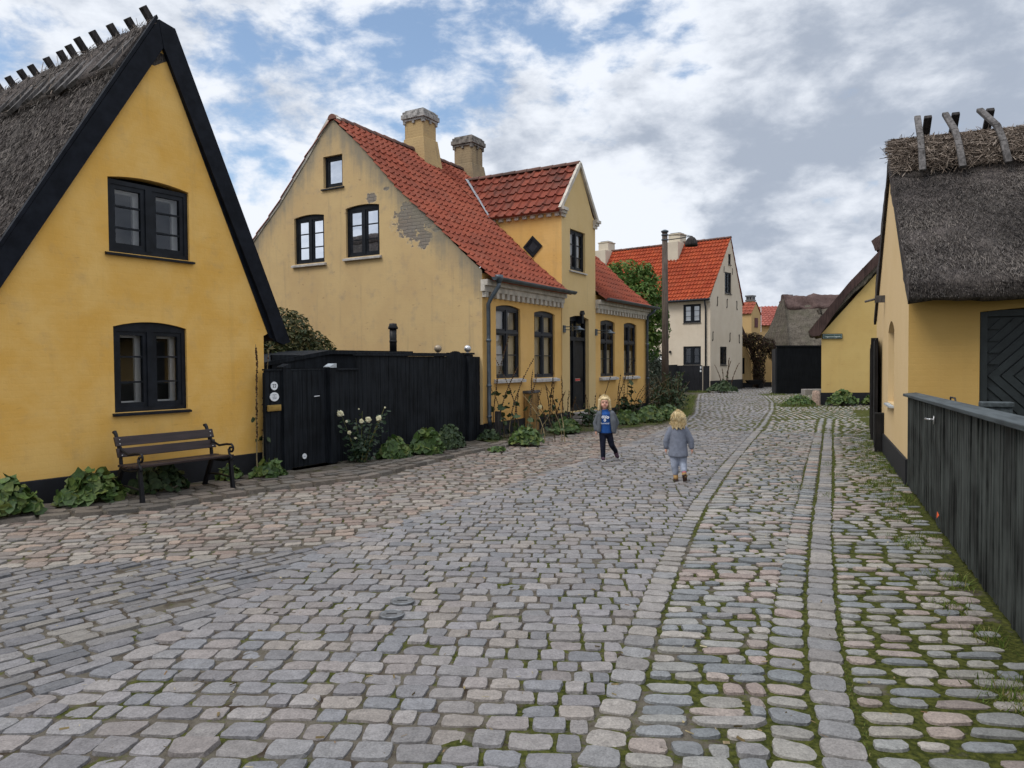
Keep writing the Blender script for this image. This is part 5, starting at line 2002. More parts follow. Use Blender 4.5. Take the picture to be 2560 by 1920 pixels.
# tarred planks running on from the gable
PF = thing('plank_fence', 'tall tarred plank fence with stepped tops running on from the pale gable wall', 'fence', (6.48, 13.10), (.43, .903))
for i, (a, b, h) in enumerate(((.35, 2.1, 2.03), (2.1, 3.6, 1.93), (3.6, 5.3, 1.87))):
    mb = MB()
    boards(mb, a, b, .05, lambda x, h=h: h + rnd.uniform(-.03, .02), .15, y=rnd.uniform(-.03, .02), th=.03, proud=.025)
    mb.build('plank_panel', M['plank_dark'], PF)
    mb = MB()
    mb.box(b - .07, b + .05, -.05, .10, -.05, h + .05)
    mb.build('post', M['plank_dark'], PF, bevel=.01)
mb = MB()
mb.box(-.12, .04, -.12, .05, -.05, .70)
mb.build('short_post', M['plank_dark'], PF, bevel=.015)

# grey board fence in front of it
dG = (-.381, -.925)
G = thing('front_fence', 'chest-high weathered grey-black board fence with a grey cap rail, nearest the camera', 'fence', (5.07, 9.45), dG)
mb = MB()
x = -.02
while x < 7.6:
    w = rnd.choice((.055, .075, .095, .095))
    mb.box(x + .002, x + w - .004, -rnd.uniform(0, .014), .028, .02 + rnd.uniform(0, .03), 1.155 + .012 * x)
    x += w
mb.build('board_panel', M['fence_grey'], G)
mb = MB()
mb.box(0, 7.6, .03, .05, .06, 1.12)
for xx_ in (.06, 1.2, 2.62, 4.1, 5.7, 7.2):
    mb.box(xx_, xx_ + .1, .05, .15, -.05, 1.14 + .012 * xx_)
mb.build('back_frame', M['plank_dark'], G)
mb = MB()
mb.add([(-.12, -.055, 1.158), (7.6, -.055, 1.25), (7.6, .10, 1.25), (-.12, .10, 1.158), (-.12, -.055, 1.192), (7.6, -.055, 1.284), (7.6, .10, 1.30), (-.12, .10, 1.208)],
       [(3, 2, 1, 0), (4, 5, 6, 7), (0, 1, 5, 4), (2, 3, 7, 6), (1, 2, 6, 5), (3, 0, 4, 7)])
mb.build('cap_rail', M['cap_grey'], G, bevel=.006)
mb = MB()
mb.box(2.32, 2.355, -.022, -.0145, .99, 1.07)
mb.tube([(2.335, -.022, 1.035), (2.335, -.065, 1.035), (2.15, -.068, 1.028)], .010, 8)
mb.build('handle', M['steel'], G, smooth=True)
mb = MB()
mb.tube([(2.3, .13, 1.21), (2.3, .13, 1.255), (2.55, .13, 1.258), (2.6, .13, 1.22)], .008, 6)
mb.build('latch_loop', M['iron'], G)
lf = thing('fallen_leaf', 'single orange leaf caught on the grey board fence', 'leaf', (5.07 + dG[0] * 2.86 - .02, 9.45 + dG[1] * 2.86 + .008, .19), dG)
mb = MB()
mb.add([(-.05, -.018, 0), (0, -.03, .03), (.055, -.02, .005), (.01, -.035, -.035)], [(0, 1, 3), (1, 2, 3)])
mb.build('blade', M['leaf_orange'], lf)
PB = thing('planter_box', 'pale grey box top showing just behind the grey board fence', 'box', (3.70, 6.12, 0), dG)
mb = MB()
mb.box(0, .09, .15, .36, 0, 1.235)
mb.build('body', M['cap_grey'], PB, bevel=.01)
mb = MB()
mb.box(-.015, .105, .14, .37, 1.237, 1.28)
mb.build('lid', M['cap_grey'], PB, bevel=.008)


# ---------------------------------------------------------------- cream house beyond
dW = (.626, .780)
Wh = thing('cream_house', 'tall cream house with bright orange pantiles and S-shaped wall anchors', 'house', (11.01, 41.06), dW)
wt = [(2.47, 2.86, 7.26, 7.86, 0), (1.98, 2.93, 5.56, 6.78, 0), (1.33, 2.27, 1.44, 2.48, 0)]
mb = MB()
wall_face(mb, [(0, -.2), (4.62, -.2), (4.62, 5.05), (2.83, 8.72), (2.72, 8.72), (0, 5.24)], [arch_poly(*w) for w in wt], .14)
mb.build('gable_wall', M['wall_cream'], Wh)
for w, vb, rw_ in zip(wt, (0, 2, 1), ((1,), (4,), (4,))):
    window(Wh, ident, *w, setb=.04, fw=.05, sash=.03, post=.07, rows=rw_, vbars=0 if vb == 0 else 1, leaves=1 if vb == 0 else 2, glass='glass_old', sill=(.02, .05, .05), sillmat='frame_black')
Tw = lambda u, d, z: (d, u, z)
ww = [(.56, 1.62, 3.82, 4.87, 0), (.56, 1.62, 1.45, 2.50, 0)]
mb = MB(Tw)
wall_face(mb, [(0, -.2), (9.2, -.2), (9.2, 5.2), (0, 5.2)], [arch_poly(*w) for w in ww], .14)
mb.add([(9.2, 0, -.2), (9.2, 4.62, -.2), (9.2, 4.62, 5.0), (9.2, 2.77, 8.7), (9.2, 0, 5.2)], [(0, 1, 2, 3, 4)])
mb.add([(0, 4.62, -.2), (9.2, 4.62, -.2), (9.2, 4.62, 5.0), (0, 4.62, 5.0)], [(0, 1, 2, 3)])
mb.build('front_wall', M['wall_cream'], Wh)
window(Wh, Tw, *ww[0], setb=.03, fw=.07, sash=.05, post=.10, rows=(3,), glass='glass_old', sill=(.02, .05, .04), sillmat='frame_black', curtain=('blind', [(.62, 1.0, 3.9, 4.8), (1.15, 1.56, 3.9, 4.8)]))
window(Wh, Tw, *ww[1], setb=.03, fw=.07, sash=.06, post=.10, rows=(2,), sill=(.02, .05, .04), sillmat='frame_black')
mb = MB()
mb.box(-.03, 4.65, -.03, -.001, -.2, .56)
mb.build('plinth', M['plinth'], Wh)
mb = MB(Tw)
mb.box(0, 9.2, -.10, -.002, 4.95, 5.08)
mb.box(0, 9.2, -.16, -.002, 5.08, 5.17)
M['cream_trim'] = plain('cream_trim', (.58, .54, .47), .85)
mb.build('cornice', M['cream_trim'], Wh)
tile_roof('roof', Wh, lambda a, p, z: (p, a, z), [(-.30, 5.10), (0, 5.36), (2.77, 8.82)], -.05, 9.25, M['tile_orange'], .205, .31, .05, .045)
tile_roof('back_roof', Wh, lambda a, p, z: (p, a, z), [(4.75, 5.0), (2.77, 8.82)], -.05, 9.25, M['tile_orange'], .26, .7, .05, .035)
ridge_row('ridge_tiles', Wh, lambda a, p, z: (p, a, z), -.05, 9.25, 2.77, 8.86, M['ridge_tile'], .11, .4)
mb = MB(Tw)
mb.tube([(-.1, -.34, 5.06), (9.3, -.34, 5.06)], .06, 8)
mb.tube([(.22, -.30, 5.03), (.24, -.12, 4.7), (.25, -.07, 4.5), (.25, -.07, .1)], .045, 8)
mb.build('downpipe', M['frame_slate'], Wh, smooth=True)
for (x, z, s) in ((.92, 5.02, 1), (2.28, 4.98, 1), (3.73, 4.95, -1), (.30, 3.05, 1), (2.70, 3.04, 1), (4.10, 2.98, -1), (1.85, 6.98, 0), (3.06, 6.98, 0)):
    mb = MB()
    if s:
        mb.tube([(x + s * .07, -.02, z + .20), (x + s * .02, -.025, z + .26), (x - s * .01, -.025, z + .18), (x, -.025, z), (x + s * .01, -.025, z - .18), (x - s * .03, -.025, z - .26), (x - s * .08, -.02, z - .20)], .018, 6)
    else:
        mb.tube([(x, -.02, z - .28), (x, -.02, z + .1)], .014, 6)
    mb.build('wall_anchor', M['iron'], Wh)
M['chim_cream'] = plaster('cream_chimney', (.56, .50, .40), (.50, .44, .35), (.40, .35, .28), .5, .1, .3, .1)
for yc, zt, w in ((3.35, 9.32, .78), (8.35, 9.35, .74)):
    mb = MB()
    mb.box(2.77 - .42, 2.77 + .42, yc - w / 2, yc + w / 2, 8.1, zt)
    mb.box(2.77 - .95, 2.77 + .55, yc - w / 2 - .12, yc + w / 2 + .12, 7.5, 8.82)
    mb.box(2.77 - .46, 2.77 + .46, yc - w / 2 - .04, yc + w / 2 + .04, zt + .002, zt + .07)
    c = mb.build('chimney', M['chim_cream'], Wh, bevel=.02)
    mb = MB()
    mb.box(2.77 - .30, 2.77 + .30, yc - w / 2 + .08, yc + w / 2 - .08, zt + .072, zt + .13)
    mb.build('cap', M['frame_slate'], c)
mb = MB(Tw)
mb.lathe([(.02, .10), (.07, .06), (.07, -.03), (.0, -.05)], (2.42, -.05, 2.18), 10, ax=(0, 0, 1))
mb.build('door_bell', M['iron'], Wh)

WF = thing('charcoal_fence', 'charcoal board fence with two small white marks in front of the cream house', 'fence', (8.90, 39.85), (1, -.03))
mb = MB()
boards(mb, 0, 1.36, .0, 1.43, .3)
mb.build('wide_panel', M['charcoal'], WF)
mb = MB()
boards(mb, 1.40, 1.74, .0, 1.40, .17, y=.04)
mb.build('narrow_panel', M['charcoal'], WF)
mb = MB()
mb.box(1.22, 1.29, -.02, -.012, 1.26, 1.38)
mb.build('white_mark', M['enamel'], WF)
mb = MB()
mb.box(1.21, 1.29, -.02, -.012, 1.08, 1.19)
mb.build('white_mark', M['enamel'], WF)
WG = thing('black_fence', 'plain black board fence running behind the lamp post to the cream house', 'fence', (6.15, 31.5), (.313, .95))
mb = MB()
boards(mb, 0, 8.75, 0, 1.45, .14)
mb.build('board_panel', M['fence_black'], WG)
mb = MB()
mb.box(0, 8.75, -.02, .06, 1.452, 1.48)
mb.build('top_rail', M['fence_black'], WG)

# ---------------------------------------------------------------- yellow gable with the street sign
dY = (.995, -.10)
Y = thing('yellow_cottage', 'straw-yellow cottage gable with brown bargeboard, carrying the green street sign', 'house', (11.44, 27.36), dY)
shear = .53


def ty_(u, d, z):
    return (u + d * shear, d, z)


mb = MB(ty_)
wall_face(mb, [(0, -.2), (6.6, -.2), (6.6, 2.6), (3.3, 6.35), (0, 2.62)], [], .1)
mb.add([(0, 0, -.2), (0, 8, -.2), (0, 8, 2.6), (0, 0, 2.6)], [(0, 1, 2, 3)])
mb.add([(6.6, 0, -.2), (6.6, 8, -.2), (6.6, 8, 2.6), (6.6, 0, 2.6)], [(0, 1, 2, 3)])
mb.build('wall', M['wall_straw'], Y)
mb = MB()
mb.box(-.03, 6.6, -.03, -.001, -.2, .45)
mb.build('plinth', M['plinth'], Y)
slab_thatch('roof', Y, lambda a, p, z: ty_(p, a, z), [(-.40, 2.50), (-.46, 2.72), (2.9, 6.55), (3.3, 6.8), (3.7, 6.55), (7.0, 2.7), (6.9, 2.5), (3.3, 6.3)], -.12, 8, M['thatch_far'], .03, .2, 14)
mb = MB(ty_)
mb.prism([(-.42, 2.70), (1.0, 4.48), (3.3, 6.95), (3.3, 6.42), (.93, 4.02), (-.02, 2.56), (-.30, 2.52)], lambda p, q, o: (p, o, q), -.18, -.125)
mb.build('bargeboard', M['barge_brown'], Y)
mb = MB(ty_)
mb.box(.95, 1.25, .5, .85, 3.8, 4.66)
M['chim_red'] = plain('red_chimney', (.30, .12, .07), .9, nv=.3)
mb.build('chimney', M['chim_red'], Y)
slab_thatch('ridge_cap', Y, lambda a, p, z: ty_(p, a, z), [(1.9, 5.6), (1.8, 5.95), (3.3, 7.1), (4.6, 5.9)], -.2, 8, M['thatch_ridge'], .05, .2, 15)
sg = thing('street_sign', 'dark green enamel street name sign with white lettering on the straw-yellow gable', 'street sign', (11.44 + dY[0] * .37 - .0, 27.36 + dY[1] * .37 - .02, 2.53), dY)
mb = MB()
mb.box(-.36, .36, -.03, 0, -.095, .095)
mb.build('board', M['black_ink'], sg, bevel=.008)
mb = MB()
mb.box(-.345, .345, -.034, -.0302, -.082, .082)
mb.build('enamel_face', M['sign_green'], sg)
mb = MB()
for (a, b, c, d) in ((-.33, .33, .062, .068), (-.33, .33, -.068, -.062), (-.33, -.324, -.062, .062), (.324, .33, -.062, .062)):
    mb.box(a, b, -.0365, -.0342, c, d)
mb.build('border_line', M['white_ink'], sg)
text('Vognmandsgade', .088, M['white_ink'], 'street_name', sg, (0, -.037, -.005), (PI / 2, 0, 0), .001)

Gd = thing('double_gate', 'tall plain black gate between the cream house and the straw-yellow cottage', 'gate', (13.02, 36.35), (.985, .17))
mb = MB()
mb.box(0, 2.6, 0, .06, .03, 2.33)
mb.build('gate_leaf', M['black_gate'], Gd)
mb = MB()
mb.box(-.05, 2.6, -.03, .08, 2.332, 2.40)
mb.build('top_rail', M['black_gate'], Gd)
mb = MB()
mb.beam((.0, .08, 1.12), (1.08, 2.34, 1.12), .08, 2.24)
mb.build('return_panel', M['charcoal'], Gd)
stp = thing('stone_kerb_block', 'long low grey stone block at the foot of the tall black gate', 'stone block', (14.15, 36.1), (.985, .17))
mb = MB()
mb.box(0, .95, -.25, .1, -.02, .26)
mb.build('block', M['granite'], stp, bevel=.03)
bo = thing('stone_bollard', 'squat pinkish granite bollard at the corner of the straw-yellow cottage', 'bollard', (11.06, 26.9))
mb = MB()
mb.lathe([(.15, -.05), (.15, .2), (.14, .45), (.11, .54), (.0, .555)], (0, 0, 0), 10)
mb.build('stone', M['granite_pink'], bo, bevel=.01)

# ---------------------------------------------------------------- farther houses
T2 = thing('thatched_cottage', 'far grey thatched cottage with a dark ridge behind the tall black gate', 'house', (17.5, 45.5), (1, -.06))
mb = MB()
mb.box(0, 8.5, .3, 6.7, 0, 2.5)
mb.build('wall', M['wall_far'], T2)
mb = MB()
V = [(-.45, 0, 2.25), (8.8, 0, 2.25), (8.8, 3.5, 5.75), (.25, 3.5, 5.75), (-.45, 7, 2.25), (8.8, 7, 2.25)]
slab_thatch('roof', T2, lambda a, p, z: (a + .20 * max(0, (z - 2.2)) * (1 if a < 2 else 0), p, z), [(0, 2.2), (-.05, 2.5), (3.3, 5.75), (3.7, 5.75), (7, 2.4), (6.9, 2.2)], -.5, 8.8, M['thatch_far'], .05, .25, 21, .25)
slab_thatch('ridge_cap', T2, ident, [(2.55, 4.86), (2.45, 5.1), (3.2, 5.98), (3.8, 5.98), (4.6, 5.0), (3.5, 5.4)], .18, 8.9, M['thatch_ridge'], .08, .2, 22)


def cap_chimney(parent, x, y, z0, z1, w, mat):
    mb = MB()
    mb.box(x - w / 2, x + w / 2, y - w / 2, y + w / 2, z0, z1)
    c = mb.build('chimney', mat, parent)
    mb = MB()
    for sx in (-1, 0, 1):
        for sy in (-1, 0, 1):
            mb.box(x + sx * w * .4 - .05, x + sx * w * .4 + .05, y + sy * w * .4 - .05, y + sy * w * .4 + .05, z1, z1 + .22)
    mb.box(x - w / 2 - .05, x + w / 2 + .05, y - w / 2 - .05, y + w / 2 + .05, z1 + .222, z1 + .33)
    mb.box(x - w / 2 - .05, x + w / 2 + .05, y - w / 2 - .05, y + w / 2 + .05, z1 - .12, z1 - .01)
    mb.build('chimney_cap', M['iron_worn'], c)


Rd = thing('red_roofed_house', 'far house with a faded pinkish-red tiled roof and a capped chimney', 'house', (20.2, 60.5), (1, -.05))
mb = MB()
mb.box(0, 10, .3, 6.3, 0, 4.62)
mb.build('wall', M['wall_far'], Rd)
tile_roof('roof', Rd, ident, [(0, 4.55), (3.3, 6.35)], -.1, 10, M['tile_pink'], .30, .38, .06, .04)
tile_roof('back_roof', Rd, ident, [(6.6, 4.55), (3.3, 6.35)], -.1, 10, M['tile_pink'], .30, .7, .06, .04)
cap_chimney(Rd, 3.25, 3.0, 5.6, 6.95, .55, M['chim'])
mb = MB()
mb.lathe([(.1, 0), (.42, .12), (.46, .34), (.40, .58), (.2, .76), (0, .82)], (2.0, -1.3, 4.25), 12)

Dh = thing('dormer_house', 'far sand-coloured house with a red-tiled dormer and capped chimney beside the cream house', 'house', (16.65, 55.2), (.75, -.66))
mb = MB()
mb.box(-3, 1.2, .9, 4, 0, 3.85)
mb.build('wall', M['wall_far'], Dh)
tile_roof('roof', Dh, ident, [(.55, 3.75), (2.6, 5.4)], -3, .95, M['tile_orange'], .3, .36, .05, .035)
mb = MB()
mb.prism([(.0, 3.4), (1.6, 3.4), (1.6, 5.15), (.8, 5.95), (0, 5.15)], lambda p, q, o: (o, p, q), -1.2, 1.25)
dw = mb.build('dormer', M['wall_far'], Dh)
mb = MB()
mb.box(1.252, 1.29, .55, 1.10, 4.15, 4.85)
mb.build('shutter', plain('red_shutter', (.10, .03, .03), .7), dw)
tile_roof('dormer_roof', Dh, ident, [(-.12, 5.12), (.8, 6.05)], -1.2, 1.3, M['tile_red'], .3, .33, .05, .035)
tile_roof('dormer_roof', Dh, ident, [(1.72, 5.12), (.8, 6.05)], -1.2, 1.3, M['tile_red'], .3, .5, .05, .035)
cap_chimney(Dh, .62, 1.3, 5.3, 6.25, .5, M['chim'])

Wn = thing('yellow_outhouse', 'narrow yellow outhouse with a steep dark verge right of the cream house', 'outhouse', (14.05, 46.3), (1, .05))
mb = MB()
wall_face(mb, [(-2, 0), (.92, 0), (.92, 1.75), (.18, 3.55), (-2, 3.6)], [arch_poly(.22, .52, .85, 1.85, 0)], .15)
mb.add([(.95, .9, 0), (2.6, .9, 0), (2.6, .9, 2.5), (.95, .9, 2.5)], [(0, 1, 2, 3)])
mb.add([(.92, 0, 0), (.92, .9, 0), (.92, .9, 1.75), (.92, 0, 1.75)], [(0, 1, 2, 3)])
mb.build('wall', M['wall_far'], Wn)
window(Wn, ident, .22, .52, .85, 1.85, 0, setb=.03, leaves=1, rows=(3,), fw=.04)
mb = MB()
mb.prism([(.10, 3.75), (.24, 3.60), (.92, 2.0), (1.05, 1.5), (1.05, 0), (1.30, 0), (1.28, 1.7), (.95, 2.4), (.30, 3.9)], lambda p, q, o: (p, o, q), -.12, -.02)
mb.build('dark_verge', M['barge_brown'], Wn)
mb = MB()
mb.box(-2, 1.0, -.03, -.002, -.1, .3)
mb.box(1.32, 2.6, .86, .898, -.1, .3)
mb.build('plinth', M['plinth'], Wn)
cr = thing('dry_creeper', 'dark brown withered creeper forming an arch over the far passage', 'creeper', (15.0, 45.3))
P, N = crown_points(3800, [(0, 0, 2.75, .62, .5), (-.55, 0, 2.9, .42, .45), (.65, 0, 2.6, .50, .45), (.95, .1, 2.2, .28, .5), (.1, 0, 1.9, .48, .6), (.1, 0, 1.1, .40, .7), (.15, 0, .4, .34, .5), (-.2, 0, 3.1, .4, .3)], 9)
leaf_mesh('dry_leaves', cr, P, N, .05 + .04 * rs.rand(len(P)), M['leaf_dead'], round_=False)
mb = MB()
for i in range(6):
    mb.tube([(.1 + i * .05, .1, 0), (.05 * i - .1, .1, 1.5), (.3 * i - .8, .1, 2.8)], [.06, .04, .02], 6)
mb.build('stems', M['bark'], cr)
fp = thing('flagpole', 'thin white flagpole standing before the far pinkish-red roof', 'flagpole', (19.0, 56.5))
mb = MB()
mb.tube([(0, 0, 0), (0, 0, 5.75)], [.06, .035], 8)
mb.ball((0, 0, 5.80), .07, n=8)
mb.build('mast', M['frame_white'], fp)
vs_ = thing('parked_cart', 'small black wheelbarrow-like cart standing against the far yellow outhouse', 'cart', (14.6, 44.6))
mb = MB()
mb.add([(-.35, -.2, .25), (.35, -.2, .25), (.35, .2, .25), (-.35, .2, .25), (-.45, -.28, .5), (.45, -.28, .5), (.45, .28, .5), (-.45, .28, .5)],
       [(0, 1, 2, 3), (0, 1, 5, 4), (1, 2, 6, 5), (2, 3, 7, 6), (3, 0, 4, 7)])
mb.build('tray', M['iron'], vs_)
mb = MB()
mb.lathe([(.0, -.04), (.16, -.04), (.18, 0), (.16, .04), (0, .04)], (.4, 0, .18), 14, ax=(0, 1, 0))
mb.build('wheel', M['iron'], vs_)

# ---------------------------------------------------------------- street lamp on the wooden pole
LP_ = thing('street_lamp', 'round wooden lamp pole with a dark bell lamp on a thin bracket', 'street lamp', (5.80, 28.0))
mb = MB()
mb.tube([(0, 0, -.1), (0, 0, 3), (-.01, 0, 6.52)], [.145, .125, .102], 14)
mb.build('pole', M['pole'], LP_, smooth=True)
mb = MB()
mb.lathe([(.135, 0), (.145, .05), (.05, .10), (0, .105)], (-.01, 0, 6.50), 14)
mb.build('cap', M['zinc'], LP_)
for z in (6.40, 6.22):
    mb = MB()
    mb.lathe([(.118, -.02), (.13, -.02), (.13, .02), (.118, .02)], (-.01, 0, z), 14)
    mb.build('clamp', M['zinc'], LP_)
mb = MB()
mb.tube([(.10, 0, 6.40), (.6, 0, 6.39), (.92, 0, 6.38)], .012, 6)
mb.tube([(.10, 0, 6.22), (.6, 0, 6.28), (.98, 0, 6.36), (1.0, 0, 6.30)], .018, 6)
mb.build('bracket', M['iron'], LP_)
mb = MB()
mb.lathe([(.04, .12), (.07, .08), (.12, .06), (.19, -.03), (.235, -.17), (.24, -.26), (.225, -.26), (.1, -.1)], (.99, 0, 6.24), 20)
mb.build('lamp_shade', M['pole_lamp'] if 'pole_lamp' in M else M['oldwood_dark'], LP_, smooth=True)

# ---------------------------------------------------------------- crate-like cabinet and stump post by the tiled house
dC = (.38, .925)
Cb = thing('slatted_cabinet', 'waist-high cabinet of oiled wooden slats with a grey lid before the tiled house', 'cabinet', (.40, 16.92), dC)
mb = MB()
mb.box(.02, .58, .02, .48, 0, .90)
mb.build('body', M['oldwood_dark'], Cb)
mb = MB()
for k in range(9):
    mb.box(.0 + k * .067, .052 + k * .067, -.012, .018, .02, .92)
for k in range(8):
    mb.box(-.012, .018, .005 + k * .063, .055 + k * .063, .02, .92)
    mb.box(.582, .60, .005 + k * .063, .055 + k * .063, .02, .92)
mb.build('slats', M['crate'], Cb, bevel=.003)
mb = MB()
mb.box(-.03, .63, -.03, .53, .925, .985)
mb.build('lid', M['oldwood'], Cb, bevel=.006)
st = thing('stump_post', 'short weathered grey wooden post beside the zinc downpipe', 'post', (-.30, 15.40), dB)
mb = MB()
mb.box(-.05, .05, -.05, .05, -.05, .62)
mb.build('post', M['oldwood_dark'], st, bevel=.008)
# pair of valve covers in the paving
for i, (x, y) in enumerate(((-.755, 4.985), (-.785, 4.72))):
    vcv = thing('valve_cover', ('upper' if i == 0 else 'lower') + ' of two small round iron valve covers set in the setts', 'valve cover', (x, y, .004), group='valve covers in the paving')
    mb = MB()
    mb.lathe([(.082, -.03), (.082, .010), (.074, .014), (.069, .010)], (0, 0, 0), 24)
    mb.build('ring', M['iron_worn'], vcv, smooth=False)
    mb = MB()
    mb.lathe([(.066, -.02), (.066, .006), (.06, .009), (0, .009)], (0, 0, 0), 24)
    c = mb.build('lid', M['iron_worn'], vcv)
    mb = MB()
    mb.box(-.034, .034, -.011, .011, .0092, .011)
    mb.build('slot', M['black_ink'], c)


# ---------------------------------------------------------------- plants
gl = 'leafy mallow clumps at the foot of the walls'
mallow('leafy_plant', 'bright green mallow clump at the frame edge, leftmost along the ochre house', 'plant', (-5.40, 7.86), .62, .50, .40, 95, .085, gl)
mallow('leafy_plant', 'wide green mallow clump on the black plinth just left of the bench', 'plant', (-4.86, 8.52), .74, .45, .40, 130, .085, gl, rot=.9)
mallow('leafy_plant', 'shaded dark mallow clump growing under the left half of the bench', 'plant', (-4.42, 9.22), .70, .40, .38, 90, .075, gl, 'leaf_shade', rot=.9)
mallow('leafy_plant', 'small light green plant under the right end of the bench', 'plant', (-3.93, 10.22), .34, .25, .22, 34, .06, gl, rot=.9)
mallow('leafy_plant', 'low green clump at the corner of the ochre house beneath two tall stems', 'plant', (-3.45, 10.42), .50, .36, .26, 60, .075, gl, rot=.9)
mallow('leafy_plant', 'round-leaved green clump at the fence, just right of the white rose', 'plant', (-1.98, 12.42), .60, .42, .36, 85, .095, gl, rot=.9)
mallow('leafy_plant', 'tallest round-leaved green clump in the middle of the board fence', 'plant', (-1.50, 12.95), .66, .46, .45, 100, .10, gl, rot=.9)
bx = mallow('bushy_plant', 'dark fine-leaved bushy plant before the curved fence end', 'plant', (-1.18, 13.75), .70, .5, .46, 420, .045, None, 'leaf_shade', rot=.9)
mallow('leafy_plant', 'tiny green weed patch on the kerb stones before the stump post', 'plant', (-.28, 13.45), .34, .26, .08, 46, .04, None)
mallow('leafy_plant', 'large mallow clump in front of the slatted cabinet', 'plant', (.27, 14.45), .66, .5, .34, 150, .07, gl)
mallow('leafy_plant', 'green clump between the slatted cabinet and the stone steps', 'plant', (1.22, 16.95), .95, .55, .33, 160, .07, gl, rot=.9)
mallow('leafy_plant', 'grassy green tuft at the foot of the zinc downpipe', 'plant', (-.48, 15.25), .50, .34, .24, 90, .045, None, 'leaf_shade')
mallow('leafy_plant', 'low green clump right of the stone steps behind the boy in blue', 'plant', (2.95, 19.2), .9, .6, .36, 170, .07, gl, rot=.9)
mallow('leafy_plant', 'broad green leaf mass under the two right-hand windows', 'plant', (3.75, 20.0), 1.15, .7, .42, 260, .075, gl, rot=.9)
mallow('leafy_plant', 'green clump at the front corner of the planted strip near the lamp pole', 'plant', (4.35, 20.6), .9, .6, .40, 190, .07, gl, rot=.9)
mallow('leafy_plant', 'dark green clump against the black plinth of the cream house', 'plant', (11.05, 38.9), 1.6, .7, .5, 170, .10, gl, 'leaf_shade')
mallow('leafy_plant', 'hosta-like green clump on the plinth below the street sign', 'plant', (11.95, 26.75), 1.1, .6, .52, 130, .11, gl)
mallow('leafy_plant', 'smaller green clump by the tarred planks right of the hosta-like one', 'plant', (13.1, 26.85), .7, .5, .36, 80, .09, gl)
mallow('leafy_plant', 'weedy green patch left of the pinkish bollard', 'plant', (10.35, 26.7), 1.15, .6, .36, 190, .065, gl)
P = np.stack([9.6 + rs.rand(1500) * 1.3, 26.1 + rs.rand(1500) * 1.0, np.zeros(1500)], 1)
grass_patch('grass', 'ragged grass around the weeds by the pinkish bollard', P, .12, .5)
P = np.stack([9.3 + rs.rand(900) * 1.2, 38.9 + rs.rand(900) * .5, np.zeros(900)], 1)
grass_patch('grass', 'thin grass at the foot of the charcoal fence', P, .12, .5)
P = np.stack([12.0 + rs.rand(900) * 1.2, 35.2 + rs.rand(900) * .9, np.zeros(900)], 1)
grass_patch('grass', 'patchy grass before the tall black gate', P, .07, .5)

# tall hollyhock stems at the corner of the ochre house
def onA(x, y):
    return (-3.68 + dA[0] * x - dA[1] * y, 10.99 + dA[1] * x + dA[0] * y, 0)


stalk_plant('hollyhock', 'single tall hollyhock stem with dark pods against the ochre wall corner', 'hollyhock', onA(-.24, -.12), [(0, 0, .02, .0, 1.92)], None, 1, 1.6, pr=.015)
stalk_plant('hollyhock', 'pair of bare hollyhock stems leaning over the black gate post', 'hollyhock', onA(-.12, -.16), [(-.03, 0, .09, .05, 1.85), (-.03, .02, .0, .0, 1.25)], None, 7, .45, lm='leaf_shade', pr=.014)

# white rose
ro = thing('rose_bush', 'small rose bush with cream-white blooms against the black board fence', 'rose bush', (-2.47, 12.0))
stems = [(-.30, .0, .80), (-.05, .02, .60), (.04, -.02, .86), (.18, .02, .66), (.30, -.03, .70), (.40, .0, .92), (-.16, -.06, .45), (.10, -.08, .40), (-.08, .05, .74)]
mb = MB()
LP, LN = [], []
for (x, y, z) in stems:
    mb.tube([(x * .15, y, 0), (x * .5, y, z * .45), (x, y, z)], [.010, .008, .004], 5)
    for j in range(34):
        t = .12 + .83 * rnd.random()
        q = Vector((x * .15, y, 0)).lerp(Vector((x, y, z)), t)
        LP.append((q.x + rnd.gauss(0, .055), q.y + rnd.gauss(0, .055), q.z + rnd.gauss(0, .03)))
        LN.append((rnd.gauss(0, .5), -.4 + rnd.gauss(0, .4), .8))
mb.build('stems', M['stem_green'], ro)
for j in range(130):
    LP.append((rnd.gauss(0.0, .13), rnd.gauss(0, .09), abs(rnd.gauss(.22, .13))))
    LN.append((rnd.gauss(0, .5), -.4 + rnd.gauss(0, .4), .8))
leaf_mesh('leaves', ro, np.array(LP), np.array(LN), .024 + .022 * rs.rand(len(LP)), M['leaf_rose'], round_=True, aspect=.75)
for (x, z, s) in ((-.30, .83, .052), (.04, .70, .036), (.15, .73, .048), (.32, .745, .046), (-.20, .70, .02), (-.16, .52, .03), (-.06, .43, .018), (.42, .92, .014), (.0, .90, .012)):
    P, N = [], []
    for ring, (k, tilt) in enumerate(((5, .95), (5, .6), (4, .25))):
        for i in range(k):
            a = 2 * PI * (i + ring * .4) / k
            P.append((x + math.cos(a) * s * .55 * tilt, -.09 - .35 * s * (1 - tilt) - .01 * ring, z + math.sin(a) * s * .55 * tilt))
            N.append((math.cos(a) * .8 * tilt, -1, math.sin(a) * .8 * tilt))
    leaf_mesh('bloom', ro, np.array(P), np.array(N), np.full(len(P), s * .62), M['petal'])


def onB(x, y):
    return (-.61 + dB[0] * x - dB[1] * y, 15.46 + dB[1] * x + dB[0] * y, .02)


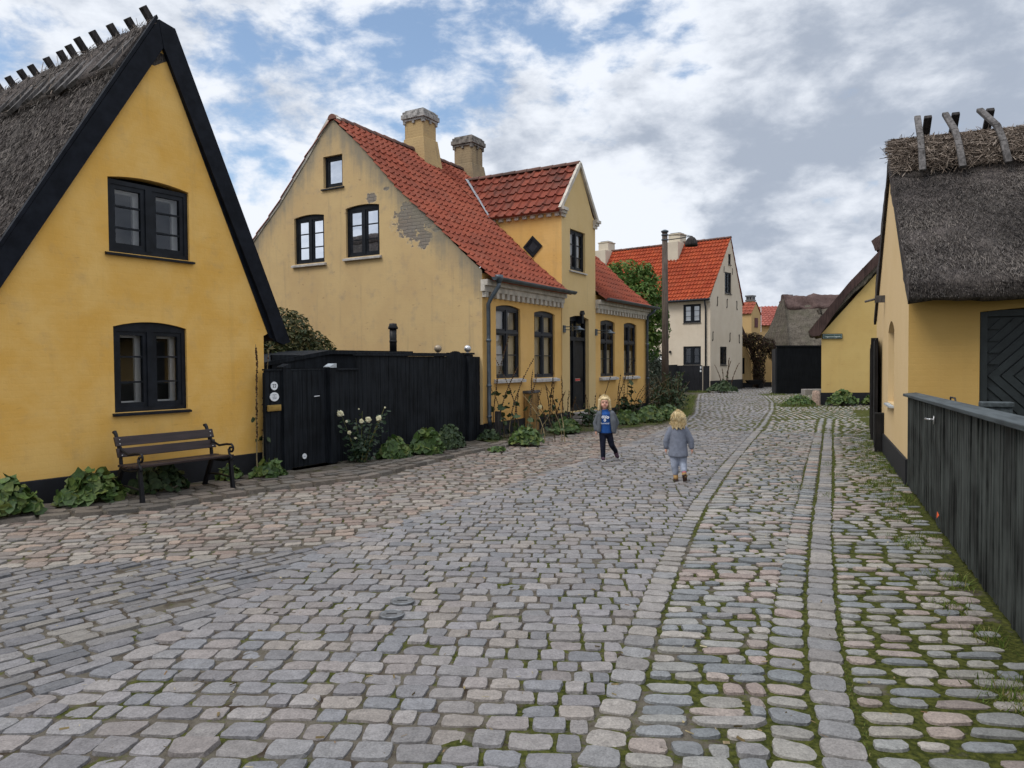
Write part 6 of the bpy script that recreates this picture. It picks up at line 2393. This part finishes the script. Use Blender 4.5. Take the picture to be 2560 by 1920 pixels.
gh = 'hollyhocks along the tiled house'
stalk_plant('hollyhock', 'tallest hollyhock stems, before the leftmost front window', 'hollyhock', onB(.35, -.55),
            [(-.45, .1, .36, .0, 2.22), (-.35, 0, .45, .05, 1.55), (-.1, .1, .55, .0, 1.75), (.1, -.1, -.5, .0, 1.72), (-.2, .05, -.35, 0, 1.2), (.3, 0, .2, 0, 1.45), (.0, .1, .1, 0, 1.0)], gh, 9, 1.1, ls=.06)
stalk_plant('hollyhock', 'slanting bare stalks crossing the slatted cabinet', 'hollyhock', onB(.15, -1.15),
            [(.2, 0, -.45, .3, .95), (.4, -.1, -.5, .35, .85), (.55, 0, -.25, .1, .75), (.1, .1, .25, .0, .6), (.6, -.1, -.15, .2, .9)], gh, 2, .2)
stalk_plant('hollyhock', 'thin hollyhock stem just right of the slatted cabinet', 'hollyhock', onB(1.45, -.35), [(0, 0, .05, 0, 1.46), (.12, 0, .12, 0, 1.05)], gh, 2, 1.0)
stalk_plant('hollyhock', 'dark dense hollyhock stems under the second front window', 'hollyhock', onB(2.30, -.40),
            [(0, 0, .1, 0, 1.42), (.05, .02, .05, 0, 1.25), (-.1, 0, -.2, 0, .9), (.12, 0, .25, 0, .95), (.0, 0, -.08, 0, 1.1)], gh, 5, 1.3)
stalk_plant('hollyhock', 'brown hollyhock stems left of the front door', 'hollyhock', onB(3.02, -.40),
            [(0, 0, -.05, 0, 1.30), (-.1, 0, -.35, 0, 1.1), (.1, 0, .05, 0, .95), (.2, 0, .1, 0, .8), (-.15, 0, -.1, 0, .7)], gh, 4, 1.2)
stalk_plant('hollyhock', 'leaning hollyhock stem right of the front door', 'hollyhock', onB(4.55, -.75), [(0, 0, .25, 0, 1.28), (-.08, 0, .05, 0, .8)], gh, 3, 1.3)
stalk_plant('hollyhock', 'green bushy hollyhock in front of the lower half of the door', 'hollyhock', onB(3.75, -.75),
            [(0, 0, -.1, 0, .95), (.1, .05, .1, 0, .85), (-.15, 0, -.25, 0, .7), (.2, 0, .25, 0, .75), (.0, -.1, .0, 0, .6)], gh, 26, .6, ls=.055)
stalk_plant('hollyhock', 'leaning hollyhock with a dark seed head between the right-hand windows', 'hollyhock', onB(6.15, -.55),
            [(0, 0, .45, 0, 1.70), (.05, 0, .0, 0, 1.0), (.0, .1, .12, 0, 1.3)], gh, 5, 1.0)
stalk_plant('hollyhock', 'leafy hollyhock stems before the rightmost front window', 'hollyhock', onB(7.0, -.5),
            [(0, 0, .08, 0, 1.55), (.1, 0, .15, 0, 1.75), (-.1, 0, .05, 0, 1.2), (.2, 0, .55, 0, 1.1), (.0, 0, -.2, 0, .95)], gh, 16, .6, ls=.075)
stalk_plant('hollyhock', 'dry stalks fanning to the right at the far corner of the tiled house', 'hollyhock', onB(7.7, -.5),
            [(0, 0, .7, 0, 1.05), (.1, 0, .95, 0, 1.15), (-.1, 0, .4, 0, .95), (.25, 0, .8, 0, .8)], gh, 3, .9)
wf = stalk_plant('wild_flower', 'single white bloom on a thin stalk before the slatted cabinet', 'flower', (.36, 16.55), [(.15, 0, .10, 0, .62)], None, 2, .0)
leaf_mesh('bloom', wf, np.array([(.25, -.02, .64), (.27, -.03, .65), (.24, -.03, .625), (.26, -.02, .62)]), np.array([(0, -1, .3), (.5, -1, .2), (-.5, -1, 0), (0, -1, -.5)]), np.full(4, .035), M['petal'])

# loose shrub around the lamp pole
sh = thing('shrub', 'loose straggling shrub with dry stems around the foot of the lamp pole', 'shrub', (4.98, 24.3))
P, N = crown_points(1500, [(0, 0, .45, .60, .45), (.55, .2, .60, .5, .5), (-.4, -.2, .3, .4, .35), (.9, .5, .40, .4, .4), (.3, -.3, .25, .6, .3), (.80, .3, 1.0, .28, .32), (.2, .1, .95, .2, .3)], 17)
keep = rs.rand(len(P)) < .8
P, N = P[keep] * np.array([.66, 1, 1]) + rs.randn(keep.sum(), 3) * .08, N[keep]
leaf_mesh('leaves', sh, P, N, .020 + .030 * rs.rand(len(P)), M['leaf_shade'])
mb = MB()
for i in range(60):
    a, q = rnd.uniform(0, 6.3), rnd.uniform(.1, .8)
    x0, y0 = rnd.uniform(-.4, .5), rnd.uniform(-.3, .4)
    mb.tube([(x0, y0, 0), (x0 + math.cos(a) * q * .4, y0 + math.sin(a) * q * .4, .6), (x0 + math.cos(a) * q, y0 + math.sin(a) * q, rnd.uniform(.8, 1.35))], [.009, .007, .003], 4)
mb.build('stems', M['stem_dry'], sh)
s2 = thing('shrub', 'grey-green feathery shrub between the tiled house and the lamp pole', 'shrub', (5.75, 30.2))
P, N = crown_points(1500, [(0, 0, 1.2, .38, .8), (.15, .1, 1.7, .3, .5), (-.1, 0, .6, .4, .5)], 19)
M['leaf_grey'] = m_rndcol('grey_leaf', [(.05, .075, .055), (.09, .115, .085), (.13, .15, .11)], .7, 15)
leaf_mesh('leaves', s2, P, N, .05 + .03 * rs.rand(len(P)), M['leaf_grey'], round_=False)
mb = MB()
for i in range(6):
    mb.tube([(0, 0, 0), (.1 * math.cos(i), .1 * math.sin(i), .8), (.25 * math.cos(i), .25 * math.sin(i), 1.7)], [.02, .015, .006], 5)
mb.build('stems', M['bark'], s2)
cl = stalk_plant('hollyhock', 'thin reddish stalks against the gable of the cream house', 'hollyhock', (11.9, 41.2, 0), [(0, 0, .3, 0, 1.7), (-.2, 0, -.45, 0, 1.5), (.1, 0, .1, 0, 1.9), (.3, 0, .5, 0, 1.6), (-.1, 0, -.1, 0, 1.3)], None, 5, .7, ls=.09, pr=.03)
wr = thing('rose_bush', 'white-flowering climber showing over the black fence by the lamp pole', 'rose bush', (7.1, 36.0))
P, N = crown_points(400, [(0, 0, 1.3, .4, .5), (.3, .1, 1.55, .25, .3)], 23)
leaf_mesh('leaves', wr, P, N, .05 + .03 * rs.rand(len(P)), M['leaf_shade'])
P, N = crown_points(40, [(.1, -.2, 1.7, .3, .25)], 24)
leaf_mesh('blooms', wr, P, N, .06 + .02 * rs.rand(len(P)), M['frame_white'])

# broadleaf tree behind the far corner of the tiled house
tr = thing('tree', 'leafy green broadleaf tree behind the far end of the tiled house', 'tree', (5.0, 29.3))
blobs = [(-1.1, .3, 5.0, .55, .50), (-.45, 0, 5.1, .6, .55), (.15, .2, 4.85, .6, .6), (.65, .0, 4.5, .45, .6), (-.7, 0, 4.4, .65, .6), (.0, -.2, 4.1, .7, .7), (.55, 0, 3.6, .6, .6), (-.3, 0, 3.5, .7, .6), (.75, -.1, 2.9, .5, .6),
         (.25, 0, 2.6, .5, .5), (.5, 0, 2.15, .35, .45), (-1.25, .4, 4.6, .4, .4), (.95, .1, 3.4, .3, .4), (.3, .1, 5.25, .3, .35), (-.9, .1, 5.35, .25, .25)]
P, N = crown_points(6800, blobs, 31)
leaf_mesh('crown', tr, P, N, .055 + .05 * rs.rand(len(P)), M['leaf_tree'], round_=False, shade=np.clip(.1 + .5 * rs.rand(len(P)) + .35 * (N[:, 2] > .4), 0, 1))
mb = MB()
mb.tube([(.3, 0, 0), (.28, 0, 1.6), (.1, 0, 2.8), (-.1, 0, 4.2)], [.16, .13, .10, .04], 8)
for (x, y, z) in ((-1.0, .3, 4.8), (.6, 0, 4.3), (.7, -.1, 3.0), (-.6, 0, 4.3), (-.3, .1, 5.0)):
    mb.tube([(.15, 0, 2.4), (x * .5 + .1, y * .5, (2.4 + z) / 2 + .2), (x, y, z)], [.07, .045, .015], 6)
mb.build('trunk', M['bark'], tr)


# ---------------------------------------------------------------- the two children
def flat(sx, sy, c=(0, 0)):
    return lambda x, y, z: (c[0] + (x - c[0]) * sx, c[1] + (y - c[1]) * sy, z)


def hand(mb, w, d, side, curl=.3):
    """palm, four bent fingers of unequal length and a thumb; w wrist, d pointing direction"""
    w, d = Vector(w), Vector(d).normalized()
    fwd = Vector((0, -1, 0))
    pal = w + d * .030
    mb.capsule(w - d * .02, w + d * .01, .015, .014, 8)
    mb.capsule(w + d * .012, pal + d * .005, .017, .017, 8)
    for i, (off, L) in enumerate(((-.013, .030), (-.0045, .035), (.0045, .033), (.013, .026))):
        b = pal + fwd * -off + d * .012
        k = b + d * (L * .5)
        e = k + (d * .8 + Vector((-side * curl, 0, 0))).normalized() * (L * .5)
        mb.capsule(b, k, .0062, .0058, 6)
        mb.capsule(k, e, .0058, .0048, 6)
    t0 = w + d * .012 + fwd * .012
    t1 = t0 + (d * .6 + fwd * .9).normalized() * .020
    mb.capsule(t0, t1, .0075, .0065, 6)
    mb.capsule(t1, t1 + (d * .9 + fwd * .3).normalized() * .014, .0065, .0052, 6)


def child(label, loc, body, parts):
    b = body.build('person', M['skin'], None, True, remesh=.0050, soft=2)
    b.location = loc
    tag(b, label, 'child')
    for name, m_, mat, vox, soft in parts:
        if name == 'shoes' or name == 'soles':
            half = m_
            for q in half:
                q.build(name[:-1], M[mat], b, True, remesh=vox, soft=soft) if vox else q.build(name[:-1], M[mat], b)
        elif vox:
            o = m_.build(name, M[mat], b, True, remesh=vox, soft=soft)
        else:
            o = m_.build(name, mat if isinstance(mat, list) else M[mat], b)
    return b


def hair_strands(parent, c, n, rx, ry, rz, zlo, face):
    """loose strands over the hair, combed down from the crown; face = y sign the face looks to"""
    a = rs.rand(n) * 2 * PI
    h = rs.rand(n) ** .8
    ph = h * PI * .62
    X = np.sin(np.minimum(ph, PI / 2)) * np.cos(a)
    Y = np.sin(np.minimum(ph, PI / 2)) * np.sin(a)
    Z = np.where(ph < PI / 2, np.cos(ph), -(ph - PI / 2) / (PI * .12))
    ok = ~((Y * face > .45) & (np.abs(X) < .72) & (Z < .52))
    P = np.stack([c[0] + X * rx, c[1] + Y * ry, c[2] + np.where(Z > 0, Z * rz, Z * zlo)], 1)[ok]
    t = np.stack([X * Z, Y * Z, -np.maximum(np.hypot(X, Y), .2)], 1)[ok]
    t[:, 2] = np.where(Z[ok] < 0, -1, t[:, 2])
    t += rs.randn(len(P), 3) * .16
    t /= np.linalg.norm(t, axis=1)[:, None]
    return straws('hair_strands', parent, P, t, .03 + .05 * rs.rand(len(P)), .0022 + .0018 * rs.rand(len(P)), M['strand'])


M['strand'] = m_rndcol('blond_strand', [(.30, .20, .085), (.52, .40, .20), (.74, .60, .35), (.85, .74, .50)], .5, 30)


# girl/boy in the blue shirt, walking towards the camera
bd = MB()
hc = Vector((-.02, .0, .955))
bd.ball(hc + Vector((0, .012, .012)), .076, .086, .082, 20)
bd.ball(hc + Vector((0, -.018, -.038)), .058, .058, .058, 18)
bd.ball(hc + Vector((0, -.048, -.072)), .026, .024, .022, 12)
bd.ball(hc + Vector((.030, -.046, -.040)), .026, .024, .026, 12)
bd.ball(hc + Vector((-.030, -.046, -.040)), .026, .024, .026, 12)
bd.capsule(hc + Vector((0, -.074, .002)), hc + Vector((0, -.084, -.020)), .008, .012, 8)
bd.ball(hc + Vector((0, -.062, .026)), .050, .020, .018, 12)
for s in (-1, 1):
    bd.ball(hc + Vector((s * .077, .012, -.012)), .010, .016, .022, 10)
bd.capsule((-.02, .012, .80), (-.02, .008, .89), .038, .036, 12)
bd.capsule((0, .01, .52), (-.01, .01, .74), .07, .075, 14)
bd.capsule((-.115, .01, .77), (-.165, .03, .62), .03, .026, 10)
bd.capsule((-.165, .03, .62), (-.158, .0, .50), .026, .018, 10)
hand(bd, (-.157, -.005, .488), (.02, -.05, -1), -1)
bd.capsule((.115, .01, .77), (.175, .05, .63), .03, .026, 10)
bd.capsule((.175, .05, .63), (.145, .02, .53), .026, .018, 10)
hand(bd, (.142, .018, .515), (-.15, .0, -1), 1, .5)
for (a, b_, c) in (((-.05, 0, .46), (-.048, -.01, .25), (-.045, .0, .08)), ((.055, .02, .46), (.092, .03, .26), (.175, .225, .13))):
    bd.capsule(a, b_, .055, .042, 10)
    bd.capsule(b_, c, .040, .028, 10)
hr = MB()
hr.ball(hc + Vector((0, .030, .024)), .092, .086, .086, 20)
hr.ball(hc + Vector((0, -.030, .060)), .070, .050, .036, 14)
for s in (-1, 1):
    hr.capsule(hc + Vector((s * .074, -.030, .035)), hc + Vector((s * .088, -.012, -.115)), .024, .015, 10)
    hr.capsule(hc + Vector((s * .082, .010, .02)), hc + Vector((s * .094, .012, -.13)), .026, .016, 10)
    hr.capsule(hc + Vector((s * .050, .070, .0)), hc + Vector((s * .060, .070, -.13)), .040, .024, 10)
hr.capsule(hc + Vector((0, .080, .0)), hc + Vector((0, .080, -.13)), .045, .03, 10)
shm = MB(flat(1, .72))
shm.tube([(-.015, 0, .845), (-.012, 0, .81), (0, 0, .77), (0, 0, .70), (0, 0, .58), (0, 0, .48), (0, 0, .455)], [.046, .056, .104, .108, .102, .108, .106], 24)
jk = MB(flat(1, .70, (0, .03)))
jk.tube([(0, .045, .80), (0, .04, .77), (0, .04, .70), (0, .035, .58), (0, .03, .47), (0, .03, .455)], [.066, .102, .114, .114, .126, .122], 24)
jk.T = None
for pts in (((-.100, .01, .775), (-.132, .02, .70), (-.166, .03, .615), (-.158, .0, .515)), ((.100, .01, .775), (.142, .03, .70), (.178, .05, .62), (.145, .02, .53))):
    for (a, b_), (r0, r1) in zip(zip(pts[:-1], pts[1:]), ((.050, .048), (.048, .045), (.045, .038))):
        jk.capsule(a, b_, r0, r1, 12)
jk.capsule((-.098, -.045, .77), (-.118, -.055, .50), .034, .036, 12)
jk.capsule((.100, -.040, .775), (.115, -.060, .66), .042, .050, 12)
jk.capsule((.115, -.060, .66), (.130, -.058, .49), .050, .042, 12)
for s in (-1, 1):
    jk.capsule((s * .055 - .01, .02, .83), (s * .10, -.015, .79), .024, .034, 10)
pt = MB()
pt.ball((0, .005, .455), .112, .082, .065, 18)
for pts, rr in ((((-.052, 0, .44), (-.050, -.012, .25), (-.046, .0, .065)), ((.060, .047), (.047, .038))), (((.052, .015, .44), (.094, .028, .26), (.175, .225, .13)), ((.060, .048), (.048, .038)))):
    for (a, b_), (r0, r1) in zip(zip(pts[:-1], pts[1:]), rr):
        pt.capsule(a, b_, r0, r1, 12)
so = [MB(), MB()]
so[0].capsule((-.046, .02, .040), (-.046, -.075, .030), .036, .032, 12)
so[0].capsule((-.046, .01, .05), (-.046, .01, .085), .036, .034, 12)
so[1].capsule((.180, .245, .095), (.198, .175, .045), .036, .033, 12)
so[1].capsule((.177, .235, .10), (.175, .225, .13), .036, .034, 12)
sl = [MB(), MB()]
sl[0].box(-.080, -.012, -.105, .055, .0, .018)
sl[1].beam((.188, .282, .085), (.208, .160, .012), .062, .018, (0, .6, .8))
em = MB()
yq = -.0945
for (x, z, rx, rz, ri) in ((-.052, .722, .022, .020, .42), (.026, .718, .024, .020, .42), (-.020, .672, .020, .022, .42)):
    n = 18
    for k in range(n):
        t0, t1 = 2 * PI * k / n, 2 * PI * (k + 1) / n
        em.add([(x + math.cos(t) * rx * q, yq, z + math.sin(t) * rz * q) for q, t in ((1, t0), (1, t1), (ri, t1), (ri, t0))], [(0, 1, 2, 3)])
for (a, b_) in (((-.028, .748), (.000, .700)), ((.004, .748), (-.026, .700)), ((-.045, .742), (-.052, .752)), ((-.012, .702), (-.018, .690))):
    em.beam((a[0], yq, a[1]), (b_[0], yq, b_[1]), .010, .003, (0, 1, 0))
ey = MB()
for s in (-1, 1):
    ey.ball(hc + Vector((s * .028, -.0705, .006)), .0085, .005, .0052, 10)
lp = MB()
lp.ball(hc + Vector((0, -.0745, -.047)), .019, .006, .0075, 12)
k1 = child('fair-haired child in a blue printed shirt and open grey jacket walking towards the camera', (1.53, 12.08, .012), bd,
           [('hair', hr, 'hair', .006, 2), ('shirt', shm, 'c_blue', .008, 3), ('jacket', jk, 'c_greyjacket', .008, 3), ('trousers', pt, 'c_navy', .008, 3), ('shoes', so, 'c_shoe', .006, 2),
            ('soles', sl, 'c_sole', 0, 0), ('shirt_print', em, 'enamel', 0, 0), ('eyes', ey, 'eye', 0, 0), ('mouth', lp, 'lip', 0, 0)])
hair_strands(k1, (-.02, .022, .975), 2600, .096, .094, .086, .15, -1)
text('hummel', .042, M['enamel'], 'shirt_lettering', k1, (-.018, yq, .622), (PI / 2, 0, 0), .001)
for t_ in (1,):
    k1.rotation_euler = (0, 0, math.radians(-4))

# toddler in the grey coat, walking away
bd = MB()
hc = Vector((.0, .0, .835))
bd.ball(hc + Vector((0, -.005, .01)), .078, .086, .082, 20)
bd.ball(hc + Vector((0, .022, -.036)), .060, .056, .056, 16)
bd.ball(hc + Vector((0, .080, -.02)), .012, .012, .012, 8)
for s in (-1, 1):
    bd.ball(hc + Vector((s * .078, .0, -.012)), .010, .016, .022, 10)
bd.capsule((0, 0, .69), (0, 0, .78), .038, .036, 12)
bd.capsule((0, 0, .42), (0, 0, .62), .075, .08, 14)
bd.capsule((-.11, 0, .66), (-.150, .0, .54), .03, .026, 10)
bd.capsule((-.150, 0, .54), (-.158, .01, .44), .026, .018, 10)
hand(bd, (-.160, .01, .435), (-.02, .05, -1), -1)
bd.capsule((.11, 0, .66), (.160, .0, .54), .03, .026, 10)
bd.capsule((.160, 0, .54), (.180, .01, .44), .026, .018, 10)
hand(bd, (.182, .01, .435), (.04, .05, -1), 1)
for (a, b_, c) in (((-.05, 0, .36), (-.045, .0, .20), (-.030, .02, .06)), ((.055, 0, .36), (.062, -.01, .22), (.075, -.085, .11))):
    bd.capsule(a, b_, .05, .040, 10)
    bd.capsule(b_, c, .038, .028, 10)
hr = MB()
hr.ball(hc + Vector((0, -.010, .018)), .090, .092, .084, 20)
hr.ball(hc + Vector((0, -.018, -.055)), .088, .084, .062, 18)
for i in range(13):
    a = PI + PI * i / 12
    hr.capsule(hc + Vector((math.cos(a) * .074, -.012 + math.sin(a) * .070, -.05)), hc + Vector((math.cos(a) * .080, -.014 + math.sin(a) * .076, -.098 - .016 * (i % 3))), .019, .011, 8)
hr.ball(hc + Vector((0, .06, .05)), .062, .035, .035, 12)
ct = MB(flat(1, .74))
ct.tube([(0, 0, .755), (0, 0, .735), (0, 0, .70), (0, 0, .64), (0, 0, .52), (0, 0, .40), (0, 0, .34), (0, 0, .325)], [.050, .060, .102, .110, .115, .126, .134, .130], 26)
ct.T = None
for pts in (((-.095, 0, .690), (-.130, .0, .615), (-.158, .0, .54), (-.158, .01, .455)), ((.095, 0, .690), (.135, .0, .615), (.168, .0, .54), (.178, .01, .455))):
    for (a, b_), (r0, r1) in zip(zip(pts[:-1], pts[1:]), ((.046, .046), (.046, .043), (.043, .037))):
        ct.capsule(a, b_, r0, r1, 12)
pt = MB()
pt.ball((0, 0, .36), .105, .082, .06, 16)
for pts, rr in ((((-.052, 0, .35), (-.047, .0, .20), (-.033, .015, .10)), ((.064, .052), (.050, .042))), (((.055, 0, .35), (.064, -.008, .23), (.073, -.062, .145)), ((.064, .052), (.052, .043)))):
    for (a, b_), (r0, r1) in zip(zip(pts[:-1], pts[1:]), rr):
        pt.capsule(a, b_, r0, r1, 12)
sk = MB()
sk.capsule((-.032, .017, .075), (-.033, .015, .10), .033, .034, 10)
sk.capsule((.075, -.080, .118), (.073, -.064, .140), .033, .034, 10)
so = [MB(), MB()]
so[0].capsule((-.030, .0, .036), (-.030, .085, .030), .034, .031, 12)
so[0].capsule((-.030, .010, .04), (-.031, .014, .065), .034, .033, 12)
so[1].capsule((.078, -.092, .088), (.085, -.055, .036), .034, .031, 12)
so[1].capsule((.077, -.090, .09), (.075, -.082, .112), .033, .033, 12)
sl = [MB(), MB()]
sl[0].box(-.062, .002, -.036, .118, .0, .014)
sl[1].beam((.072, -.128, .098), (.090, -.070, .004), .058, .014, (0, -.8, .5))
k2 = child('small fair-haired child in a blue-grey coat and pale jeans walking away from the camera', (2.25, 10.02, .012), bd,
           [('hair', hr, 'hair', .006, 2), ('coat', ct, 'c_greycoat', .008, 3), ('jeans', pt, 'c_jeans', .008, 3), ('socks', sk, 'c_pink', .006, 1), ('shoes', so, 'c_tan', .006, 2), ('soles', sl, 'c_brown', 0, 0)])
hair_strands(k2, (0, -.012, .850), 2600, .094, .095, .086, .11, 1)
k2.rotation_euler = (0, 0, math.radians(-10))
